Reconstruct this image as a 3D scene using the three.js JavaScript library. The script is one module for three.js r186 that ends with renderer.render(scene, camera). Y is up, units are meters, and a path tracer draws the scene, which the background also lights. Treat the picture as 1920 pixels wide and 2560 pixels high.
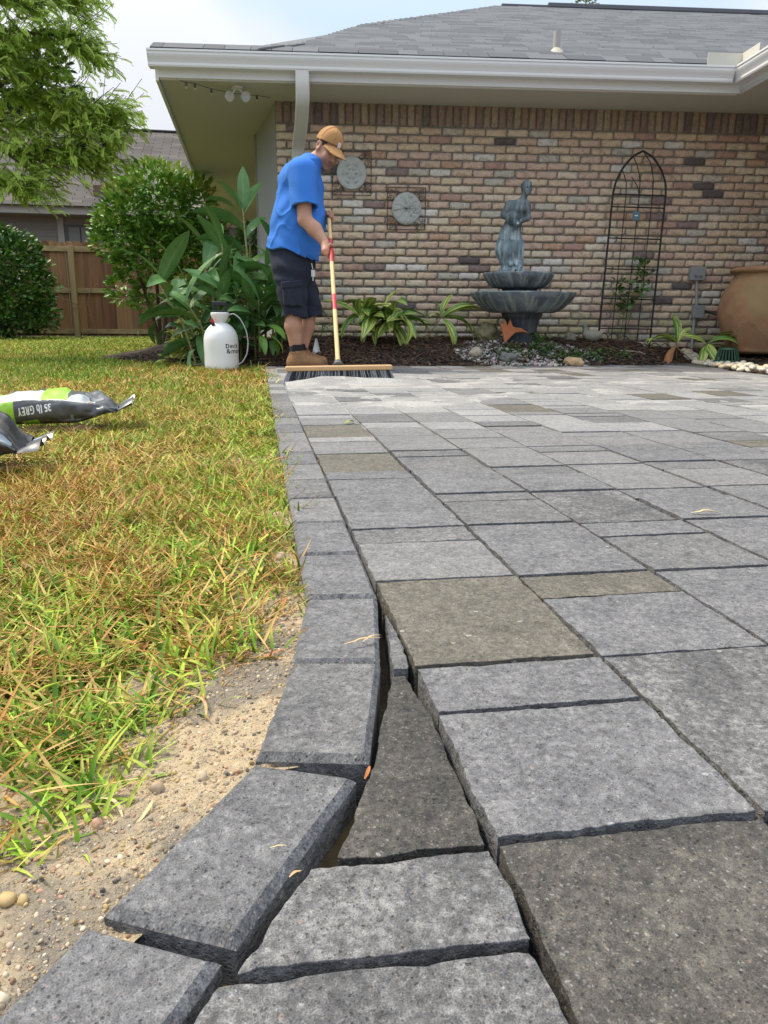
import * as THREE from 'three';
import { mergeGeometries, toCreasedNormals } from 'three/addons/utils/BufferGeometryUtils.js';
import { RoundedBoxGeometry } from 'three/addons/geometries/RoundedBoxGeometry.js';

// ------------------------------------------------------------------ camera, sky, sun, exposure
const scene = new THREE.Scene();
const camera = new THREE.PerspectiveCamera(67.3, 0.75, 0.02, 400);
camera.position.set(0, 0.35, 0);
camera.rotation.order = 'YXZ';
camera.rotation.set(-0.24485, -0.166, 0.00746);
const renderer = new THREE.WebGLRenderer({ antialias: true });
renderer.toneMapping = THREE.LinearToneMapping;
renderer.toneMappingExposure = 1.16;
renderer.shadowMap.enabled = true;

const SUN_DIR = new THREE.Vector3(-0.55, 1, -0.32).normalize();
const sun = new THREE.DirectionalLight(0xffefd2, 3.6);
sun.position.copy(SUN_DIR).multiplyScalar(30);
sun.castShadow = true;
sun.shadow.radius = 22;
sun.shadow.mapSize.set(2048, 2048);
Object.assign(sun.shadow.camera, { left: -14, right: 14, top: 14, bottom: -14, near: 1, far: 70 });
scene.add(sun, sun.target);

// ------------------------------------------------------------------ helpers
const PI = Math.PI, TAU = PI * 2;
const clamp = (x, a = 0, b = 1) => Math.min(b, Math.max(a, x));
const lerp = (a, b, t) => a + (b - a) * t;
const sst = (a, b, x) => { const t = clamp((x - a) / (b - a)); return t * t * (3 - 2 * t); };
function RNG(seed) { let s = seed >>> 0; return () => { s = (s + 0x6d2b79f5) | 0; let t = Math.imul(s ^ (s >>> 15), 1 | s); t = (t + Math.imul(t ^ (t >>> 7), 61 | t)) ^ t; return ((t ^ (t >>> 14)) >>> 0) / 4294967296; }; }
const hash3 = (x, y, z) => { let h = Math.imul(x, 374761393) ^ Math.imul(y, 668265263) ^ Math.imul(z, 2147483647 ^ 0x5bd1e995); h = Math.imul(h ^ (h >>> 13), 1274126177); return ((h ^ (h >>> 16)) >>> 0) / 4294967296; };
const fade = (t) => t * t * (3 - 2 * t);
// value noise 0..1, with an optional period in lattice cells for x and y
function vn(x, y, z = 0, per = 0) {
  const xi = Math.floor(x), yi = Math.floor(y), zi = Math.floor(z), xf = fade(x - xi), yf = fade(y - yi), zf = fade(z - zi);
  const m = per ? (v) => ((v % per) + per) % per : (v) => v;
  const x0 = m(xi), x1 = m(xi + 1), y0 = m(yi), y1 = m(yi + 1);
  const a = lerp(lerp(hash3(x0, y0, zi), hash3(x1, y0, zi), xf), lerp(hash3(x0, y1, zi), hash3(x1, y1, zi), xf), yf);
  if (zf === 0) return a;
  const b = lerp(lerp(hash3(x0, y0, zi + 1), hash3(x1, y0, zi + 1), xf), lerp(hash3(x0, y1, zi + 1), hash3(x1, y1, zi + 1), xf), yf);
  return lerp(a, b, zf);
}
function fbm(x, y, z = 0, oct = 4, per = 0) { let s = 0, a = 0.5, n = 0; for (let i = 0; i < oct; i++) { s += a * vn(x, y, z + i * 17, per); n += a; a *= 0.5; x *= 2; y *= 2; per *= 2; } return s / n; }
// a texture from a function of (u, v) in 0..1 that returns linear [r, g, b]
const toS = (c) => { c = clamp(c); return 255 * (c <= 0.0031308 ? 12.92 * c : 1.055 * Math.pow(c, 1 / 2.4) - 0.055); };
function finish(t, rep, color) { t.wrapS = t.wrapT = THREE.RepeatWrapping; t.magFilter = THREE.LinearFilter; t.minFilter = THREE.LinearMipmapLinearFilter; t.generateMipmaps = true; t.anisotropy = 8; if (color) t.colorSpace = THREE.SRGBColorSpace; t.repeat.set(rep, rep); t.needsUpdate = true; return t; }
function texC(w, h, f, rep = 1) {
  const d = new Uint8Array(w * h * 4);
  for (let j = 0, o = 0; j < h; j++) for (let i = 0; i < w; i++, o += 4) { const c = f((i + 0.5) / w, (j + 0.5) / h, i, j); d[o] = toS(c[0]); d[o + 1] = toS(c[1]); d[o + 2] = toS(c[2]); d[o + 3] = 255; }
  return finish(new THREE.DataTexture(d, w, h), rep, true);
}
function texG(w, h, f, rep = 1) {
  const d = new Uint8Array(w * h * 4);
  for (let j = 0, o = 0; j < h; j++) for (let i = 0; i < w; i++, o += 4) { const c = clamp(f((i + 0.5) / w, (j + 0.5) / h, i, j)) * 255; d[o] = d[o + 1] = d[o + 2] = c; d[o + 3] = 255; }
  return finish(new THREE.DataTexture(d, w, h), rep, false);
}
function canvasTex(w, h, draw) {
  const c = document.createElement('canvas'); c.width = w; c.height = h; draw(c.getContext('2d'), w, h);
  const t = new THREE.CanvasTexture(c); t.colorSpace = THREE.SRGBColorSpace; t.anisotropy = 8; t.wrapS = t.wrapT = THREE.ClampToEdgeWrapping; t.magFilter = THREE.LinearFilter; return t;
}
const rgb = (r, g, b) => new THREE.Color().setRGB(r, g, b);
const mat = (c, o = {}) => new THREE.MeshStandardMaterial({ color: Array.isArray(c) ? rgb(...c) : c, roughness: 0.9, ...o });
const leafMat = (c, o = {}) => new THREE.MeshPhysicalMaterial({ color: Array.isArray(c) ? rgb(...c) : c, roughness: 0.55, transmission: 0.25, thickness: 0, side: THREE.DoubleSide, specularIntensity: 0.6, ...o });

const used = {};
function numbered(name) { const n = used[name] = (used[name] ?? -1) + 1; return n ? name + '_' + String(n).padStart(3, '0') : name; }
function tag(o, label, category, group, kind) { if (label) o.userData.label = label; if (category) o.userData.category = category; if (group) o.userData.group = group; if (kind) o.userData.kind = kind; return o; }
function thing(name, label, category, pos = [0, 0, 0], ry = 0, group) { const o = new THREE.Group(); o.name = numbered(name); o.position.set(...pos); o.rotation.y = ry; scene.add(o); return tag(o, label, category, group); }
function structure(name, parent = scene) { const o = new THREE.Group(); o.name = numbered(name); parent.add(o); o.userData.kind = 'structure'; return o; }
const partCount = new WeakMap();
function part(name, geo, m, parent) {
  const o = new THREE.Mesh(Array.isArray(geo) ? merged(geo) : geo, m);
  const c = partCount.get(parent) ?? {}; partCount.set(parent, c);
  const n = c[name] = (c[name] ?? -1) + 1;
  o.name = n ? name + '_' + String(n).padStart(3, '0') : name;
  o.castShadow = o.receiveShadow = true; parent.add(o); return o;
}
function solo(name, geo, m, label, category, group, kind) { const o = new THREE.Mesh(Array.isArray(geo) ? merged(geo) : geo, m); o.name = numbered(name); o.castShadow = o.receiveShadow = true; scene.add(o); return tag(o, label, category, group, kind); }
function instances(name, geo, m, mats, colors, parent, kind) {
  const o = new THREE.InstancedMesh(geo, m, mats.length); mats.forEach((x, i) => o.setMatrixAt(i, x)); if (colors) colors.forEach((c, i) => o.setColorAt(i, c));
  o.name = numbered(name); o.castShadow = o.receiveShadow = true; if (kind) o.userData.kind = kind; parent.add(o); return o;
}
function merged(list) {
  const keys = list.some((g) => !g.attributes.color) ? ['position', 'normal', 'uv'] : ['position', 'normal', 'uv', 'color'];
  const l = list.map((g) => {
    const n = g.index ? g.toNonIndexed() : g.clone();
    if (!n.attributes.uv) n.setAttribute('uv', new THREE.BufferAttribute(new Float32Array(n.attributes.position.count * 2), 2));
    if (!n.attributes.normal) n.computeVertexNormals();
    for (const k of Object.keys(n.attributes)) if (!keys.includes(k)) n.deleteAttribute(k);
    return n;
  });
  return mergeGeometries(l);
}
class Build {   // collects vertices and faces, smooth normals at the end
  constructor() { this.p = []; this.u = []; this.c = []; this.i = []; }
  v(x, y, z, u = 0, w = 0, c) { this.p.push(x, y, z); this.u.push(u, w); if (c) this.c.push(...c); return this.p.length / 3 - 1; }
  t(a, b, c) { this.i.push(a, b, c); }
  q(a, b, c, d) { this.i.push(a, b, c, a, c, d); }
  done() {
    const g = new THREE.BufferGeometry();
    g.setAttribute('position', new THREE.Float32BufferAttribute(this.p, 3)); g.setAttribute('uv', new THREE.Float32BufferAttribute(this.u, 2));
    if (this.c.length) g.setAttribute('color', new THREE.Float32BufferAttribute(this.c, 3));
    g.setIndex(this.i); g.computeVertexNormals(); return g;
  }
}
function grid(nu, nv, f, colorOf) {   // f(u, v) -> [x, y, z, uvx, uvy]
  const b = new Build();
  for (let j = 0; j <= nv; j++) for (let i = 0; i <= nu; i++) { const q = f(i / nu, j / nv); b.v(q[0], q[1], q[2], q[3] ?? i / nu, q[4] ?? j / nv, colorOf && colorOf(i / nu, j / nv, q)); }
  for (let j = 0; j < nv; j++) for (let i = 0; i < nu; i++) { const a = j * (nu + 1) + i; b.q(a, a + 1, a + nu + 2, a + nu + 1); }
  return b.done();
}
const V = (x, y, z) => new THREE.Vector3(x, y, z);
function tube(pts, r, seg = 8, n) { const c = new THREE.CatmullRomCurve3(pts.map((p) => V(...p)), false, 'catmullrom', 0.3); return new THREE.TubeGeometry(c, n ?? Math.max(2, pts.length * 4), r, seg, false); }
function taper(pts, r0, r1, seg = 6, n) {   // a tube whose radius runs from r0 to r1
  const c = new THREE.CatmullRomCurve3(pts.map((p) => V(...p))), N = n ?? pts.length * 4, fr = c.computeFrenetFrames(N), b = new Build();
  for (let j = 0; j <= N; j++) { const p = c.getPoint(j / N), r = lerp(r0, r1, j / N); for (let i = 0; i <= seg; i++) { const a = i / seg * TAU, q = p.clone().addScaledVector(fr.normals[j], Math.cos(a) * r).addScaledVector(fr.binormals[j], Math.sin(a) * r); b.v(q.x, q.y, q.z, i / seg, j / N * 4); } }
  for (let j = 0; j < N; j++) for (let i = 0; i < seg; i++) { const a = j * (seg + 1) + i; b.q(a, a + 1, a + seg + 2, a + seg + 1); }
  return b.done();
}
const bar = (a, b, r, seg = 6) => { const d = V(...b).sub(V(...a)), g = new THREE.CylinderGeometry(r, r, d.length(), seg); g.translate(0, d.length() / 2, 0); g.applyQuaternion(new THREE.Quaternion().setFromUnitVectors(V(0, 1, 0), d.normalize())); g.translate(...a); return g; };
const box = (x0, x1, y0, y1, z0, z1, bev = 0) => { const g = bev ? new RoundedBoxGeometry(x1 - x0, y1 - y0, z1 - z0, 2, bev) : new THREE.BoxGeometry(x1 - x0, y1 - y0, z1 - z0); g.translate((x0 + x1) / 2, (y0 + y1) / 2, (z0 + z1) / 2); return g; };
const ball = (x, y, z, rx, ry = rx, rz = rx, d = 14) => { const g = new THREE.SphereGeometry(1, d, Math.ceil(d * 0.7)); g.scale(rx, ry, rz); g.translate(x, y, z); return g; };
function rough(geo, amp, freq, seed = 0) {  // pushes a closed shape in and out along its normals
  const g = geo.index ? geo : geo, p = g.attributes.position, n = g.attributes.normal, q = V(0, 0, 0);
  for (let i = 0; i < p.count; i++) { q.fromBufferAttribute(p, i); const d = (vn(q.x * freq + seed, q.y * freq + seed * 3, q.z * freq + 7) + 0.5 * vn(q.x * freq * 2.3, q.y * freq * 2.3 + seed, q.z * freq * 2.3) - 0.75) * amp; p.setXYZ(i, q.x + n.getX(i) * d, q.y + n.getY(i) * d, q.z + n.getZ(i) * d); }
  g.computeVertexNormals(); return g;
}
// surface nets: the zero surface of a signed distance f, as an indexed smooth mesh
function nets(f, lo, hi, h, colorOf) {
  const n = [0, 1, 2].map((k) => Math.ceil((hi[k] - lo[k]) / h) + 1), [nx, ny, nz] = n, F = new Float32Array(nx * ny * nz), at = (i, j, k) => i + nx * (j + ny * k);
  for (let k = 0; k < nz; k++) for (let j = 0; j < ny; j++) for (let i = 0; i < nx; i++) F[at(i, j, k)] = f(lo[0] + i * h, lo[1] + j * h, lo[2] + k * h);
  const id = new Int32Array(nx * ny * nz).fill(-1), b = new Build(), nor = [];
  const grad = (x, y, z) => { const e = h * 0.4, g = V(f(x + e, y, z) - f(x - e, y, z), f(x, y + e, z) - f(x, y - e, z), f(x, y, z + e) - f(x, y, z - e)); return g.lengthSq() > 0 ? g.normalize() : V(0, 1, 0); };
  for (let k = 0; k < nz - 1; k++) for (let j = 0; j < ny - 1; j++) for (let i = 0; i < nx - 1; i++) {
    const c = []; let neg = 0;
    for (let q = 0; q < 8; q++) { const d = F[at(i + (q & 1), j + ((q >> 1) & 1), k + (q >> 2))]; c.push(d); if (d < 0) neg++; }
    if (neg === 0 || neg === 8) continue;
    let sx = 0, sy = 0, sz = 0, m = 0;
    for (const [a, e] of [[0, 1], [2, 3], [4, 5], [6, 7], [0, 2], [1, 3], [4, 6], [5, 7], [0, 4], [1, 5], [2, 6], [3, 7]]) if ((c[a] < 0) !== (c[e] < 0)) { const t = c[a] / (c[a] - c[e]); sx += lerp(a & 1, e & 1, t); sy += lerp((a >> 1) & 1, (e >> 1) & 1, t); sz += lerp(a >> 2, e >> 2, t); m++; }
    let x = lo[0] + (i + sx / m) * h, y = lo[1] + (j + sy / m) * h, z = lo[2] + (k + sz / m) * h;
    let g = grad(x, y, z); const d = clamp(f(x, y, z), -h, h) * 0.8; x -= g.x * d; y -= g.y * d; z -= g.z * d; g = grad(x, y, z);
    id[at(i, j, k)] = b.v(x, y, z, x * 2 + z, y * 2, colorOf && colorOf(x, y, z)); nor.push(g.x, g.y, g.z);
  }
  for (let k = 1; k < nz - 1; k++) for (let j = 1; j < ny - 1; j++) for (let i = 1; i < nx - 1; i++) {
    const s = F[at(i, j, k)] < 0, put = (a, c, d, e) => { if (a < 0 || c < 0 || d < 0 || e < 0) return; if (s) b.q(a, c, d, e); else b.q(a, e, d, c); };
    if (s !== (F[at(i + 1, j, k)] < 0)) put(id[at(i, j - 1, k - 1)], id[at(i, j, k - 1)], id[at(i, j, k)], id[at(i, j - 1, k)]);
    if (s !== (F[at(i, j + 1, k)] < 0)) put(id[at(i - 1, j, k - 1)], id[at(i - 1, j, k)], id[at(i, j, k)], id[at(i, j, k - 1)]);
    if (s !== (F[at(i, j, k + 1)] < 0)) put(id[at(i - 1, j - 1, k)], id[at(i, j - 1, k)], id[at(i, j, k)], id[at(i - 1, j, k)]);
  }
  const g = b.done(); g.setAttribute('normal', new THREE.Float32BufferAttribute(nor, 3)); return g;
}
const smin = (a, b, k) => { const h = clamp(0.5 + 0.5 * (b - a) / k); return lerp(b, a, h) - k * h * (1 - h); };
const smax = (a, b, k) => -smin(-a, -b, k);
function cap(x, y, z, a, b, ra, rb) {  // tapered capsule
  const px = x - a[0], py = y - a[1], pz = z - a[2], dx = b[0] - a[0], dy = b[1] - a[1], dz = b[2] - a[2];
  const t = clamp((px * dx + py * dy + pz * dz) / (dx * dx + dy * dy + dz * dz));
  return Math.hypot(px - dx * t, py - dy * t, pz - dz * t) - lerp(ra, rb, t);
}
const ell = (x, y, z, c, r) => { const a = (x - c[0]) / r[0], b = (y - c[1]) / r[1], d = (z - c[2]) / r[2], k = Math.hypot(a, b, d); return (k - 1) * Math.min(r[0], r[1], r[2]); };

// the house stands a little turned against the pavers: s runs along its front wall, n towards the patio
const HA = 5.6 * PI / 180, HZ = -7.38;
const hs = (s, n) => [s * Math.cos(HA) - n * Math.sin(HA), HZ + s * Math.sin(HA) + n * Math.cos(HA)];
const hpos = (s, y, n) => { const [x, z] = hs(s, n); return [x, y, z]; };

// ------------------------------------------------------------------ sky: bright broken overcast
{
  const W = 1024, H = 512, d = new Float32Array(W * H * 4);
  for (let j = 0; j < H; j++) for (let i = 0; i < W; i++) {
    const ph = ((i + 0.5) / W - 0.5) * TAU, th = ((j + 0.5) / H - 0.5) * PI, y = Math.sin(th), x = Math.cos(th) * Math.cos(ph), z = Math.cos(th) * Math.sin(ph);
    const k = 1 / (Math.max(y, 0) + 0.35), c = fbm(x * k * 1.6 + 4.3, z * k * 1.6 + 9.1, 0, 5), cl = sst(0.36, 0.60, c);
    const up = clamp(y), lum = 0.72 + 1.12 * Math.pow(up, 1.25), sg = Math.pow(clamp(x * SUN_DIR.x + y * SUN_DIR.y + z * SUN_DIR.z), 6) * 0.5;
    const wob = 0.94 + 0.12 * fbm(x * k * 3 + 1, z * k * 3, 3, 4), o = (j * W + i) * 4;
    const blue = [0.62, 0.76, 0.96], grey = [0.84, 0.865, 0.92];
    for (let q = 0; q < 3; q++) d[o + q] = y > -0.02 ? lerp(blue[q], grey[q] * wob, cl) * lum + sg : [0.12, 0.13, 0.08][q];
    d[o + 3] = 1;
  }
  const t = new THREE.DataTexture(d, W, H, THREE.RGBAFormat, THREE.FloatType);
  t.mapping = THREE.EquirectangularReflectionMapping; t.magFilter = t.minFilter = THREE.LinearFilter; t.wrapS = THREE.RepeatWrapping; t.needsUpdate = true;
  scene.background = t; scene.environment = t;
}

// ------------------------------------------------------------------ concrete, sand and soil surfaces
const SP = (() => {   // speck fields: a list of little stones on a periodic square, drawn into a tone buffer
  return (N, count, r0, r1, seed) => {
    const a = new Float32Array(N * N), id = new Uint8Array(N * N), r = RNG(seed);
    for (let k = 0; k < count; k++) {
      const cx = r() * N, cy = r() * N, rad = r0 + (r1 - r0) * Math.pow(r(), 3), e = 0.6 + r() * 0.8, th = r() * PI, v = r(), R = Math.ceil(rad * 1.6), cs = Math.cos(th), sn = Math.sin(th), kind = 1 + Math.floor(r() * 250);
      for (let j = -R; j <= R; j++) for (let i = -R; i <= R; i++) { const u = (i * cs + j * sn) / (rad * e), w = (-i * sn + j * cs) / (rad / e), d = u * u + w * w; if (d < 1) { const o = ((Math.floor(cx + i) + N) % N) + N * ((Math.floor(cy + j) + N) % N); a[o] = (0.6 + 0.4 * v) * Math.min(1, (1 - d) * 2.5); id[o] = kind; } }
    }
    return { a, id };
  };
})();
const TN = 1024;
const specks = SP(TN, 26000, 0.5, 2.1, 11), pits = SP(TN, 16000, 0.5, 1.7, 12), stones = SP(TN, 40, 2, 5.5, 13);
const speckTone = [[0.52, 0.50, 0.47], [0.44, 0.37, 0.29], [0.40, 0.29, 0.23], [0.55, 0.55, 0.56], [0.36, 0.36, 0.37]];
const grain = new Float32Array(TN * TN); { const r = RNG(5); for (let i = 0; i < TN * TN; i++) grain[i] = r() + r() - 1; }
function concrete(dark, mid, light, bias, seed, streak, soft = 0.37) {
  return texC(TN, TN, (u, v, i, j) => {
    const o = i + TN * j;
    const w = fbm(u * 6 + seed, v * 6, seed, 3, 6) * 1.0;
    let m = fbm(u * 5 + w, v * 5 * streak + w, seed, 4, 0) * soft + (fbm(u * 20, v * 30 * streak, seed + 3, 3, 0) * 0.45 + fbm(u * 60, v * 60, seed + 4, 3, 60) * 0.55) * (1 - soft);
    // the sheet repeats: blend towards the far side near the seam
    m = clamp((m - 0.5) * (0.35 + 1.9 * soft) + 0.5 + bias + (fbm(u * 150, v * 150, seed + 7, 3, 150) - 0.5) * 0.75 + (fbm(u * 52, v * 52, seed + 8, 2, 52) - 0.5) * 0.3 + grain[o] * 0.2);
    const fine = 0.72 + 0.56 * fbm(u * 110, v * 110, seed, 3, 110) + grain[o] * 0.38;
    let c = m < 0.5 ? [0, 1, 2].map((k) => lerp(dark[k], mid[k], m * 2)) : [0, 1, 2].map((k) => lerp(mid[k], light[k], m * 2 - 1));
    c = c.map((x) => x * fine);
    const s = specks.a[o]; if (s > 0) { const t = speckTone[specks.id[o] % 5], k = s * (0.14 + 0.3 * m); c = c.map((x, q) => lerp(x, t[q], k)); }
    const st = stones.a[o]; if (st > 0) { const t = speckTone[stones.id[o] % 4], k = Math.min(1, st * 1.3) * 0.45; c = c.map((x, q) => lerp(x, t[q] * 0.9, k)); }
    if (pits.a[o] > 0.2) c = c.map((x) => x * (1 - 0.6 * pits.a[o]));
    return c;
  }, 1 / 0.6);
}
const concreteBump = texG(TN, TN, (u, v, i, j) => { const o = i + TN * j; return 0.45 + grain[o] * 0.12 + (fbm(u * 120, v * 120, 1, 2, 120) - 0.5) * 0.5 + specks.a[o] * 0.13 - pits.a[o] * 0.35 + stones.a[o] * 0.12; }, 1 / 0.6);
const cmat = (map) => new THREE.MeshStandardMaterial({ map, bumpMap: concreteBump, bumpScale: 0.0036, roughness: 0.88 });
const PAVE = {
  grey: cmat(concrete([0.060, 0.061, 0.066], [0.126, 0.127, 0.134], [0.205, 0.205, 0.21], 0.06, 2, 1.8)),
  blotch: cmat(concrete([0.045, 0.046, 0.049], [0.105, 0.105, 0.108], [0.235, 0.234, 0.231], -0.02, 31, 1.0, 0.52)),
  tan: cmat(concrete([0.060, 0.056, 0.047], [0.112, 0.103, 0.083], [0.175, 0.162, 0.133], 0.02, 57, 1.4)),
  dark: cmat(concrete([0.022, 0.0215, 0.0215], [0.062, 0.058, 0.052], [0.125, 0.116, 0.098], -0.02, 83, 1.0, 0.48)),
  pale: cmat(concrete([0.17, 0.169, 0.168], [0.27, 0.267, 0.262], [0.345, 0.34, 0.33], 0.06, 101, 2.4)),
  charcoal: cmat(concrete([0.072, 0.073, 0.078], [0.134, 0.135, 0.141], [0.22, 0.22, 0.223], -0.04, 77, 1.0)),
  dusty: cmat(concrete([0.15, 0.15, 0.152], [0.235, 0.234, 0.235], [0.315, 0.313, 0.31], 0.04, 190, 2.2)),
  soft: cmat(concrete([0.10, 0.10, 0.101], [0.165, 0.164, 0.165], [0.235, 0.233, 0.23], 0.04, 230, 2.0)),
  stone: cmat(concrete([0.060, 0.062, 0.067], [0.118, 0.119, 0.123], [0.20, 0.199, 0.197], 0.04, 140, 1.4)),
};

// a slab from a plan outline [[x, z] ...]: broken arrises, sides down to -thick, a faintly uneven top
function slab(poly, o) {
  const { top = 0, thick = 0.056, seg = 0.01, chip = 0.0014, bevel = 0.0026, seed = 1, uneven = 0.0012, tiltX = 0, tiltZ = 0 } = o;
  const pts = [];
  let area = 0; for (let i = 0; i < poly.length; i++) { const a = poly[i], b = poly[(i + 1) % poly.length]; area += a[0] * b[1] - b[0] * a[1]; }
  const P = area > 0 ? poly : poly.slice().reverse();
  for (let i = 0; i < P.length; i++) { const a = P[i], b = P[(i + 1) % P.length], L = Math.hypot(b[0] - a[0], b[1] - a[1]), n = Math.max(1, Math.round(L / seg)); for (let k = 0; k < n; k++) pts.push([lerp(a[0], b[0], k / n), lerp(a[1], b[1], k / n)]); }
  const N = pts.length, cx = pts.reduce((s, p) => s + p[0], 0) / N, cz = pts.reduce((s, p) => s + p[1], 0) / N, M = P.length;
  const en = P.map((p, i) => { const q = P[(i + 1) % M], dx = q[0] - p[0], dz = q[1] - p[1], L = Math.hypot(dx, dz) || 1; return [-dz / L, dx / L]; });   // inward normal of each edge
  const mitred = (d) => P.map((p, i) => { const m = en[(i + M - 1) % M], n = en[i], k = 1 + m[0] * n[0] + m[1] * n[1], f = d / Math.max(k, 0.45); return [p[0] + (m[0] + n[0]) * f, p[1] + (m[1] + n[1]) * f]; });
  const smooth = (d) => { const Q = mitred(d), out = []; let m = 0; for (let i = 0; i < M; i++) { const a = P[i], q = P[(i + 1) % M], n = Math.max(1, Math.round(Math.hypot(q[0] - a[0], q[1] - a[1]) / seg)), A = Q[i], B = Q[(i + 1) % M]; for (let k = 0; k < n; k++) out.push([lerp(A[0], B[0], k / n), lerp(A[1], B[1], k / n), i]); } return out; };
  const base = smooth(0);
  const inset = (d) => smooth(d).map((p, i) => { const q = base[i], e = en[q[2]], w = chip * (2.4 * vn(q[0] * 38 + seed, q[1] * 38, seed) + 1.4 * vn(q[0] * 130, q[1] * 130 + seed, seed) - 1.6); return [p[0] + e[0] * w, p[1] + e[1] * w]; });
  const b = new Build(), off = [seed * 0.371 % 1, seed * 0.713 % 1];
  const hgt = (x, z) => top + (x - cx) * tiltX + (z - cz) * tiltZ;
  const ring = (l, y, uvo = 0) => l.map((p) => b.v(p[0], y(p[0], p[1]), p[1], p[0] + off[0] + uvo, p[1] + off[1] + uvo));
  const sideTop = inset(0.0008), topY = (x, z) => hgt(x, z) - bevel - chip * 0.6 * vn(x * 60, z * 60, seed); let run = 0;
  const S0 = [], S1 = [], S2 = []; for (let i = 0; i <= N; i++) { const p = sideTop[i % N], q = sideTop[(i + 1) % N]; S0.push(b.v(p[0], -thick, p[1], run, 0.06 + off[1])); S1.push(b.v(p[0], topY(p[0], p[1]) - 0.012, p[1], run, 0.012 + off[1])); S2.push(b.v(p[0], topY(p[0], p[1]), p[1], run, off[1])); run += Math.hypot(q[0] - p[0], q[1] - p[1]); }
  for (let i = 0; i < N; i++) { b.q(S0[i], S1[i], S1[i + 1], S0[i + 1]); b.q(S1[i], S2[i], S2[i + 1], S1[i + 1]); }
  const R = [
    ring(sideTop, topY), ring(inset(bevel * (o.crease ? 0.5 : 0.35)), (x, z) => hgt(x, z) - bevel * (o.crease ? 0.5 : 0.35)), ring(inset(bevel), (x, z) => hgt(x, z)),
  ];
  const un = (x, z) => hgt(x, z) + uneven * (2 * vn(x * 28 + seed, z * 28) + vn(x * 70, z * 70 + seed) - 1.5);
  const inner = smooth(bevel + 0.001), steps = seg < 0.012 ? [0.86, 0.66, 0.42, 0.18] : [0.7, 0.3];
  for (const s of steps) R.push(ring(inner.map((p) => [lerp(cx, p[0], s), lerp(cz, p[1], s)]), un));
  for (let k = 0; k + 1 < R.length; k++) for (let i = 0; i < N; i++) { const j = (i + 1) % N; b.q(R[k][i], R[k + 1][i], R[k + 1][j], R[k][j]); }
  const c = b.v(cx, un(cx, cz), cz, cx + off[0], cz + off[1]), L = R[R.length - 1];
  for (let i = 0; i < N; i++) b.t(L[i], c, L[(i + 1) % N]);
  return o.crease ? toCreasedNormals(b.done(), o.crease) : b.done();
}
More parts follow.
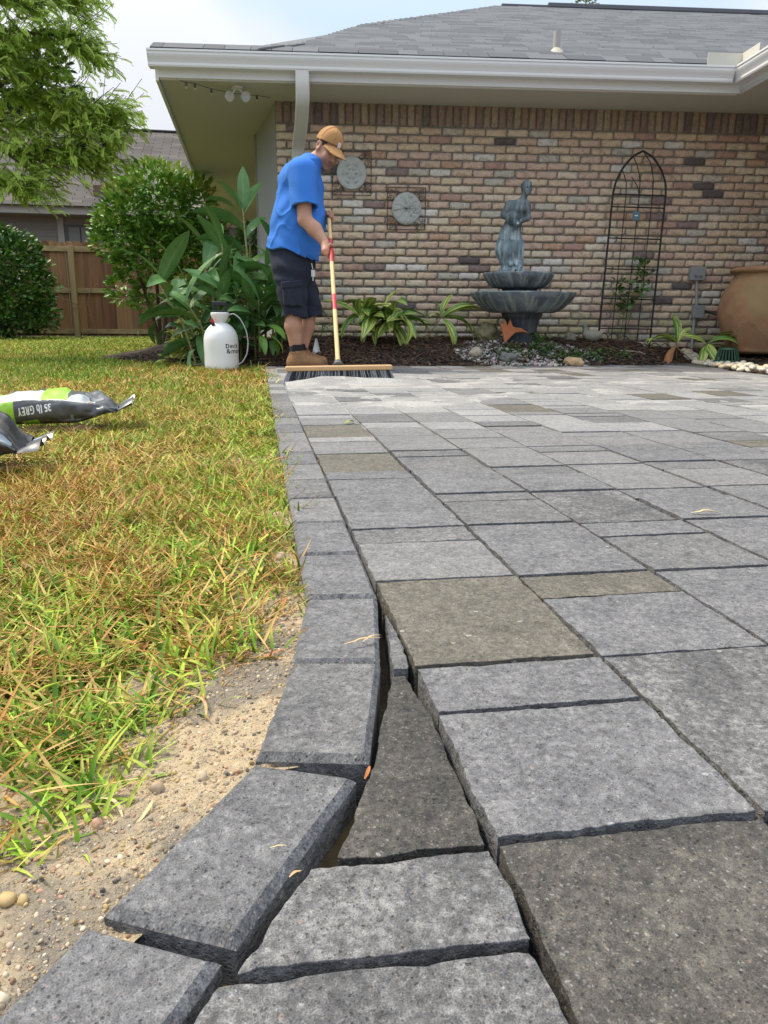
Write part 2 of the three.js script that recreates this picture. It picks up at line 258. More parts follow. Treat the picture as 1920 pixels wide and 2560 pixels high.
// the far and right-hand edges of the paved area
const patioRight = (z) => z > -4.9 ? 3.51 + (z + 4.9) * 0.05 : 3.51 + Math.pow((-4.9 - z) / 1.76, 1.6) * 0.36;
const PATIO_FAR = -6.02;
{
  const patio = structure('patio'), r = RNG(4242), all = [];
  const J = [0.1512, 0.358, 0.5625, 0.7625, 0.974, 1.187, 1.405, 1.607];
  while (J[J.length - 1] < 4.2) J.push(J[J.length - 1] + 0.207 + r() * 0.006);
  const measured = {
    0: [0.3, 0.115, -0.07, -0.165, -0.441, -0.619, -0.72, -0.988, -1.173, -1.264, -1.53, -1.695, -1.785, -2.036, -2.238, -2.326, -2.619, -2.806, -2.904],
    1: [0.3, 0.2, -0.07, -0.16, -0.441, -0.718, -0.901, -0.991, -1.266, -1.444, -1.513, -1.784, -1.967, -2.059, -2.33, -2.523, -2.671, -2.923],
    2: [0.3, 0.11, 0.02, -0.25, -0.44, -0.53, -0.715, -0.985, -1.165, -1.255, -1.512, -1.695, -1.795, -2.073, -2.262, -2.45, -2.64, -2.927],
    3: [0.3, 0.02, -0.07, -0.34, -0.52, -0.72, -0.985, -1.252, -1.432, -1.517, -1.806, -1.995, -2.089, -2.364, -2.519, -2.642],
    4: [0.3, -0.07, -0.34, -0.61, -0.80, -0.985, -1.25, -1.518, -1.714, -1.815, -2.096, -2.266, -2.356, -2.646],
    5: [0.3, -0.07, -0.34, -0.61, -0.80, -0.985, -1.25, -1.51, -1.809, -2.006, -2.108, -2.362, -2.572],
    6: [0.3, -0.07, -0.34, -0.61, -0.80, -0.985, -1.25, -1.51, -1.80, -2.00, -2.123, -2.297, -2.39],
  };
  const tone = { '0:-0.441': 'dark', '0:-0.619': 'grey', '0:-0.72': 'grey', '0:-0.988': 'tan', '0:-1.173': 'soft', '0:-1.264': 'stone', '0:-0.356': 'dark', '1:-0.718': 'blotch', '1:-0.901': 'grey', '1:-0.991': 'tan', '1:-1.266': 'grey', '1:-1.444': 'stone', '2:-0.985': 'grey', '2:-1.165': 'stone', '2:-1.255': 'grey', '0:-2.619': 'tan', '0:-1.785': 'grey', '3:-1.252': 'grey', '3:-1.518': 'tan' };
  const gap = 0.0062;
  for (let c = 0; c + 1 < J.length; c++) {
    const zs = (measured[c] ?? [0.3, 0.11, -0.16, -0.34]).slice();
    while (zs[zs.length - 1] > -6.6) { const k = r(), last = zs[zs.length - 1] - zs[zs.length - 2]; zs.push(zs[zs.length - 1] - (k < 0.3 && last < -0.1 ? 0.092 : k < 0.66 ? 0.185 : 0.272)); }
    for (let i = 0; i + 1 < zs.length; i++) {
      let z0 = zs[i], z1 = zs[i + 1];
      if (J[c] > patioRight((z0 + z1) / 2) - 0.06) continue;
      const zEnd = J[c] < 2.6 ? PATIO_FAR : PATIO_FAR - (J[c] - 2.6) * 0.36;
      if (z0 < zEnd + 0.05) continue;
      z1 = Math.max(z1, zEnd);
      const w = 0.0035, g = () => gap / 2 + (r() - 0.5) * 0.002;
      const x0 = J[c] + g(), x1 = Math.min(J[c + 1], patioRight((z0 + z1) / 2)) - g(), a = z0 - g() - (r() - 0.5) * w, b = z1 + g();
      all.push({ poly: [[x0, a], [x0 + (r() - 0.5) * w, b], [x1, b], [x1 + (r() - 0.5) * w, a]], d: Math.hypot((x0 + x1) / 2, 0.35, (a + b) / 2), key: c + ':' + z1, x: (x0 + x1) / 2, z: (a + b) / 2 });
    }
  }
  const cut = {
    sliver: [[0.1480, -0.8739], [0.1524, -0.8744], [0.1544, -0.7804], [0.151, -0.7291], [0.1476, -0.7228], [0.1318, -0.7245], [0.1398, -0.7941]],
    w1: [[0.1284, -0.7097], [0.1416, -0.711], [0.1457, -0.6868], [0.1453, -0.6624], [0.1503, -0.6313], [0.1507, -0.5971], [0.15, -0.553], [0.1503, -0.527], [0.1501, -0.4858], [0.1476, -0.4446], [0.1138, -0.4445], [0.0862, -0.4447], [0.05, -0.446], [0.0445, -0.4476], [0.0495, -0.4618], [0.0656, -0.5019], [0.079, -0.5368], [0.0876, -0.5612], [0.0975, -0.6007], [0.1119, -0.6554], [0.121, -0.6857]],
        A: [[0.0259, -0.4366], [0.0323, -0.4372], [0.0695, -0.4355], [0.1022, -0.4352], [0.1306, -0.4373], [0.1482, -0.436], [0.149, -0.4221], [0.1508, -0.3963], [0.1494, -0.3704], [0.1491, -0.3563], [0.1254, -0.3574], [0.101, -0.3582], [0.0739, -0.359], [0.0436, -0.3583], [0.0121, -0.3585], [-0.0099, -0.3592], [-0.0208, -0.3575], [-0.0213, -0.3605], [-0.010, -0.3756], [0.0077, -0.4082]],
    B: [[-0.0303, -0.3525], [-0.013, -0.3519], [0.0117, -0.3514], [0.0427, -0.3514], [0.0698, -0.351], [0.0988, -0.3496], [0.1361, -0.3497], [0.145, -0.3477], [0.1477, -0.3421], [0.1488, -0.3295], [0.1493, -0.29], [0.1493, -0.168], [-0.1253, -0.168], [-0.082, -0.258]],
  };
  const cutTone = { sliver: 'stone', w1: 'dark', w2: 'dark', A: 'blotch', B: 'blotch' };
  for (const k of Object.keys(cut)) part('paver', slab(cut[k], { seg: 0.005, chip: 0.0016, bevel: 0.0013, seed: 900 + k.length * 7 + k.charCodeAt(0), top: k[0] === 'w' ? -0.0035 : k === 'sliver' ? -0.002 : -0.001 }), PAVE[cutTone[k]], patio);
  all.sort((p, q) => p.d - q.d);
  const rest = {};
  all.forEach((p, i) => {
    const k = r(), near = p.d < 1.35;
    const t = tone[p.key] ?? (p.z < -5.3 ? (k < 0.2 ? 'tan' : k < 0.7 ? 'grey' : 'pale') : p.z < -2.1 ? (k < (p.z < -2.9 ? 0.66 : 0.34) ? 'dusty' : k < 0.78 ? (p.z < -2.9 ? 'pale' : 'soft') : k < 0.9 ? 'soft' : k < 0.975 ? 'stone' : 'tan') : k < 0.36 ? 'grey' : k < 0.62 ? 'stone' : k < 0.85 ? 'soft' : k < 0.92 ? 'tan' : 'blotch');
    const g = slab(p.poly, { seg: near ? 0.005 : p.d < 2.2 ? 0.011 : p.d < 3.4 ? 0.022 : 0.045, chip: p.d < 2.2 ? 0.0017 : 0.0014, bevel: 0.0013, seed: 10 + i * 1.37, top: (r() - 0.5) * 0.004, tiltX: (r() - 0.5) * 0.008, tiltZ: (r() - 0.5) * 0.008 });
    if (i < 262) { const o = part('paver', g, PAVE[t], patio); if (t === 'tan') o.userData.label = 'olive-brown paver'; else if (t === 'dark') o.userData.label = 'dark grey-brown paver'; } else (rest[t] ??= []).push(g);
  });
  for (const t of Object.keys(rest)) tag(part('paver_field', rest[t], PAVE[t], patio), null, null, null, 'stuff');

  // the edging course: smooth bevelled blocks, swinging away from the straight near the camera
  const near = [
    [[-0.143, -0.350], [-0.110, -0.408], [-0.028, -0.370], [-0.072, -0.300], 1],
    [[-0.012, -0.568], [0.070, -0.536], [-0.021, -0.378], [-0.102, -0.416], 1],
    [[0.029, -0.754], [0.122, -0.738], [0.083, -0.556], [-0.011, -0.576], 1],
    [[0.057, -0.943], [0.150, -0.935], [0.1225, -0.744], [0.027, -0.759], 1],
    [[0.057, -1.131], [0.1525, -1.127], [0.150, -0.939], [0.0555, -0.947], 1],
  ];
  const B0 = [[-0.1095, -0.4095], [-0.0275, -0.3695], [-0.1215, -0.2055], [-0.203, -0.249]];
  near[0] = [...B0, 1];
  near.push([[-0.208, -0.244], [-0.128, -0.201], [-0.235, -0.045], [-0.313, -0.095], 1], [[-0.320, -0.090], [-0.242, -0.040], [-0.365, 0.105], [-0.44, 0.045], 1]);
  for (let z = -1.1345, i = 0; z > PATIO_FAR + 0.06; i++) { const L = 0.1895, z1 = Math.max(z - L, PATIO_FAR), t = sst(-1, -6, z), x0 = lerp(0.058, 0.0815, t), x1 = x0 + lerp(0.0955, 0.082, t), j = (r() - 0.5) * 0.003; near.push([[x0 + j, z - 0.0022], [x0 + j, z1 + 0.0018], [x1 + j, z1 + 0.0018], [x1 + j, z - 0.0022], i]); z = z1; }
  const bt = ['stone', 'charcoal', 'charcoal', 'grey', 'stone', 'charcoal', 'stone', 'grey', 'soft', 'stone', 'soft', 'charcoal', 'soft', 'stone'];
  near.forEach((q, i) => part('border_paver', slab(q.slice(0, 4), { seg: i < 8 ? 0.005 : i < 14 ? 0.01 : 0.03, chip: i < 14 ? 0.0005 : 0.0003, bevel: 0.0062, crease: i < 18 ? 0.5 : 0, seed: 300 + i * 3.1, top: i < 3 ? 0.001 : (r() - 0.5) * 0.003, uneven: 0.0004, tiltX: i === 1 ? -0.015 : (r() - 0.5) * 0.012, tiltZ: (r() - 0.5) * 0.01, thick: 0.058 }), PAVE[['charcoal', 'charcoal', 'stone', 'charcoal', 'grey', 'charcoal', 'charcoal'][i] ?? (i < 12 ? bt[i] : r() < 0.5 ? (i < 20 ? 'soft' : 'dusty') : r() < 0.5 ? 'grey' : r() < 0.6 ? 'stone' : 'charcoal')], patio));
}

// bedding under the pavers, and the ground to the horizon
const sandMap = texC(1024, 1024, (u, v, i, j) => {
  const o = i + TN * j, big = fbm(u * 5, v * 5, 3, 4, 5), fine = 0.72 + 0.5 * fbm(u * 140, v * 140, 2, 2, 140) + grain[o] * 0.22;
  let c = [0.40, 0.315, 0.20].map((x, q) => lerp(x, [0.19, 0.165, 0.13][q], sst(0.52, 0.72, big)) * fine);
  const s = specks.a[o]; if (s > 0) { const t = [[0.62, 0.54, 0.42], [0.46, 0.27, 0.17], [0.68, 0.64, 0.57], [0.50, 0.37, 0.16], [0.10, 0.09, 0.085]][specks.id[o] % 5]; c = c.map((x, q) => lerp(x, t[q], s * 0.75)); }
  if (pits.a[o] > 0.3) c = c.map((x) => x * 0.62);
  return c;
}, 1 / 0.6);
const sandBump = texG(TN, TN, (u, v, i, j) => { const o = i + TN * j; return 0.4 + grain[o] * 0.22 + (fbm(u * 90, v * 90, 4, 3, 90) - 0.5) * 0.6 + specks.a[o] * 0.35 - pits.a[o] * 0.25; }, 1 / 0.6);
const sandMat = new THREE.MeshStandardMaterial({ map: sandMap, bumpMap: sandBump, bumpScale: 0.004, roughness: 0.95 });
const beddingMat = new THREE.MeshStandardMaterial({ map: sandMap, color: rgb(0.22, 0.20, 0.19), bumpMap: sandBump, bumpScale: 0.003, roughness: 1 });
const flat = (x0, x1, z0, z1, y) => { const g = new THREE.PlaneGeometry(x1 - x0, z1 - z0); g.rotateX(-PI / 2); g.translate((x0 + x1) / 2, y, (z0 + z1) / 2); const p = g.attributes.position, u = g.attributes.uv; for (let i = 0; i < p.count; i++) u.setXY(i, p.getX(i), p.getZ(i)); return g; };
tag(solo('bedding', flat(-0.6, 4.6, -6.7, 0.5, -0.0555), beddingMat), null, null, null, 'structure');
const earthMap = texC(512, 512, (u, v) => { const n = fbm(u * 60, v * 60, 1, 3, 60), b = fbm(u * 7, v * 7, 5, 3, 7); return [0.085, 0.07, 0.042].map((x, q) => lerp(x, [0.16, 0.13, 0.065][q], b) * (0.5 + n)); }, 1);
const earthMat = new THREE.MeshStandardMaterial({ map: earthMap, roughness: 1 });
tag(solo('ground', (() => { const g = flat(-220, 220, -320, 60, -0.075); return g; })(), earthMat), null, null, null, 'structure');

// lawn soil: the turf grows in this sheet; near the camera it gives way to the strip of spilled bedding sand
const soilEdge = [[-0.42, -0.12], [-0.33, -0.30], [-0.24, -0.43], [-0.183, -0.494], [-0.158, -0.51], [-0.143, -0.557], [-0.122, -0.588], [-0.113, -0.638], [-0.088, -0.663], [-0.064, -0.733], [-0.025, -0.796], [0.006, -0.862], [0.030, -0.969], [0.044, -1.069], [0.052, -1.346], [0.056, -1.703], [0.066, -2.149], [0.077, -3.476], [0.084, -6.05]];
function turfEdge(z) { for (let i = 0; i + 1 < soilEdge.length; i++) { const a = soilEdge[i], b = soilEdge[i + 1]; if (z <= a[1] && z >= b[1]) return lerp(a[0], b[0], (z - a[1]) / (b[1] - a[1])); } return z > -0.12 ? -0.42 - (z + 0.12) * 0.9 : 0.083; }
// planting bed in front of the house: left tail and front edge, in plan
const bedLeft = (z) => z > -6.05 ? 9 : lerp(0.05, -1.45, sst(-6.05, -7.7, z)) + 0.08 * (vn(z * 5, 1) - 0.5);
const inBed = (x, z) => (z < -6.05 && x > bedLeft(z) && z > -9.5) || (x > patioRight(z) && x > 3.2);
const soilY = (x, z) => -0.026 + 0.012 * (fbm(x * 3 + 9, z * 3, 0, 3) - 0.5) - 0.012 * sst(0.0, 0.25, turfEdge(z) - x);
{
  const dirtMap = texC(512, 512, (u, v) => { const n = fbm(u * 50, v * 50, 1, 3, 50), b = fbm(u * 6, v * 6, 5, 3, 6); return [0.05, 0.036, 0.018].map((x, q) => lerp(x, [0.12, 0.075, 0.028][q], b) * (0.45 + 1.1 * n)); }, 2);
  const g = grid(90, 150, (u, v) => { const z = -0.2 - Math.pow(v, 1.8) * 17, x1 = z > -6.05 ? 0.07 : bedLeft(z) + 0.3, x = lerp(z > -2 ? -1.6 : -9, x1, 1 - Math.pow(1 - u, 1.5)); return [x, Math.min(soilY(x, z), 0) - 0.006, z, x, z]; });
  tag(solo('lawn_soil', g, new THREE.MeshStandardMaterial({ map: dirtMap, roughness: 1 })), null, null, null, 'structure');
  const sx0 = (z) => turfEdge(z) - 0.16, sx1 = (z) => z > -0.57 ? lerp(0.0, -0.46, sst(-0.57, 0.12, z)) - 0.010 : 0.060;
  const sandY = (x, z) => { const u = (x - sx0(z)) / (sx1(z) - sx0(z)); return soilY(x, z) + 0.004 + 0.013 * sst(0.25, 0.9, u) * (z > -1 ? 1 : 0.3) - 0.012 * sst(0.2, 0.0, u) + 0.006 * (fbm(x * 22, z * 22, 4, 3) - 0.5) + 0.0035 * (vn(x * 110, z * 110, 2) - 0.5); };
  const s = grid(130, 200, (u, v) => { const z = 0.3 - v * 2.5, x = lerp(sx0(z), sx1(z), u); return [x, sandY(x, z), z, x, z]; });
  const strip = tag(solo('sand_strip', s, sandMat), null, null, null, 'structure');
  // grit and small stones lying in the strip
  const r = RNG(77), q = new THREE.Quaternion(), mats = [], cols = [], pal = [[0.46, 0.36, 0.235], [0.54, 0.46, 0.34], [0.38, 0.28, 0.18], [0.14, 0.125, 0.11], [0.43, 0.31, 0.14], [0.42, 0.25, 0.16], [0.34, 0.28, 0.2]];
  const ray = (x, z) => sandY(x, z) + 0.0018;
  for (let k = 0; k < 20000; k++) {
    const z = -0.30 - Math.pow(r(), 1.3) * 1.15, x0 = turfEdge(z) - 0.05, x1 = sx1(z) - 0.01, x = lerp(x0, x1, r());
    if (z < -0.95 && r() < 0.5) continue;
    const e = 0.0004 + 0.0017 * Math.pow(r(), 5);
    q.setFromEuler(new THREE.Euler(r() * 6, r() * 6, r() * 6));
    mats.push(new THREE.Matrix4().compose(V(x, ray(x, z) + e * 0.3 - 0.002, z), q.clone(), V(e * (0.8 + r() * 0.6), e * 0.8, e))); const c = pal[Math.floor(r() * 7)], f = 0.7 + r() * 0.5; cols.push(rgb(c[0] * f, c[1] * f, c[2] * f));
  }
  const grit = instances('gravel', rough(new THREE.IcosahedronGeometry(1, 1), 0.35, 1.3, 3), mat([1, 1, 1], { roughness: 0.8 }), mats, cols, scene, 'stuff');
  tag(grit, 'fine sand grit and tiny stones along the dark edging blocks', 'gravel');
  const pebble = [ball(0, 0, 0, 1, 0.7, 0.85, 14), ball(0, 0, 0, 0.9, 0.62, 1, 14)].map((g, i) => rough(g, 0.25, 1.4, i * 5));
  for (const [x, z, e, c] of [[-0.168, -0.452, 0.0066, 4], [-0.157, -0.4475, 0.0042, 4], [-0.2285, -0.412, 0.0062, 4], [-0.197, -0.398, 0.005, 4], [-0.053, -0.566, 0.0055, 0], [-0.086, -0.556, 0.006, 2], [-0.125, -0.521, 0.0048, 5], [-0.185, -0.47, 0.0038, 3], [0.03, -1.18, 0.011, 2], [0.036, -1.43, 0.012, 0], [-0.147, -0.37, 0.0045, 1], [-0.205, -0.445, 0.0035, 5]]) {
    const o = part('pebble', pebble[Math.floor(r() * 2)], mat(pal[c], { roughness: 0.6 }), strip); o.position.set(x, sandY(x, z) + e * 0.25, z); o.scale.setScalar(e); o.rotation.set(r(), r() * 6, r());
  }
}

// swept jointing sand: lies in the joints and over the far pavers, with a heap before the broom
{
  const m = new THREE.MeshStandardMaterial({ map: texC(512, 512, (u, v, i, j) => { const f = 0.7 + 0.5 * fbm(u * 70, v * 70, 2, 2, 70) + grain[i + TN * j] * 0.2, b = sst(0.3, 0.7, fbm(u * 5, v * 9, 8, 4, 0)); return [0.36, 0.352, 0.34].map((x, q) => lerp(x, [0.26, 0.256, 0.252][q], b) * f); }, 2), roughness: 0.95 });
  const g = grid(300, 300, (u, v) => {
    const z = -2.2 - v * 3.55, x = 0.165 + u * (patioRight(z) - 0.2);
    const far = sst(-5.55, -5.05, z), nearEdge = sst(-2.3, -3.9, z + 0.22 * (x - 0.6) * (x < 1.6 ? 1 : 0) - 0.25 * sst(1.2, 2.6, x) + (fbm(x * 1.4, z * 1.4, 2, 3) - 0.5) * 1.3);
    const n = fbm(x * 5.5 + 3, z * 5.5, 1, 5) - 0.5;
    let y = -0.0075 + (0.0125 * n + 0.0065) * nearEdge * far + 0.0015 * (vn(x * 80, z * 80) - 0.5);
    y = Math.max(y, -0.012); if (nearEdge * far < 0.12) y = Math.min(y, -0.006);
    const hx = (x - 0.41) / 0.17, hz = (z + 4.36) / 0.085, hx2 = (x - 0.72) / 0.2, hz2 = (z + 4.36) / 0.06;
    y += 0.036 * Math.exp(-hx * hx - hz * hz) * (0.85 + 0.3 * vn(x * 14, z * 14)) + 0.022 * Math.exp(-hx2 * hx2 - hz2 * hz2) + 0.010 * Math.exp(-Math.pow((x - 0.45) / 0.55, 2) - Math.pow((z + 4.28) / 0.2, 2));
    return [x, y, z, x, z];
  });
  tag(solo('sand', g, m), 'pale jointing sand swept over the far pavers and heaped at the broom', 'sand', null, 'stuff');
}

// ------------------------------------------------------------------ the house
const house = thing('brick_house', 'low brick house with grey shingle roof and white gutter behind the patio', 'house', [0, 0, HZ], -HA);
const white = mat([0.80, 0.805, 0.81], { roughness: 0.42 }), offWhite = mat([0.70, 0.69, 0.66], { roughness: 0.6 }), soffitMat = mat([0.60, 0.585, 0.52], { roughness: 0.75 }), greyPaint = mat([0.34, 0.35, 0.35], { roughness: 0.7 });
const prism = (pts, y0, y1) => { const b = new Build(), n = pts.length; let a = 0; pts.forEach((p, i) => { const q = pts[(i + 1) % n]; a += p[0] * q[1] - q[0] * p[1]; }); const P = a < 0 ? pts : pts.slice().reverse(); const geo = new THREE.ExtrudeGeometry(new THREE.Shape(P.slice().reverse().map((p) => new THREE.Vector2(p[0], -p[1]))), { depth: y1 - y0, bevelEnabled: false }); geo.rotateX(-PI / 2); geo.translate(0, y0, 0); return geo; };
{
  const r = RNG(31);
  // brick wall: mortar core and every brick proud of it
  const mortarMap = texC(256, 256, (u, v) => { const f = 0.75 + 0.5 * fbm(u * 60, v * 60, 1, 3, 60); return [0.275, 0.255, 0.225].map((x) => x * f); }, 3);
  const wall = part('wall', box(0.25, 5.06, -0.05, 2.2, -0.22, -0.006), new THREE.MeshStandardMaterial({ map: mortarMap, roughness: 1 }), house);
  const maps = [0, 1, 2].map((k) => texC(256, 256, (u, v) => {
    const f = 0.82 + 0.3 * fbm(u * 40 + k * 9, v * 40, k, 3, 0), b = fbm(u * 7 + k * 31, v * 9, k + 4, 4), w = sst(0.58, 0.74, fbm(u * 9 + k * 5, v * 16, k + 9, 4)), d = sst(0.60, 0.74, fbm(u * 12, v * 14 + k * 3, k + 19, 4));
    let c = [0.92, 0.88, 0.84].map((x) => x * f * (0.84 + 0.3 * b)); c = c.map((x, q) => lerp(x, [1.12, 1.10, 1.06][q], w * 0.5)); return c.map((x) => lerp(x, x * 0.45, d * 0.5));
  }, 3));
  const bump = texG(256, 256, (u, v) => fbm(u * 30, v * 30, 3, 4, 30), 3);
  const pal = [[[0.70, 0.57, 0.41], 26], [[0.67, 0.52, 0.385], 22], [[0.66, 0.495, 0.39], 16], [[0.61, 0.45, 0.36], 12], [[0.74, 0.64, 0.50], 15], [[0.52, 0.34, 0.275], 5], [[0.58, 0.39, 0.27], 3], [[0.15, 0.13, 0.125], 2.4], [[0.76, 0.73, 0.67], 5], [[0.31, 0.235, 0.22], 4], [[0.56, 0.53, 0.45], 9]];
  const bag = []; pal.forEach(([c, n], i) => { for (let k = 0; k < n; k++) bag.push(i); });
  const bm = pal.map(([c]) => maps.map((m) => new THREE.MeshStandardMaterial({ color: rgb(...c.map((x) => x * 1.15)), map: m, bumpMap: bump, bumpScale: 0.003, roughness: 0.92 })));
  const mossy = [[0.50, 0.45, 0.27], [0.54, 0.48, 0.32], [0.42, 0.39, 0.26]].map((c) => maps.map((m) => new THREE.MeshStandardMaterial({ color: rgb(...c.map((x) => x * 1.15)), map: m, bumpMap: bump, bumpScale: 0.003, roughness: 0.95 })));
  // one worn brick: a front face with a wavering outline, rounded arrises, sides back into the mortar
  const brickGeo = (L, H, seed) => {
    const b = new Build(), nu = 8, nv = 3, k = (i, j) => { const u = i / nu, v = j / nv, e = Math.min(i, nu - i, j, nv - j) === 0; const wx = (vn(v * 3 + seed, seed) - 0.5) * 0.009, wy = (vn(u * 6 + seed * 2, seed + v) - 0.5) * (v < 0.5 ? 0.011 : 0.006); const cr = (i === 0 || i === nu) && (j === 0 || j === nv) ? 0.955 : 1; return [(u - 0.5) * L * cr + (i === 0 || i === nu ? wx : 0), (v - 0.5) * H * cr + (j === 0 || j === nv ? wy : 0), e ? 0.0105 : 0.0130 + 0.003 * (vn(u * 5 + seed, v * 4) - 0.5)]; };
    const id = []; for (let j = 0; j <= nv; j++) for (let i = 0; i <= nu; i++) { const q = k(i, j); id.push(b.v(q[0], q[1], q[2], q[0] + seed * 0.37, q[1] + seed * 0.61)); }
    for (let j = 0; j < nv; j++) for (let i = 0; i < nu; i++) { const a = j * (nu + 1) + i; b.q(a, a + 1, a + nu + 2, a + nu + 1); }
    const rim = []; for (let i = 0; i <= nu; i++) rim.push([i, 0]); for (let j = 1; j <= nv; j++) rim.push([nu, j]); for (let i = nu - 1; i >= 0; i--) rim.push([i, nv]); for (let j = nv - 1; j > 0; j--) rim.push([0, j]);
    const back = rim.map(([i, j]) => { const q = k(i, j); return b.v(q[0] * 1.0, q[1], -0.012, q[0] + 0.02, q[1] + 0.02); });
    rim.forEach(([i, j], m) => { const n = (m + 1) % rim.length, A = id[j * (nu + 1) + i], B = id[rim[n][1] * (nu + 1) + rim[n][0]]; b.q(A, back[m], back[n], B); });
    return b.done();
  };
  const CH = 0.0678, full = [], soldiers = [];
  for (let k = 0; k < 9; k++) full.push(brickGeo(0.1815, 0.0555, k * 1.7 + 1));
  for (let k = 0; k < 5; k++) soldiers.push(brickGeo(0.0545, 0.176, k * 2.3 + 40));
  const list = [], sm = [[0.44, 0.345, 0.26], [0.37, 0.28, 0.225], [0.34, 0.26, 0.225], [0.48, 0.39, 0.295], [0.24, 0.195, 0.18], [0.40, 0.30, 0.24]].map((c) => maps.map((m) => new THREE.MeshStandardMaterial({ color: rgb(...c), map: m, bumpMap: bump, bumpScale: 0.003, roughness: 0.95 })));  // soldier bricks coloured darker: shade under the eave put into their colour
  for (let k = 0; k < 4.8 / 0.0675; k++) list.push({ s: 0.25 + 0.034 + k * 0.0675, y: 2.092, g: soldiers[Math.floor(r() * 5)], m: sm[Math.floor(r() * 6)][Math.floor(r() * 3)], far: 1 });
  for (let row = 0; row < 30; row++) {
    const y = 1.998 - CH * (row + 0.5); let s = 0.25 + (row % 2 ? 0.0 : -0.0968);
    while (s < 5.05) {
      const w = 0.1935 + (r() - 0.5) * 0.006, a = Math.max(s, 0.25), L = s + w - a;
      if (L > 0.05) {
        const half = L < 0.18, low = y < 0.46 && r() < 0.75 * sst(0.5, 0.2, y);
        list.push({ s: a + L / 2, y: y + (r() - 0.5) * 0.005, L: half ? (L - 0.012) / 0.1815 : 1, g: full[Math.floor(r() * 9)], m: (low ? mossy[Math.floor(r() * 3)] : bm[bag[Math.floor(r() * bag.length)]])[Math.floor(r() * 3)], rot: (r() - 0.5) * 0.022 });
      }
      s += w;
    }
  }
  list.forEach((b) => { b.d = Math.hypot(b.s - 0.72, b.y - 0.35, 7.35) + (b.s > 4.5 || b.y < 0.16 ? 50 : 0) + (b.far && b.s > 2.3 ? 1 : 0); });
  list.sort((a, b) => a.d - b.d);
  const rest = new Map();
  list.forEach((b, i) => {
    if (i < 300) { const o = part('brick', b.g, b.m, wall); o.position.set(b.s, b.y, -0.004 + (b.s * 7919 % 1) * 0.003); o.scale.x = b.L ?? 1; o.rotation.z = b.rot ?? 0; }
    else { const g = b.g.clone(); g.scale(b.L ?? 1, 1, 1); g.translate(b.s, b.y, -0.004); if (!rest.has(b.m)) rest.set(b.m, []); rest.get(b.m).push(g); }
  });
  const fieldMats = [...rest.keys()];
  fieldMats.forEach((m) => tag(part('brick_field', rest.get(m), m, wall), null, null, null, 'stuff'));

  // grey side wall running back from the corner, the rest of the house behind it
  const side = [[0.252, -0.02], [-0.02, -1.2], [0.02, -1.21], [0.33, -0.2]];
  part('side_wall', prism(side, -0.05, 2.19), greyPaint, house);
  part('side_trim', prism([[-0.022, -1.2], [-0.050, -1.29], [-0.02, -1.30], [0.0, -1.21]], -0.05, 2.19), mat([0.24, 0.25, 0.25]), house);
  part('rear_wall', [box(0.45, 4.6, -0.05, 2.25, -9.6, -0.23), box(0.0, 0.45, -0.05, 2.25, -9.6, -1.3)], greyPaint, house);
  // soffit: front strip and the deep left-hand overhang in one board plane
  part('soffit', prism([[-0.60, 0.60], [4.07, 0.60], [4.07, 3.2], [5.35, 3.2], [5.35, -9.6], [-1.62, -9.6]], 2.172, 2.19), soffitMat, house);
  part('fascia', [box(-0.605, 4.07, 2.166, 2.31, 0.60, 0.622, 0.003), box(4.07, 4.092, 2.166, 2.31, 0.60, 3.2, 0.003), prism([[-0.605, 0.60], [-0.63, 0.60], [-1.645, -9.6], [-1.62, -9.6]], 2.150, 2.335)], white, house);
  part('soffit_moulding', [box(-0.60, 4.05, 2.158, 2.1715, 0.575, 0.6, 0.004)], offWhite, house);
  // K-style gutters
  const prof = [[0.0, 0.0], [0.078, 0.0], [0.084, 0.012], [0.084, 0.028], [0.092, 0.045], [0.104, 0.066], [0.110, 0.080], [0.110, 0.098], [0.117, 0.100], [0.117, 0.114], [0.105, 0.114], [0.105, 0.104], [0.098, 0.10], [0.09, 0.07], [0.074, 0.012], [0.004, 0.010], [0.004, 0.114], [0, 0.114]];
  const gutter = (len) => { const g = new THREE.ExtrudeGeometry(new THREE.Shape(prof.map((p) => new THREE.Vector2(p[0], p[1]))), { depth: len, bevelEnabled: false, steps: 1 }); return g; };
  const flip = (g) => { const p = g.attributes.position; for (let i = 0; i < p.count; i += 3) { const a = [p.getX(i), p.getY(i), p.getZ(i)]; p.setXYZ(i, p.getX(i + 2), p.getY(i + 2), p.getZ(i + 2)); p.setXYZ(i + 2, ...a); } g.computeVertexNormals(); return g; };
  const fixF = (() => { const g = gutter(4.615), p = g.attributes.position; for (let i = 0; i < p.count; i++) p.setXYZ(i, -0.655 + p.getZ(i), 2.222 + p.getY(i), 0.622 + p.getX(i)); return flip(g); })();
  const fixW = (() => { const g = gutter(2.55), p = g.attributes.position; for (let i = 0; i < p.count; i++) p.setXYZ(i, 4.07 - p.getX(i), 2.2215 + p.getY(i), 0.65 + p.getZ(i)); return flip(g); })();
  const gu = part('gutter', fixF, white, house); part('gutter', fixW, white, house);
  part('end_cap', (() => { const g = new THREE.ExtrudeGeometry(new THREE.Shape(prof.slice(0, 10).concat([[0, 0.114]]).map((p) => new THREE.Vector2(p[0], p[1]))), { depth: 0.004, bevelEnabled: false }), p = g.attributes.position; for (let i = 0; i < p.count; i++) p.setXYZ(i, -0.660 + p.getZ(i), 2.2225 + p.getY(i), 0.622 + p.getX(i)); return flip(g); })(), white, gu);
  part('splash_guard', [box(3.72, 4.01, 2.335, 2.425, 0.732, 0.736), (() => { const g = box(-0.002, 0.002, 0, 0.09, 0, 0.26); g.translate(4.005, 2.336, 0.73); return g; })()], mat([0.66, 0.64, 0.56], { roughness: 0.5 }), house);
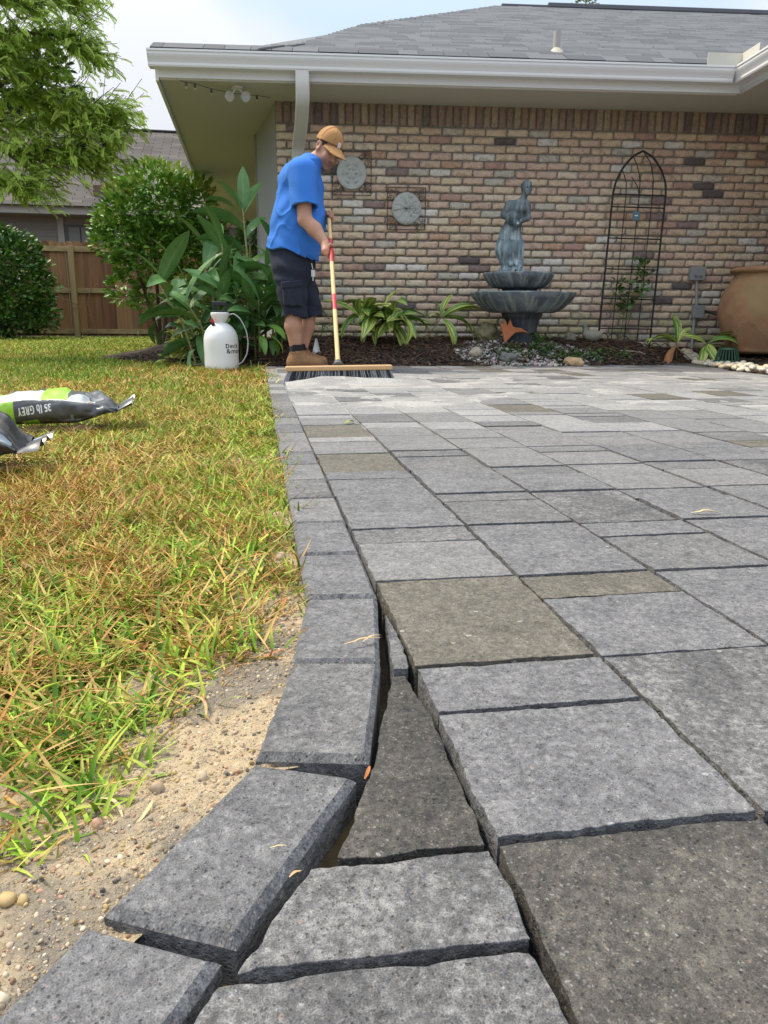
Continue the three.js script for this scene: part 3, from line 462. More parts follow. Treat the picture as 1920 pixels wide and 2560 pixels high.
  // downspout: outlet, swept elbow to the wall, leg down the wall
  {
    const path = [[0.512, 2.225, 0.675], [0.512, 2.12, 0.665], [0.508, 2.02, 0.60], [0.484, 1.90, 0.36], [0.452, 1.80, 0.13], [0.442, 1.70, 0.055], [0.440, 1.55, 0.05], [0.440, 0.3, 0.05]];
    const c = new THREE.CatmullRomCurve3(path.map((p) => V(...p)), false, 'catmullrom', 0.4), N = 60, b = new Build();
    for (let j = 0; j <= N; j++) { const p = c.getPoint(j / N), t = c.getTangent(j / N), sx = V(1, 0, 0), f = t.clone().cross(sx).normalize(); for (let i = 0; i <= 16; i++) { const a = i / 16 * TAU, q = (x) => Math.sign(x) * Math.pow(Math.abs(x), 0.35), v = p.clone().addScaledVector(sx, q(Math.cos(a)) * 0.055).addScaledVector(f, q(Math.sin(a)) * 0.036); b.v(v.x, v.y, v.z); } }
    for (let j = 0; j < N; j++) for (let i = 0; i < 16; i++) { const a = j * 17 + i; b.q(a, a + 17, a + 18, a + 1); }
    part('downspout', b.done(), offWhite, house);
  }
  // roof: deck, then shingles laid course by course
  const TH = Math.atan(0.417), EY = 2.342, EN = 0.70, rp = (s, q, up = 0) => [s, EY + q * Math.sin(TH) + up * Math.cos(TH), EN - q * Math.cos(TH) + up * Math.sin(TH)];
  const hip = [[-0.66, 0.70], [0.16, 0.66], [0.47, 0.38], [1.04, -1.4], [2.13, -3.2], [3.19, -5.0]];   // s, n of the hip line
  const hipS = (n) => { for (let i = 1; i + 1 < hip.length; i++) if (n <= hip[i][1] && n >= hip[i + 1][1]) return lerp(hip[i][0], hip[i + 1][0], (n - hip[i][1]) / (hip[i + 1][1] - hip[i][1])); return n > 0.66 ? lerp(0.16, -0.66, (n - 0.66) / 0.04) : 3.19; };
  const Y = (n) => EY + (EN - n) * 0.417;
  const deckMat = mat([0.13, 0.138, 0.155]);
  const b = new Build();
  hip.forEach(([s, n], i) => { b.v(s, Y(n) - 0.012, n); b.v(8.5, Y(n) - 0.012, n); if (i) b.q(2 * i - 2, 2 * i - 1, 2 * i + 1, 2 * i); });
  const m0 = b.p.length / 3; hip.forEach(([s, n], i) => { b.v(s, Y(n) - 0.012, n); b.v(-0.66 - (EN - n) * 0.1, EY - 0.012, n); if (i) b.q(m0 + 2 * i, m0 + 2 * i + 1, m0 + 2 * i - 1, m0 + 2 * i - 2); });
  const k0 = b.p.length / 3; b.v(3.19, Y(-5) - 0.012, -5); b.v(8.5, Y(-5) - 0.012, -5); b.v(8.5, EY, -9.6); b.v(-1.7, EY, -9.6); b.v(-1.2, EY - 0.012, -5); b.q(k0, k0 + 1, k0 + 2, k0 + 3); b.t(k0, k0 + 3, k0 + 4);
  const roof = part('roof', b.done(), deckMat, house);
  // the wing that comes forward on the right, mostly outside the picture
  part('wing_roof', (() => { const w = new Build(); w.q(w.v(4.0, EY, 0.70), w.v(4.0, EY, 3.2), w.v(7.2, EY + 1.33, 3.2), w.v(7.2, EY + 1.33, -2.5)); return w.done(); })(), mat([0.12, 0.125, 0.14]), house);
  part('wing_wall', box(5.06, 5.3, -0.05, 2.19, -0.0, 3.15), mat([0.33, 0.25, 0.18]), house);
  const granule = texC(256, 256, (u, v, i, j) => { const f = 0.7 + 0.6 * fbm(u * 80, v * 80, 2, 2, 80); return [f, f, f].map((x) => x * 0.9); }, 2);
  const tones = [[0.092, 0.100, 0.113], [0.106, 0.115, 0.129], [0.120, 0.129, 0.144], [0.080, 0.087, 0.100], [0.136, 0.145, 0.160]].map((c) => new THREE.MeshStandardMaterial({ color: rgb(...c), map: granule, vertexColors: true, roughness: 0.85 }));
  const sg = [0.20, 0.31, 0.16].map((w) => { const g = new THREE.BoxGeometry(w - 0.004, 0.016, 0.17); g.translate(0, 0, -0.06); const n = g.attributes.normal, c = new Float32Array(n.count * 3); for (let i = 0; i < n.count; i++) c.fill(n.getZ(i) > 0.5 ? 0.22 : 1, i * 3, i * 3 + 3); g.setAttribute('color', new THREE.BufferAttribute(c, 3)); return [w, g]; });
  const sh = [];
  for (let i = 0; i < 49; i++) {
    const q = i * 0.123, n = EN - q * Math.cos(TH); let s = hipS(n) + (i % 3) * 0.09 - 0.25;
    const right = Math.min(8.2, 4.02 + Math.max(0, EN - n) * 1.0 + 0.1, 5.0 + q * 0.62);
    while (s < right) { const [w, g] = sg[Math.floor(r() * 3)], a = Math.max(s, hipS(n) + 0.02), k = (s + w - a) / w; if (k > 0.12) sh.push({ s: a + w * k / 2, k, q: q + 0.02, g, m: tones[Math.floor(Math.pow(r(), 0.85) * 4.99)], lift: r() * 0.003 }); s += w; }
  }
  sh.forEach((h, i) => { const vis = h.s < 5.0 + h.q * 0.55; h.rank = (vis ? 0 : 99) + h.q; }); sh.sort((a, c) => a.rank - c.rank);
  const restS = new Map();
  sh.forEach((h, i) => {
    const p = rp(h.s, h.q, 0.006 + h.lift);
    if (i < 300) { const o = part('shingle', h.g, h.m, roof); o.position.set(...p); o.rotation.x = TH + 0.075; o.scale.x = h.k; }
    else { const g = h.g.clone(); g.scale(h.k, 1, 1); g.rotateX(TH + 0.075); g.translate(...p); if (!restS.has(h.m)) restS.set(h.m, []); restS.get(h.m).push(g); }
  });
  for (const [m, l] of restS) tag(part('shingle_field', l, m, roof), null, null, null, 'stuff');
  // hip and ridge caps, the raised ridge vent
  const capMat = new THREE.MeshStandardMaterial({ color: rgb(0.145, 0.153, 0.172), map: granule, roughness: 0.85 });
  const caps = []; for (let i = 1; i + 1 < hip.length; i++) { const [s0, n0] = hip[i], [s1, n1] = hip[i + 1], L = Math.hypot(s1 - s0, n1 - n0), k = Math.max(1, Math.round(L / 0.2)); for (let j = 0; j < k; j++) caps.push([lerp(s0, s1, j / k), lerp(n0, n1, j / k), lerp(s0, s1, (j + 1) / k), lerp(n0, n1, (j + 1) / k)]); }
  for (const [s0, n0, s1, n1] of caps) { const a = V(s0, Y(n0) + 0.002, n0), c = V(s1, Y(n1) + 0.008, n1), d = c.clone().sub(a), g = new THREE.BoxGeometry(0.15, 0.012, d.length() + 0.03); const o = part('hip_cap', g, capMat, roof); o.position.copy(a.clone().add(c).multiplyScalar(0.5)); o.lookAt(house.localToWorld(c.clone())); }
  part('ridge_cap', box(3.19, 3.9, Y(-5) - 0.01, Y(-5) + 0.025, -5.12, -4.92, 0.008), capMat, roof);
  part('ridge_vent', [box(3.86, 8.3, Y(-5) - 0.01, Y(-5) + 0.055, -5.15, -4.9, 0.015)], capMat, roof);
  // plumbing vent with its flared boot
  const lead = mat([0.40, 0.38, 0.35], { roughness: 0.6 }), pv = part('vent_pipe', (() => { const g = new THREE.CylinderGeometry(0.030, 0.030, 0.26, 18); g.translate(2.615, 2.55, 0.30); return g; })(), lead, house);
  part('pipe_boot', (() => { const g = new THREE.LatheGeometry([[0.09, 0], [0.075, 0.02], [0.055, 0.055], [0.035, 0.075], [0.031, 0.08]].map((p) => new THREE.Vector2(p[0], p[1])), 20); g.translate(2.615, 2.475, 0.30); return g; })(), mat([0.50, 0.46, 0.38], { roughness: 0.6 }), pv);
}
// twin floodlight and a string of small lamps under the overhang
{
  const f = thing('floodlight', 'twin-headed clear floodlight fixed under the deep eave', 'floodlight', hpos(-0.02, 2.17, 0.42), -HA); f.scale.setScalar(0.82);
  part('base_plate', (() => { const g = new THREE.CylinderGeometry(0.055, 0.058, 0.022, 24); g.translate(0, -0.012, 0); return g; })(), white, f);
  for (const s of [-1, 1]) {
    part('arm', bar([s * 0.02, -0.02, 0.0], [s * 0.055, -0.065, -0.02], 0.009, 10), white, f);
    const h = part('lamp_head', (() => { const g = new THREE.LatheGeometry([[0, -0.055], [0.02, -0.052], [0.028, -0.03], [0.045, 0.0], [0.05, 0.012], [0.047, 0.012], [0.04, 0.0], [0.024, -0.028], [0, -0.04]].map((p) => new THREE.Vector2(p[0], p[1])), 24); g.rotateX(PI * 0.62); g.rotateY(s * 0.35); g.translate(s * 0.075, -0.085, -0.005); return g; })(), mat([0.7, 0.71, 0.72], { roughness: 0.25 }), f);
    part('lens', (() => { const g = new THREE.SphereGeometry(0.042, 20, 10, 0, TAU, 0, PI / 2); g.scale(1, 0.35, 1); g.rotateX(PI * 0.62); g.rotateY(s * 0.35); g.translate(s * 0.078, -0.088, 0.003); return g; })(), new THREE.MeshPhysicalMaterial({ color: 0xffffff, roughness: 0.08, transmission: 0.9, thickness: 0 }), h);
  }
  const l = thing('string_light', 'thin dark light string with small sockets sagging below the soffit', 'string light', hpos(0, 2.17, 0), -HA);
  const cable = [[-0.47, -0.006, 0.60], [-0.40, -0.02, 0.575], [-0.339, -0.018, 0.536], [-0.224, -0.03, 0.45], [-0.108, -0.022, 0.339], [0.0, -0.025, 0.29], [0.12, -0.018, 0.245], [0.225, -0.006, 0.147]];
  const dk = mat([0.09, 0.09, 0.085]);
  part('cable', tube(cable, 0.0026, 6, 40), dk, l);
  for (const k of [1, 2, 3, 4, 6]) { const p = cable[k], o = part('socket', new THREE.CylinderGeometry(0.008, 0.010, 0.03, 10), dk, l); o.position.set(p[0], p[1] - 0.014, p[2]); part('bulb', ball(0, -0.022, 0, 0.009, 0.013, 0.009, 10), new THREE.MeshPhysicalMaterial({ color: 0xffffff, roughness: 0.1, transmission: 0.9, thickness: 0 }), o); }
}
// two wall medallions: a moulded disc held in a square wire frame with scrolls
function medallion(s, y, half, rad, petals, label, seed) {
  const t = thing('wall_medallion', label, 'wall plaque', hpos(s, y, 0.022), -HA, 'pair of round wall plaques in square wire frames');
  const rel = (a, q) => petals === 6
    ? 0.020 * Math.pow(Math.abs(Math.cos(a * 3)), 2.5) * sst(0.05, 0.3, q) * sst(0.97, 0.7, q) * (0.6 + 0.4 * Math.cos(q * 22)) + 0.008 * sst(0.18, 0.05, q) + 0.006 * Math.pow(Math.abs(Math.sin(a * 3)), 8) * sst(0.4, 0.9, q)
    : 0.024 * vn(Math.abs(Math.sin(a)) * 9 + seed, Math.cos(a) * q * 8 + q * 5, seed) * sst(0.98, 0.8, q) + 0.004 * Math.pow(Math.abs(Math.cos(a * 4)), 3) * sst(0.2, 0.5, q) * sst(0.95, 0.7, q);
  const g = grid(120, 26, (u, v) => { const q = Math.min(1, v * 1.12), a = u * TAU, z = v > 0.9 ? lerp(0.018, 0, (v - 0.9) / 0.1) : 0.018 + rel(a, q) + 0.005 * sst(0.86, 0.9, q) * sst(1, 0.95, q); return [Math.cos(a) * q * rad, Math.sin(a) * q * rad * 1.04, z, u * 3, v]; });
  part('disc', g, mat([0.52, 0.54, 0.50], { roughness: 0.85, side: THREE.DoubleSide, map: texC(128, 128, (u, v) => { const f = 0.75 + 0.45 * fbm(u * 20 + seed, v * 20, 2, 4); return [f, f, f]; }, 2) }), t);
  const iron = mat([0.085, 0.06, 0.05], { roughness: 0.8 });
  const h = half, fr = [[-h, -h], [h, -h], [h, h], [-h, h]];
  part('frame', fr.map((p, i) => { const q = fr[(i + 1) % 4]; return bar([p[0], p[1] * 1.04, 0.004], [q[0], q[1] * 1.04, 0.004], 0.004, 6); }), iron, t);
  const spiral = (cx, cy, r0, dir, ph) => { const pts = []; for (let k = 0; k <= 18; k++) { const a = ph + dir * k / 18 * TAU * 1.35, q = r0 * (1 - k / 24); pts.push([cx + Math.cos(a) * q, cy + Math.sin(a) * q, 0.004]); } return tube(pts, 0.0028, 5, 30); };
  for (let i = 0; i < 4; i++) for (const dir of [-1, 1]) { const a = i * PI / 2, cx = 0.8 * h, cy = dir * 0.5 * h; part('scroll', spiral(cx * Math.cos(a) - cy * Math.sin(a), cx * Math.sin(a) + cy * Math.cos(a), 0.17 * h, dir, a), iron, t); }
  for (let i = 0; i < 4; i++) { const a = PI / 4 + i * PI / 2; part('scroll', spiral(Math.cos(a) * h * 1.16, Math.sin(a) * h * 1.18, 0.15 * h, 1, a), iron, t); }
}
medallion(0.912, 1.603, 0.172, 0.132, 6, 'round grey plaque with a six-petal rosette, higher one behind the man\'s cap', 3);
medallion(1.402, 1.318, 0.170, 0.132, 8, 'round grey plaque with leafy scroll relief, lower one nearer the fountain', 8);
// outlet box and conduit on the wall
{
  const t = thing('outlet_box', 'grey electrical box on a conduit up the brick wall by the urn', 'electrical box', hpos(0, 0, 0), -HA), g = mat([0.30, 0.305, 0.30], { roughness: 0.5 });
  part('cover', [box(4.062, 4.205, 0.728, 0.852, 0.012, 0.075, 0.008)], g, t);
  for (const s of [-1, 1]) part('hinge_lug', tube([[4.134 + s * 0.035, 0.772, 0.078], [4.134 + s * 0.022, 0.758, 0.082], [4.134 + s * 0.008, 0.768, 0.08]], 0.005, 6, 10), mat([0.14, 0.145, 0.145]), t);
  part('junction_box', box(4.128, 4.235, 0.388, 0.505, 0.012, 0.07, 0.006), g, t);
  part('conduit', [bar([4.16, 0.1, 0.035], [4.155, 0.39, 0.035], 0.013, 12), bar([4.165, 0.50, 0.035], [4.14, 0.74, 0.035], 0.013, 12)], mat([0.36, 0.365, 0.36], { roughness: 0.45 }), t);
  part('cable', tube([[4.23, 0.46, 0.05], [4.33, 0.425, 0.06], [4.45, 0.385, 0.09], [4.6, 0.33, 0.13]], 0.008, 7, 20), mat([0.05, 0.048, 0.045]), t);
}

// ------------------------------------------------------------------ fence, neighbour's house
const woodTex = (c0, c1, seed) => texC(256, 512, (u, v) => { const g = fbm(u * 26 + seed, v * 2.2, seed, 4), k = fbm(u * 5, v * 3 + seed, seed + 5, 4); return [0, 1, 2].map((q) => lerp(c0[q], c1[q], clamp(k * 1.3 - 0.15)) * (0.62 + 0.75 * g)); }, 1);
{
  const f = thing('wooden_fence', 'brown dog-eared picket fence with pale post and rails behind the lawn', 'fence', [0, 0, -15.9]), r = RNG(81);
  const wm = [0, 1, 2, 3].map((k) => new THREE.MeshStandardMaterial({ map: woodTex([[0.23, 0.10, 0.042], [0.29, 0.14, 0.058], [0.20, 0.08, 0.032], [0.34, 0.18, 0.075]][k], [[0.10, 0.05, 0.028], [0.16, 0.08, 0.04], [0.09, 0.045, 0.025], [0.20, 0.11, 0.05]][k], k * 11), roughness: 0.85 }));
  const sh = new THREE.Shape([[-0.067, 0], [0.067, 0], [0.067, 1.66], [0.04, 1.705], [-0.04, 1.705], [-0.067, 1.66]].map((p) => new THREE.Vector2(...p)));
  const pg = [0, 1, 2].map((k) => { const g = new THREE.ExtrudeGeometry(sh, { depth: 0.016, bevelEnabled: false }), u = g.attributes.uv; for (let i = 0; i < u.count; i++) u.setXY(i, u.getX(i) * 2.5 + k * 0.37, u.getY(i) * 0.5); return g; });
  for (let x = -9.2, i = 0; x < 2.5; x += 0.1395, i++) { const o = part('picket', pg[Math.floor(r() * 3)], wm[Math.floor(r() * 4)], f); o.position.set(x + (r() - 0.5) * 0.006, 0.02 + (r() - 0.5) * 0.025, -0.02 + (r() - 0.5) * 0.006); o.rotation.z = (r() - 0.5) * 0.008; }
  const pale = new THREE.MeshStandardMaterial({ map: woodTex([0.36, 0.27, 0.13], [0.25, 0.18, 0.09], 71), roughness: 0.85 });
  for (const [y0, y1] of [[0.05, 0.14], [0.80, 0.89], [1.545, 1.635]]) for (let x = -8.1; x < 2; x += 2.4) part('rail', box(x + 0.002, x + 2.398, y0, y1, 0.0, 0.038, 0.004), pale, f);
  for (let x = -8.1; x < 2; x += 2.4) part('post', box(x - 0.047, x + 0.047, -0.05, 1.64, 0.040, 0.13, 0.006), pale, f);
  const vm = mat([0.26, 0.12, 0.06]);
  solo('dry_vine', [tube([[-2.9, 0.03, -15.72], [-3.0, 0.3, -15.74], [-3.06, 0.6, -15.75], [-2.98, 0.86, -15.76], [-2.86, 0.98, -15.8]], 0.008, 5), tube([[-3.0, 0.35, -15.74], [-3.3, 0.62, -15.72], [-3.52, 0.68, -15.75]], 0.006, 5), tube([[-3.06, 0.6, -15.75], [-3.3, 0.52, -15.72], [-3.6, 0.8, -15.78]], 0.006, 5)], vm, 'thin brown dry vine hanging on the fence post', 'vine');
}
{
  const h = thing('neighbour_house', 'grey-sided house with brown shingle roof beyond the fence', 'house', [0, 0, -19.5]), r = RNG(91);
  const sid = mat([0.20, 0.185, 0.165]), trim = mat([0.33, 0.315, 0.28]);
  const wl = part('wall', box(-12, 4, -0.05, 2.75, -10.4, -0.55), mat([0.14, 0.13, 0.12]), h);
  for (let y = 0.1; y < 2.66; y += 0.155) { const g = new THREE.BoxGeometry(15.9, 0.165, 0.016); g.rotateX(-0.075); g.translate(-4, y, -0.533); part('siding_board', g, sid, wl); }
  part('corner_board', box(-4.42, -4.28, -0.05, 2.62, -0.545, -0.49, 0.004), trim, h);
  const win = part('window', box(-4.275, -2.9, 0.6, 2.45, -0.53, -0.50), mat([0.10, 0.10, 0.098]), h);
  for (let x = -4.05; x < -2.95; x += 0.28) part('shutter_slat', box(x - 0.125, x + 0.125, 0.65, 2.40, -0.498, -0.47, 0.005), mat([0.17, 0.17, 0.16]), win);
  part('fascia', box(-12, 4, 2.625, 2.815, -0.03, 0.0), trim, h);
  part('soffit', box(-12, 4, 2.625, 2.64, -0.6, -0.031), mat([0.22, 0.21, 0.19]), h);
  const th = Math.atan(0.5), len = 6.16, rf = part('roof', (() => { const b = new Build(); b.q(b.v(-12.3, 2.80, 0.06), b.v(4.3, 2.80, 0.06), b.v(4.3, 5.555, -5.45), b.v(-12.3, 5.555, -5.45)); b.q(b.v(-12.3, 5.555, -5.45), b.v(4.3, 5.555, -5.45), b.v(4.3, 2.8, -10.9), b.v(-12.3, 2.8, -10.9)); return b.done(); })(), mat([0.05, 0.045, 0.042]), h);
  const gr = texC(256, 256, (u, v) => { const f = 0.7 + 0.6 * fbm(u * 60, v * 60, 2, 2, 60); return [f, f, f]; }, 1);
  const tones = [[0.060, 0.054, 0.051], [0.085, 0.076, 0.071], [0.11, 0.097, 0.088], [0.072, 0.065, 0.062]].map((c) => new THREE.MeshStandardMaterial({ color: rgb(...c), map: gr, roughness: 0.9 }));
  const sg = new THREE.BoxGeometry(0.46, 0.024, 0.2); sg.translate(0, 0, -0.06);
  const sh = [];
  for (let i = 0; i < 40; i++) for (let x = -9.5 + (i % 2) * 0.24; x < 2.4; x += 0.48) sh.push([x, i * 0.152]);
  sh.sort((a, b) => (Math.abs(a[0] + 4) + a[1] * 0.8) - (Math.abs(b[0] + 4) + b[1] * 0.8));
  const rest = new Map();
  sh.forEach(([x, q], i) => { const p = [x, 2.81 + q * Math.sin(th), 0.05 - q * Math.cos(th)], m = tones[Math.floor(r() * 4)]; if (i < 300) { const o = part('shingle', sg, m, rf); o.position.set(...p); o.rotation.x = th + 0.06; } else { const g = sg.clone(); g.rotateX(th + 0.06); g.translate(...p); if (!rest.has(m)) rest.set(m, []); rest.get(m).push(g); } });
  for (const [m, l] of rest) tag(part('shingle_field', l, m, rf), null, null, null, 'stuff');
  part('ridge_cap', box(-12.3, 4.3, 5.55, 5.60, -5.55, -5.33, 0.01), tones[0], rf);
  part('roof_vent', [box(-3.55, -2.95, 2.98, 3.34, -0.95, -0.42, 0.02)], mat([0.14, 0.085, 0.07]), h);
  part('dormer_vent', (() => { const g = new THREE.CylinderGeometry(0.02, 0.2, 0.55, 4); g.rotateY(PI / 4); g.translate(-1.75, 5.35, -5.0); return g; })(), mat([0.50, 0.38, 0.25]), h);
}

// ------------------------------------------------------------------ lawn: tufts of live and dried blades, one mass nobody could count
{
  const lawn = new THREE.Group(); lawn.name = 'grass'; scene.add(lawn);
  tag(lawn, 'patchy lawn of green and straw-brown blades left of the patio', 'grass', null, 'stuff');
  const r = RNG(9), bladeMat = new THREE.MeshPhysicalMaterial({ vertexColors: true, roughness: 0.6, transmission: 0.22, thickness: 0, side: THREE.DoubleSide, specularIntensity: 0.5 });
  const green = [[0.20, 0.36, 0.03], [0.29, 0.45, 0.045], [0.12, 0.26, 0.025], [0.36, 0.48, 0.06], [0.42, 0.48, 0.08]], straw = [[0.50, 0.28, 0.075], [0.38, 0.175, 0.04], [0.60, 0.42, 0.15], [0.24, 0.105, 0.028], [0.55, 0.45, 0.14]];
  // a blade bends over along its length; col is its own colour, tips may be dry
  function blade(b, x, z, len, w, yaw, lean, curl, c, tip, y0 = 0) {
    const S = 4, dx = Math.cos(yaw), dz = Math.sin(yaw); let px = x, py = y0, pz = z, a = lean, prev = null;
    for (let k = 0; k <= S; k++) {
      const t = k / S, ww = w * (t < 0.15 ? 0.75 : 1) * Math.pow(1 - t * 0.96, 0.65), cc = [0, 1, 2].map((q) => lerp(c[q], tip[q], sst(0.45, 1, t)));
      const l = b.v(px - dz * ww, py, pz + dx * ww, 0, t, cc), m = b.v(px, py - w * 0.35, pz, 0.5, t, cc), rr = b.v(px + dz * ww, py, pz - dx * ww, 1, t, cc);
      if (prev) { b.q(prev[0], prev[1], m, l); b.q(prev[1], prev[2], rr, m); }
      prev = [l, m, rr]; a += curl / S; const st = len / S; px += Math.sin(a) * dx * st; pz += Math.sin(a) * dz * st; py += Math.cos(a) * st; if (py < 0.002) py = 0.002;
    }
  }
  const tuft = (nG, nS, spread, len, w) => {
    const b = new Build(), pick = (l) => { const c = l[Math.floor(r() * l.length)], f = 0.8 + r() * 0.4; return c.map((x) => x * f); };
    for (let i = 0; i < nS; i++) { const c = pick(straw); const a = r() * TAU, d = Math.sqrt(r()) * spread; blade(b, Math.cos(a) * d, Math.sin(a) * d, len * (0.6 + r() * 0.9), w * (0.45 + r() * 0.5), r() * TAU, 1.0 + r() * 0.6, (r() - 0.4) * 0.9, c, pick(straw), 0.003 + r() * 0.020); }
    for (let i = 0; i < nG; i++) { const c = pick(green), a = r() * TAU, d = Math.sqrt(r()) * spread; blade(b, Math.cos(a) * d, Math.sin(a) * d, len * (0.55 + r() * 0.75), w * (0.7 + r() * 0.6), r() * TAU, 0.15 + r() * 0.7, 0.3 + r() * 1.1, c, r() < 0.25 ? pick(straw) : c.map((x) => x * 1.25), 0.003); }
    return b.done();
  };
  const blocked = (x, z) => x > turfEdge(z) || inBed(x, z) || (z < -6.05 && x > -0.02 && z > -9.6) || (z < -9.6 && x > 1.5) || (Math.abs(x + 0.235) < 0.11 && Math.abs(z + 5.95) < 0.11);
  const bagAt = (x, z) => (x < -0.52 && x > -1.2 && z < -2.72 && z > -2.98) || (x < -0.60 && x > -1.3 && z < -1.98 && z > -2.2);
  const q = new THREE.Quaternion(), E = new THREE.Euler();
  function sow(geos, z0, z1, per, xl, dry, sc) {
    const lists = geos.map(() => [[], []]);
    const area = (zz) => turfEdge(zz) - xl(zz);
    const dz = 0.1; let acc = 0;
    for (let z = z0; z > z1; z -= dz) {
      acc += area(z - dz / 2) * dz * per;
      for (; acc > 0; acc--) {
        const zz = z - r() * dz, ed = turfEdge(zz) + (r() - 0.5) * 0.035 + (zz > -1 ? 0.012 : 0.006), x = lerp(xl(zz), ed, Math.pow(r(), 0.92));
        if (blocked(x - 0.022, zz) || bagAt(x, zz)) continue;
        const patch = fbm(x * 1.7 + 5, zz * 1.1, 0, 3), e = ed - x, thin = e < 0.05 ? 0.9 : 1;
        const kind = r() < clamp(dry(zz) + (patch - 0.5) * (zz < -7 ? 0.7 : 2.2) - (e < 0.22 && zz > -3 ? 0.3 : 0)) ? 1 : 0, gi = kind * (geos.length / 2) + Math.floor(r() * geos.length / 2);
        E.set((r() - 0.5) * 0.3, r() * TAU, (r() - 0.5) * 0.3 - (e < 0.07 ? 0.22 : 0)); q.setFromEuler(E);
        const s = sc * (0.75 + r() * 0.5) * thin; lists[gi][0].push(new THREE.Matrix4().compose(V(x, soilY(x, zz) - 0.004, zz), q.clone(), V(s, s * (0.85 + r() * 0.3), s)));
        const f = 0.85 + r() * 0.3 + (patch - 0.5) * 0.3; lists[gi][1].push(rgb(f * (1 + (r() - 0.5) * 0.12), f, f * (1 + (r() - 0.5) * 0.2)));
      }
    }
    geos.forEach((g, i) => { if (lists[i][0].length) instances('grass_tuft', g, bladeMat, lists[i][0], lists[i][1], lawn, 'stuff'); });
  }
  const set = (len, w, sp, n) => [tuft(n * 1.1, n * 0.3, sp, len, w), tuft(n * 1.2, n * 0.2, sp, len, w), tuft(n, n * 0.4, sp, len * 0.9, w), tuft(n * 0.3, n * 1.2, sp, len, w), tuft(n * 0.45, n * 1.0, sp, len, w), tuft(n * 0.2, n * 1.3, sp, len * 0.9, w)];
  const left = (z) => 0.6 * z - 0.75;
  sow(set(0.046, 0.0023, 0.040, 20), -0.15, -1.9, 1150, (z) => Math.max(left(z), -1.45), () => 0.35, 1);
  sow(set(0.043, 0.0027, 0.052, 19), -1.9, -4.2, 520, (z) => Math.max(left(z), -2.6), () => 0.28, 1);
  sow(set(0.045, 0.0036, 0.08, 19), -4.2, -8.5, 240, (z) => Math.max(left(z), -5.2), () => 0.12, 1);
  sow(set(0.050, 0.0060, 0.14, 24), -8.5, -15.8, 85, (z) => Math.max(left(z), -9), (z) => 0.02, 1);
}

// ------------------------------------------------------------------ planting bed
const bedY = (x, z) => {
  const s = x * Math.cos(HA) + (z - HZ) * Math.sin(HA), n = -x * Math.sin(HA) + (z - HZ) * Math.cos(HA);
  const right = x > 3.45, e = right ? Math.max((x - patioRight(z)) * 0.55, PATIO_FAR - 0.2 - z, 0.0) : (x < 0.05 ? Math.max(0, (x - bedLeft(z)) * 0.9) : PATIO_FAR - z);
  let y = 0.165 * sst(-0.02, x < 0 ? 0.9 : 0.75, e) * (right ? 0.62 : 1) + 0.030 * sst(0.0, 0.14, e) * (x > 0.2 && x < 3.3 ? 1 : 0.3);
  y += 0.075 * Math.exp(-Math.pow((s - 2.28) / 0.36, 2) - Math.pow((n - 0.82) / 0.3, 2));
  return y - 0.018 + 0.035 * (fbm(x * 7, z * 7, 2, 4) - 0.5) + 0.014 * (vn(x * 38, z * 38) - 0.5);
};
const bedH = (s, n) => { const [x, z] = hs(s, n); return bedY(x, z); };
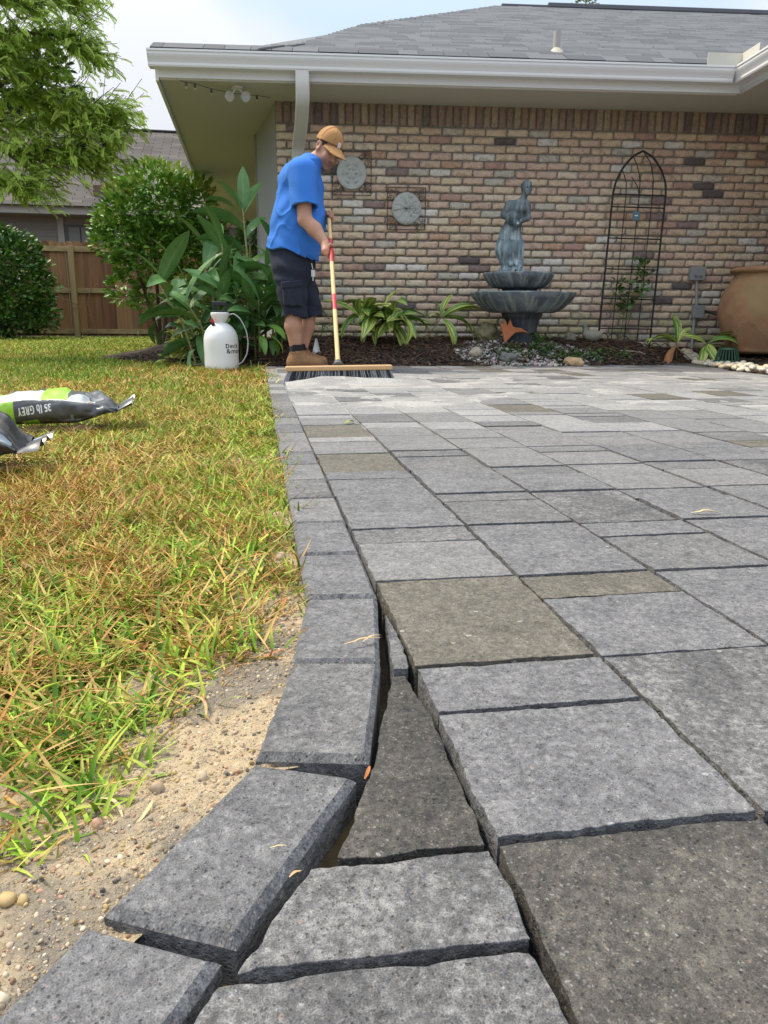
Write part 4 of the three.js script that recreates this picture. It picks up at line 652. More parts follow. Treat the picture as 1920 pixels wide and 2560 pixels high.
{
  const r = RNG(55);
  const mulchMap = texC(512, 512, (u, v, i, j) => { const f = 0.35 + 1.2 * fbm(u * 60, v * 60, 1, 3, 60) * (0.6 + 0.8 * fbm(u * 14, v * 14, 6, 3, 14)); return [0.052, 0.033, 0.022].map((x) => x * f); }, 2);
  const mm = new THREE.MeshStandardMaterial({ map: mulchMap, roughness: 1 });
  const g1 = grid(220, 90, (u, v) => { const z = PATIO_FAR + 0.01 - v * 2.6, xl = bedLeft(Math.min(z, -6.06)) - 0.12, x = lerp(Math.min(xl, 0.05), 5.1, u); return [x, bedY(x, z) - (x < bedLeft(Math.min(z, -6.051)) ? 0.03 : 0), z, x, z]; });
  tag(solo('planting_bed', g1, mm), null, null, null, 'structure');
  const g2 = grid(60, 110, (u, v) => { const z = -3.2 - v * 2.83, x = patioRight(z) - 0.02 + u * 1.6; return [x, bedY(x, z) - 0.004, z, x, z]; });
  tag(solo('side_bed', g2, mm), null, null, null, 'structure');
  // shredded bark and pine straw
  const chip = new THREE.BoxGeometry(1, 0.22, 0.36), straw = tube([[-0.5, 0, 0], [-0.15, 0.08, 0.06], [0.2, 0.06, -0.03], [0.5, 0, 0.05]], 0.012, 3, 5);
  const mk = (N, size, pal, name, geo, where, label) => {
    const ms = [], cs = [], q = new THREE.Quaternion();
    for (let k = 0; k < N; k++) { const p = where(); if (!p) continue; const [x, z] = p, e = size * (0.5 + r()); q.setFromEuler(new THREE.Euler((r() - 0.5) * 1.0, r() * TAU, (r() - 0.5) * 1.0)); ms.push(new THREE.Matrix4().compose(V(x, bedY(x, z) + 0.004 + r() * 0.008, z), q.clone(), V(e, e, e))); const c = pal[Math.floor(r() * pal.length)], f = 0.6 + r() * 0.8; cs.push(rgb(c[0] * f, c[1] * f, c[2] * f)); }
    tag(instances(name, geo, mat([1, 1, 1]), ms, cs, scene, 'stuff'), label, 'mulch');
  };
  const spot = () => { const z = PATIO_FAR - 0.01 - Math.pow(r(), 1.2) * 1.35, x = -1.3 + r() * 6.1; return x < bedLeft(z) ? null : [x, z]; };
  mk(16000, 0.030, [[0.062, 0.036, 0.022], [0.035, 0.024, 0.018], [0.09, 0.05, 0.028], [0.022, 0.018, 0.016], [0.12, 0.075, 0.045]], 'bark_mulch', chip, spot, 'dark shredded bark mulch covering the bed below the brick wall');
  mk(5200, 0.11, [[0.115, 0.052, 0.028], [0.17, 0.085, 0.04], [0.08, 0.04, 0.025], [0.24, 0.15, 0.08]], 'pine_straw', straw, () => { const p = spot(); if (!p) return null; const [x, z] = p; const s = x; return (s > 2.6 || s < 2.0 || r() < 0.25) ? (z < -6.25 || s < 0.9 ? p : null) : null; }, 'reddish pine straw strewn over the bark in the bed');
  // white stone chippings heaped under the fountain
  {
    const ms = [], cs = [], q = new THREE.Quaternion();
    for (let k = 0; k < 4200; k++) {
      const a = r() * TAU, d = Math.sqrt(r()), s = 2.36 + Math.cos(a) * d * 0.62, n = 0.88 + Math.sin(a) * d * 0.34; if (vn(s * 8, n * 8, 3) < 0.26) continue;
      const [x, z] = hs(s, n), e = 0.006 + 0.013 * r() * r(); q.setFromEuler(new THREE.Euler(r() * 6, r() * 6, r() * 6)); ms.push(new THREE.Matrix4().compose(V(x, bedY(x, z) + 0.006, z), q.clone(), V(e * 1.4, e * 0.7, e)));
      const w = r(); cs.push(w < 0.30 ? rgb(0.40 + r() * 0.2, 0.38 + r() * 0.18, 0.34 + r() * 0.15) : w < 0.65 ? rgb(0.24, 0.215, 0.185) : rgb(0.085, 0.075, 0.065));
    }
    tag(instances('stone_chippings', rough(new THREE.IcosahedronGeometry(1, 1), 0.4, 1.2, 8), mat([1, 1, 1]), ms, cs, scene, 'stuff'), 'white and grey stone chippings heaped round the foot of the fountain', 'gravel');
    const lg = grid(3, 2, (u, v) => [u, 0.25 * Math.sin(u * PI), (v - 0.5) * 0.75 * Math.sin(PI * Math.min(0.98, u + 0.06)), u, v]), lm = [], lc = [];
    for (const [cs_, cn, w, h, N] of [[2.60, 0.98, 0.20, 0.06, 260], [2.86, 0.90, 0.16, 0.05, 160], [2.44, 0.90, 0.07, 0.13, 150], [2.20, 1.02, 0.16, 0.05, 130], [3.15, 0.80, 0.18, 0.035, 90]]) for (let k = 0; k < N; k++) { const a = r() * TAU, d = Math.sqrt(r()), s = cs_ + Math.cos(a) * d * w, n = cn + Math.sin(a) * d * 0.12, [x, z] = hs(s, n), e = 0.016 + r() * 0.02; q.setFromEuler(new THREE.Euler((r() - 0.5) * 1.2, r() * TAU, (r() - 0.3) * 1.2)); lm.push(new THREE.Matrix4().compose(V(x, bedY(x, z) + r() * h, z), q.clone(), V(e, e, e))); const f = 0.6 + r() * 0.7; lc.push(rgb(0.07 * f, 0.15 * f, 0.028 * f)); }
    tag(instances('ground_cover', lg, leafMat([1, 1, 1]), lm, lc, scene, 'stuff'), 'low green creeping weeds along the chippings by the patio edge', 'weeds');
  }
  // rocks
  const rock = (s, n, y, rx, ry, rz, c, label, seed, name = 'rock') => { const t = solo(name, rough(new THREE.IcosahedronGeometry(1, 5).scale(rx, ry, rz), Math.min(rx, ry) * 0.55, 1.1 / Math.min(rx, rz) * 1.2, seed), mat(c, { map: texC(128, 128, (u, v) => { const f = 0.65 + 0.7 * fbm(u * 14 + seed, v * 14, seed, 4); return [f, f, f]; }, 3) }), label, 'rock'); const [x, z] = hs(s, n); t.position.set(x, y, z); t.rotation.y = seed; return t; };
  rock(1.90, 0.98, bedH(1.90, 0.98) + 0.025, 0.072, 0.05, 0.06, [0.42, 0.36, 0.27], 'knobbly cream rock at the left end of the white chippings', 1);
  rock(2.66, 1.17, 0.032, 0.092, 0.038, 0.05, [0.46, 0.32, 0.18], 'flat tan rock on the patio edge below the fountain', 2.2);
  rock(2.15, 1.08, 0.05, 0.075, 0.052, 0.05, [0.17, 0.165, 0.155], 'dark grey rock at the foot of the chippings heap', 3.1);
  rock(2.06, 0.60, 0.235, 0.155, 0.105, 0.10, [0.21, 0.19, 0.10], 'mossy domed boulder left of the fountain pedestal', 4.4);
  // broken terracotta piece leaning by the pedestal
  {
    const t = solo('terracotta_shard', (() => { const g = new THREE.ExtrudeGeometry(new THREE.Shape([[-0.04, 0.0], [-0.055, 0.10], [-0.075, 0.165], [-0.045, 0.15], [-0.03, 0.185], [-0.015, 0.135], [0.012, 0.19], [0.03, 0.13], [0.06, 0.12], [0.10, 0.115], [0.16, 0.075], [0.11, 0.09], [0.055, 0.085], [0.02, 0.06], [-0.01, 0.03]].map((p) => new THREE.Vector2(...p))), { depth: 0.018, bevelEnabled: true, bevelSize: 0.003, bevelThickness: 0.003, bevelSegments: 1 }); return g; })(), mat([0.46, 0.16, 0.065], { map: texC(64, 64, (u, v) => { const f = 0.7 + 0.6 * fbm(u * 9, v * 9, 3, 4); return [f, f, f]; }, 8) }), 'broken orange terracotta shard leaning against the fountain pedestal', 'pottery shard');
    const [x, z] = hs(2.20, 0.86); t.position.set(x, bedH(2.2, 0.86) + 0.03, z); t.rotation.set(-0.25, -0.1, 0);
  }
  // small grey stone duck
  {
    const [x, z] = hs(3.03, 0.42), t = thing('duck_ornament', 'small weathered grey duck ornament left of the trellis foot', 'garden ornament', [x, bedH(3.03, 0.42) + 0.005, z], -HA), m = mat([0.33, 0.31, 0.24], { map: texC(64, 64, (u, v) => { const f = 0.6 + 0.7 * fbm(u * 9, v * 9, 5, 4); return [f, f, f]; }, 4) });
    part('body', nets((x, y, z) => smin(smin(ell(x, y, z, [0.02, 0.05, 0], [0.085, 0.05, 0.05]), cap(x, y, z, [0.09, 0.07, 0], [0.125, 0.085, 0], 0.02, 0.008), 0.02), smin(cap(x, y, z, [-0.045, 0.07, 0], [-0.055, 0.135, 0], 0.023, 0.017), smin(ell(x, y, z, [-0.062, 0.152, 0], [0.03, 0.025, 0.024]), cap(x, y, z, [-0.085, 0.148, 0], [-0.11, 0.14, 0], 0.012, 0.007), 0.012), 0.02), 0.02), [-0.15, -0.02, -0.08], [0.16, 0.2, 0.08], 0.006), m, t);
    rock(2.86, 0.38, bedH(2.86, 0.38) + 0.03, 0.055, 0.05, 0.04, [0.28, 0.25, 0.18], 'little upright grey stone left of the duck ornament', 6.3);
  }
  // rounded cream pebbles edging the patio on the right
  {
    const ed = structure('pebble_edging'), gs = [0, 1, 2, 3].map((k) => rough(new THREE.SphereGeometry(1, 12, 9), 0.35, 1.2, k * 9)), pm = [[0.62, 0.55, 0.42], [0.68, 0.62, 0.50], [0.58, 0.47, 0.32], [0.55, 0.52, 0.46]].map((c) => mat(c, { roughness: 0.6 }));
    for (let k = 0; k < 235; k++) {
      const z = -6.72 + Math.pow(r(), 1.25) * 2.6, w = 0.10 + 0.22 * sst(-6.7, -5.3, z), x = patioRight(z) + 0.03 + r() * w, e = 0.017 + 0.014 * r();
      const o = part('pebble', gs[k % 4], pm[Math.floor(r() * 4)], ed); o.position.set(x, Math.max(bedY(x, z), 0.0) + e * 0.35 + (r() < 0.3 ? 0.016 : 0), z); o.scale.set(e * 1.35, e * 0.75, e); o.rotation.set((r() - 0.5) * 0.5, r() * PI, (r() - 0.5) * 0.5);
    }
  }
  // green dome drain grate
  {
    const [x, z] = hs(4.02, 1.0), t = thing('drain_grate', 'green slotted dome drain grate at the pebble edging', 'drain grate', [x, 0.02, z], 0), m = mat([0.025, 0.085, 0.045], { roughness: 0.45 });
    part('rim', (() => { const g = new THREE.LatheGeometry([[0.085, 0], [0.115, 0.0], [0.115, 0.022], [0.088, 0.026], [0.085, 0]].map((p) => new THREE.Vector2(...p)), 32); return g; })(), m, t);
    for (let k = 0; k < 22; k++) { const a = k / 22 * TAU; part('rib', bar([Math.cos(a) * 0.095, 0.02, Math.sin(a) * 0.095], [Math.cos(a) * 0.07, 0.115, Math.sin(a) * 0.07], 0.0055, 5), m, t); }
    part('cap', (() => { const g = new THREE.CylinderGeometry(0.07, 0.075, 0.014, 28); g.translate(0, 0.117, 0); return g; })(), m, t);
    part('core', (() => { const g = new THREE.CylinderGeometry(0.05, 0.07, 0.1, 16); g.translate(0, 0.06, 0); return g; })(), mat([0.01, 0.018, 0.013]), t);
  }
  // terracotta urn
  {
    const [x, z] = hs(4.575, 0.62), t = thing('terracotta_urn', 'large weathered terracotta urn at the right end of the brick wall', 'urn', [x, 0.085, z], 0);
    const clay = texC(512, 512, (u, v) => { const a = fbm(u * 10, v * 5, 1, 5, 10), b = fbm(u * 34, v * 30, 5, 4, 34), gm = sst(0.5, 0.7, fbm(u * 8 + 4, v * 5, 9, 4)), ck = Math.abs(fbm(u * 6, v * 7, 21, 4) - 0.5) < 0.006 ? 1 : 0; let c = [0.40, 0.215, 0.115].map((x, q) => lerp(x, [0.30, 0.17, 0.09][q], a) * (0.7 + 0.6 * b)); c = c.map((x, q) => lerp(x, [0.27, 0.225, 0.10][q], gm * 0.55)); return c.map((x, q) => lerp(x, [0.42, 0.36, 0.27][q], ck * 0.6)); });
    const prof = [[0.0, 0.0], [0.30, 0.0], [0.335, 0.02], [0.345, 0.05], [0.375, 0.13], [0.425, 0.26], [0.44, 0.34], [0.436, 0.42], [0.41, 0.52], [0.37, 0.60], [0.345, 0.645], [0.335, 0.665], [0.345, 0.678], [0.372, 0.686], [0.382, 0.702], [0.375, 0.72], [0.35, 0.727], [0.315, 0.725], [0.30, 0.70], [0.29, 0.66], [0.3, 0.6], [0.0, 0.58]];
    const c = new THREE.CatmullRomCurve3(prof.map((p) => V(p[0], p[1], 0)), false, 'centripetal'), pts = []; for (let k = 0; k <= 110; k++) { const p = c.getPoint(k / 110); pts.push(new THREE.Vector2(Math.max(0, p.x), p.y)); }
    part('body', rough(new THREE.LatheGeometry(pts, 72), 0.012, 6, 2), new THREE.MeshStandardMaterial({ map: clay, roughness: 0.85 }), t);
    part('soil', (() => { const g = new THREE.CylinderGeometry(0.297, 0.297, 0.02, 30); g.translate(0, 0.6, 0); return g; })(), mat([0.05, 0.035, 0.025]), t);
  }
  // tiered fountain with its figure
  {
    const [fx, fz] = hs(2.345, 0.65), t = thing('fountain', 'tiered blue-grey stone fountain with a figure before the brick wall', 'fountain', [fx, 0, fz], -HA);
    const verd = (c0, c1, c2, seed) => texC(256, 256, (u, v) => { const a = fbm(u * 8, v * 8, seed, 5, 8), s = sst(0.5, 0.68, fbm(u * 22, v * 3, seed + 4, 4, 0)), f = 0.72 + 0.5 * fbm(u * 40, v * 40, seed + 8, 3, 40); return [0, 1, 2].map((q) => lerp(lerp(c0[q], c1[q], clamp((a - 0.3) * 2.3)), c2[q], s * 0.55) * f); });
    const bowlM = new THREE.MeshStandardMaterial({ map: verd([0.085, 0.105, 0.12], [0.19, 0.225, 0.24], [0.36, 0.37, 0.33], 3), roughness: 0.7 }), darkM = new THREE.MeshStandardMaterial({ map: verd([0.035, 0.042, 0.05], [0.07, 0.08, 0.095], [0.12, 0.12, 0.11], 7), roughness: 0.75 });
    const pedProf = [[0.0, 0], [0.165, 0], [0.165, 0.05], [0.135, 0.075], [0.125, 0.20], [0.135, 0.27], [0.16, 0.30], [0.165, 0.34], [0, 0.34]];
    part('pedestal', (() => { const g = grid(64, 40, (u, v) => { const k = Math.min(7.999, v * 8), i = Math.floor(k), f = k - i, R = lerp(pedProf[i][0], pedProf[i + 1][0], f), a = u * TAU, sq = Math.pow(Math.pow(Math.abs(Math.cos(a)), 5) + Math.pow(Math.abs(Math.sin(a)), 5), -0.2); return [Math.cos(a) * R * lerp(1, sq, 0.8), 0.09 + lerp(pedProf[i][1], pedProf[i + 1][1], f), Math.sin(a) * R * lerp(1, sq, 0.8), u * 2, v]; }); return g; })(), darkM, t);
    const bowl = (prof, lobes, depth, y0, cx) => grid(192, 46, (u, v) => { const c = prof.length - 1, k = Math.min(c - 1e-4, v * c), i = Math.floor(k), f = k - i, R = lerp(prof[i][0], prof[i + 1][0], f), a = u * TAU, out = prof[i][2] ?? 1, L = Math.pow(Math.abs(Math.cos(a * lobes / 2)), 0.6), R2 = R * (1 - depth * (1 - L) * sst(0.0, 0.25, R / 0.3) * out); return [cx + Math.cos(a) * R2, y0 + lerp(prof[i][1], prof[i + 1][1], f) - (prof[i][3] ?? 0) * (1 - L), Math.sin(a) * R2, u * 3, v]; });
    part('lower_bowl', bowl([[0, 0.0], [0.26, 0.0], [0.30, 0.008], [0.345, 0.035], [0.39, 0.075], [0.425, 0.115], [0.443, 0.143], [0.45, 0.160], [0.443, 0.168], [0.425, 0.166], [0.38, 0.13], [0.28, 0.10], [0, 0.09]], 16, 0.045, 0.415, 0.0), bowlM, t);
    part('upper_stem', (() => { const g = new THREE.CylinderGeometry(0.17, 0.12, 0.07, 32); g.translate(-0.03, 0.60, 0); return g; })(), darkM, t);
    part('upper_bowl', bowl([[0, 0.0], [0.19, 0.0], [0.218, 0.006], [0.252, 0.032], [0.282, 0.070], [0.299, 0.100], [0.303, 0.118], [0.292, 0.127], [0.25, 0.10], [0.16, 0.07], [0, 0.06]], 8, 0.15, 0.615, -0.045), bowlM, t);
    part('water', (() => { const g = new THREE.CylinderGeometry(0.375, 0.375, 0.004, 48); g.translate(0, 0.552, 0); return g; })(), new THREE.MeshPhysicalMaterial({ color: rgb(0.05, 0.07, 0.07), roughness: 0.05 }), t);
    const X = -0.105;   // the figure's axis
    const A = (x, y, z) => [X + x, y, z];
    const fig = (x, y, z) => {
      const px = x - X; let d;
      const ang = Math.atan2(z, px), fold = 0.0125 * Math.sin(ang * 11 + y * 9) * sst(1.12, 0.95, y) + 0.005 * Math.sin(ang * 23 - y * 22) * sst(1.05, 0.85, y);
      // skirt
      d = smin(cap(x, y, z * 1.1, A(-0.012, 1.10, 0), A(-0.022, 0.93, 0), 0.072, 0.098), cap(x, y, z * 1.1, A(-0.022, 0.93, 0), A(0.0, 0.815, 0), 0.098, 0.080), 0.05) - fold;
      d = smin(d, cap(x, y, z, A(0.015, 0.83, 0.07), A(0.02, 0.80, 0.095), 0.022, 0.016), 0.015);
      d = smin(d, cap(x, y, z, A(-0.03, 0.83, 0.065), A(-0.03, 0.80, 0.09), 0.022, 0.016), 0.015);
      // trailing cloth on the left
      d = smin(d, cap(x, y, z, A(-0.085, 1.08, -0.02), A(-0.105, 0.93, -0.01), 0.022, 0.03), 0.03); d = smin(d, cap(x, y, z, A(-0.105, 0.93, -0.01), A(-0.06, 0.83, 0.0), 0.028, 0.015), 0.02);
      // trunk, neck, head
      d = smin(d, cap(x, y, z * 1.15, A(-0.012, 1.10, 0), A(0.018, 1.20, 0), 0.062, 0.070), 0.03);
      d = smin(d, cap(x, y, z, A(-0.022, 1.272, 0.0), A(0.082, 1.285, 0.0), 0.045, 0.042), 0.045);
      d = smin(d, ell(x, y, z, A(0.0, 1.235, 0.045), [0.035, 0.032, 0.035]), 0.02); d = smin(d, ell(x, y, z, A(0.06, 1.24, 0.045), [0.034, 0.032, 0.034]), 0.02);
      d = smin(d, cap(x, y, z, A(0.055, 1.30, 0.0), A(0.082, 1.36, 0.015), 0.028, 0.026), 0.02);
      d = smin(d, ell(x, y, z, A(0.092, 1.412, 0.015), [0.046, 0.060, 0.052]), 0.012);
      d = smin(d, ell(x, y, z, A(0.096, 1.375, 0.045), [0.024, 0.026, 0.022]), 0.015); d = smin(d, ell(x, y, z, A(0.097, 1.392, 0.068), [0.007, 0.014, 0.010]), 0.006);
      d = smax(d, -ell(x, y, z, A(0.083, 1.402, 0.066), [0.010, 0.006, 0.008]), 0.006); d = smax(d, -ell(x, y, z, A(0.111, 1.402, 0.065), [0.010, 0.006, 0.008]), 0.006);
      d = smin(d, ell(x, y, z, A(0.086, 1.43, -0.04), [0.034, 0.034, 0.03]), 0.015);
      // arms round the jug
      d = smin(d, cap(x, y, z, A(-0.05, 1.28, 0.0), A(-0.088, 1.19, 0.03), 0.031, 0.026), 0.016); d = smin(d, cap(x, y, z, A(-0.088, 1.19, 0.03), A(-0.02, 1.135, 0.085), 0.024, 0.018), 0.012);
      d = smin(d, cap(x, y, z, A(0.105, 1.28, 0.0), A(0.108, 1.175, 0.03), 0.030, 0.026), 0.016); d = smin(d, cap(x, y, z, A(0.108, 1.175, 0.03), A(0.03, 1.135, 0.085), 0.024, 0.018), 0.012);
      d = smin(d, ell(x, y, z, A(-0.035, 1.168, 0.075), [0.048, 0.055, 0.045]), 0.012); d = smin(d, cap(x, y, z, A(-0.01, 1.135, 0.10), A(0.002, 1.115, 0.125), 0.022, 0.026), 0.01);
      // rock base
      d = smin(d, ell(x, y, z, A(0.0, 0.755, 0.0), [0.108, 0.052, 0.10]) - 0.006 * Math.sin(x * 90) * Math.sin(z * 80 + y * 60), 0.012);
      return smax(d, 0.70 - y, 0.004);
    };
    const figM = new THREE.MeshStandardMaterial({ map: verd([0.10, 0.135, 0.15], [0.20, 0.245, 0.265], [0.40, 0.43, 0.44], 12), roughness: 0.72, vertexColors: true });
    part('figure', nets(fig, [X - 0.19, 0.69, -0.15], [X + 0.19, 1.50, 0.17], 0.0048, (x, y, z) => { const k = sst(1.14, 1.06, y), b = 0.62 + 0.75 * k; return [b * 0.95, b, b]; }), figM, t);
    part('spout', ball(X + 0.0, 1.118, 0.142, 0.011, 0.011, 0.016, 10), mat([0.6, 0.6, 0.58], { roughness: 0.3 }), t);
  }
  // arched wire trellis with its tag
  {
    const [x, z] = hs(0, 0), t = thing('trellis', 'tall black wire trellis with pointed arch against the brick wall', 'trellis', [0, 0, HZ], -HA), m = mat([0.022, 0.018, 0.018], { roughness: 0.6 }), N = 0.14, P = (s, y, n = N) => [s, y, n];
    const L = (y) => lerp(3.204, 3.241, (y - 0.19) / 1.26), R = (y) => lerp(3.700, 3.726, (y - 0.19) / 1.26);
    part('upright', bar(P(L(0.1), 0.1), P(L(1.45), 1.45), 0.0095, 8), m, t); part('upright', bar(P(R(0.1), 0.1), P(R(1.45), 1.45), 0.0095, 8), m, t);
    part('arch', [tube([P(L(1.45), 1.45), P(3.262, 1.56), P(3.32, 1.68), P(3.40, 1.77), P(3.486, 1.815)], 0.0095, 8, 24), tube([P(3.486, 1.815), P(3.58, 1.765), P(3.66, 1.67), P(3.712, 1.56), P(R(1.45), 1.45)], 0.0095, 8, 24)], m, t);
    for (const y of [1.452, 1.347, 1.081, 0.815, 0.553, 0.287]) part('rail', bar(P(L(y), y + 0.002, N + 0.006), P(R(y), y - 0.004, N + 0.006), 0.0065, 6), m, t);
    for (const k of [0.25, 0.5, 0.75]) part('inner_bar', bar(P(lerp(L(0.16), R(0.16), k), 0.16), P(lerp(L(1.45), R(1.45), k), 1.45), 0.0042, 6), m, t);
    part('arch_scroll', tube([P(3.362, 1.45), P(3.355, 1.55), P(3.32, 1.64), P(3.27, 1.66)].map((p, i) => i === 3 ? P(3.30, 1.655) : p), 0.0042, 6, 14), m, t);
    part('arch_scroll', tube([P(3.483, 1.45), P(3.478, 1.58), P(3.44, 1.70), P(3.40, 1.768)], 0.0042, 6, 14), m, t); part('arch_scroll', tube([P(3.483, 1.45), P(3.46, 1.52), P(3.40, 1.60), P(3.385, 1.47)].slice(0, 3), 0.0042, 6, 14), m, t);
    part('arch_scroll', tube([P(3.605, 1.45), P(3.60, 1.58), P(3.56, 1.72), P(3.486, 1.812)], 0.0042, 6, 14), m, t);
    const tg = canvasTex(128, 128, (c) => { c.fillStyle = '#5c7a86'; c.fillRect(0, 0, 128, 128); c.fillStyle = '#f2f4f2'; c.fillRect(34, 52, 58, 17); c.fillStyle = '#5c7a86'; for (let i = 0; i < 5; i++) c.fillRect(42 + i * 10, 57, 3, 7); });
    part('tag', box(3.432, 3.502, 1.235, 1.312, N + 0.012, N + 0.015), new THREE.MeshStandardMaterial({ map: tg, roughness: 0.5 }), t);
    // low wire hoops at its foot
    const w = thing('hoop_edging', 'low dark wire hoop edging at the foot of the trellis', 'edging', [0, 0, HZ], -HA);
    for (let k = 0; k < 7; k++) { const s0 = 3.16 + k * 0.10, b = bedH(s0 + 0.05, 0.22) - 0.01; part('hoop', tube([[s0, b, 0.22], [s0 + 0.012, b + 0.055, 0.22], [s0 + 0.055, b + 0.082, 0.22], [s0 + 0.10, b + 0.055, 0.22], [s0 + 0.112, b, 0.22]], 0.004, 5, 16), m, w); }
  }
  // fallen stalks in the bed
  const [ax, az] = hs(3.36, 0.72); solo('dry_stalk', taper([[ax - 0.16, bedY(ax - 0.16, az) + 0.03, az], [ax, bedY(ax, az) + 0.012, az + 0.02], [ax + 0.08, bedY(ax + 0.08, az) + 0.02, az - 0.02]], 0.004, 0.007, 6), mat([0.42, 0.34, 0.24]), 'pale dry stalk lying in the mulch below the trellis', 'stalk');
}

// ------------------------------------------------------------------ plants
// one strap leaf: from the origin along +x, arching up then over; width wr of its length
function leafGeo(wr, rise, droop, fold, nu = 12, wave = 0) {
  const b = new Build(); let x = 0, y = 0, a = rise; const rows = [];
  for (let i = 0; i <= nu; i++) {
    const t = i / nu, w = wr * 0.5 * Math.pow(Math.sin(PI * clamp(0.03 + t * 0.97)), 0.72) * (t > 0.75 ? lerp(1, 0.8, (t - 0.75) / 0.25) : 1), row = [];
    for (let j = -2; j <= 2; j++) { const k = j / 2, nx = -Math.sin(a), ny = Math.cos(a), h = Math.abs(k) * w * fold + wave * Math.sin(t * 14 + j) * w * 0.3; row.push(b.v(x + nx * h, y + ny * h, k * w, t, 0.5 + k / 2)); }
    rows.push(row); x += Math.cos(a) / nu; y += Math.sin(a) / nu; a -= droop / nu;
  }
  for (let i = 0; i < nu; i++) for (let j = 0; j < 4; j++) b.q(rows[i][j], rows[i][j + 1], rows[i + 1][j + 1], rows[i + 1][j]);
  return b.done();
}
const leafTex = (c0, c1, c2, stripe, seed) => texC(256, 64, (u, v) => { const k = Math.abs(v - 0.5) * 2, vein = Math.pow(Math.abs(Math.sin((u * 26 - k * 9))), 10) * 0.18, mid = sst(0.09, 0.03, k), st = stripe ? sst(0.49, 0.55, fbm(u * 2.0 - k * 2.6 + seed, v * 11 + u * 4, seed, 2)) : 0, f = 0.85 + 0.3 * fbm(u * 14 + seed, v * 8, seed, 3); return [0, 1, 2].map((q) => { let c = lerp(c0[q], c1[q], fbm(u * 3 + seed, v * 3, seed + 3, 3)); c = lerp(c, c2[q], Math.max(st, mid * 0.5)); return c * f * (1 - vein * 0.5); }); });
const gingerM = [0, 1].map((k) => new THREE.MeshPhysicalMaterial({ map: leafTex([0.085, 0.20, 0.055], [0.14, 0.29, 0.09], [0.26, 0.39, 0.15], false, k * 5), roughness: 0.36, transmission: 0.18, thickness: 0, side: THREE.DoubleSide, specularIntensity: 0.7 }));
const brightM = new THREE.MeshPhysicalMaterial({ map: leafTex([0.11, 0.29, 0.035], [0.18, 0.38, 0.045], [0.3, 0.45, 0.11], false, 3), roughness: 0.45, transmission: 0.25, thickness: 0, side: THREE.DoubleSide });
const variM = [0, 1, 2].map((k) => new THREE.MeshPhysicalMaterial({ map: leafTex([0.08, 0.22, 0.04], [0.12, 0.28, 0.055], [0.60, 0.62, 0.14], true, k * 7 + 2), roughness: 0.42, transmission: 0.18, thickness: 0, side: THREE.DoubleSide }));
const dryM = mat([0.42, 0.20, 0.085], { side: THREE.DoubleSide }), stemM = mat([0.16, 0.20, 0.06], { roughness: 0.6 }), paleStemM = mat([0.30, 0.30, 0.12], { roughness: 0.6 });
const LG = [leafGeo(0.27, 0.4, 1.2, 0.22), leafGeo(0.25, 0.3, 1.7, 0.2, 12, 0.5), leafGeo(0.27, 0.15, 0.6, 0.2), leafGeo(0.25, 0.1, 2.1, 0.2, 12, 0.4)];
const VG = [leafGeo(0.27, 0.3, 1.1, 0.3), leafGeo(0.25, 0.2, 1.6, 0.35), leafGeo(0.29, 0.4, 0.8, 0.25)];
function addLeaf(t, geo, m, p, yaw, pitch, len, roll = 0) { const o = part('leaf', geo, m, t); o.position.set(...p); o.rotation.order = 'YZX'; o.rotation.set(roll, yaw, pitch); o.scale.setScalar(len); return o; }
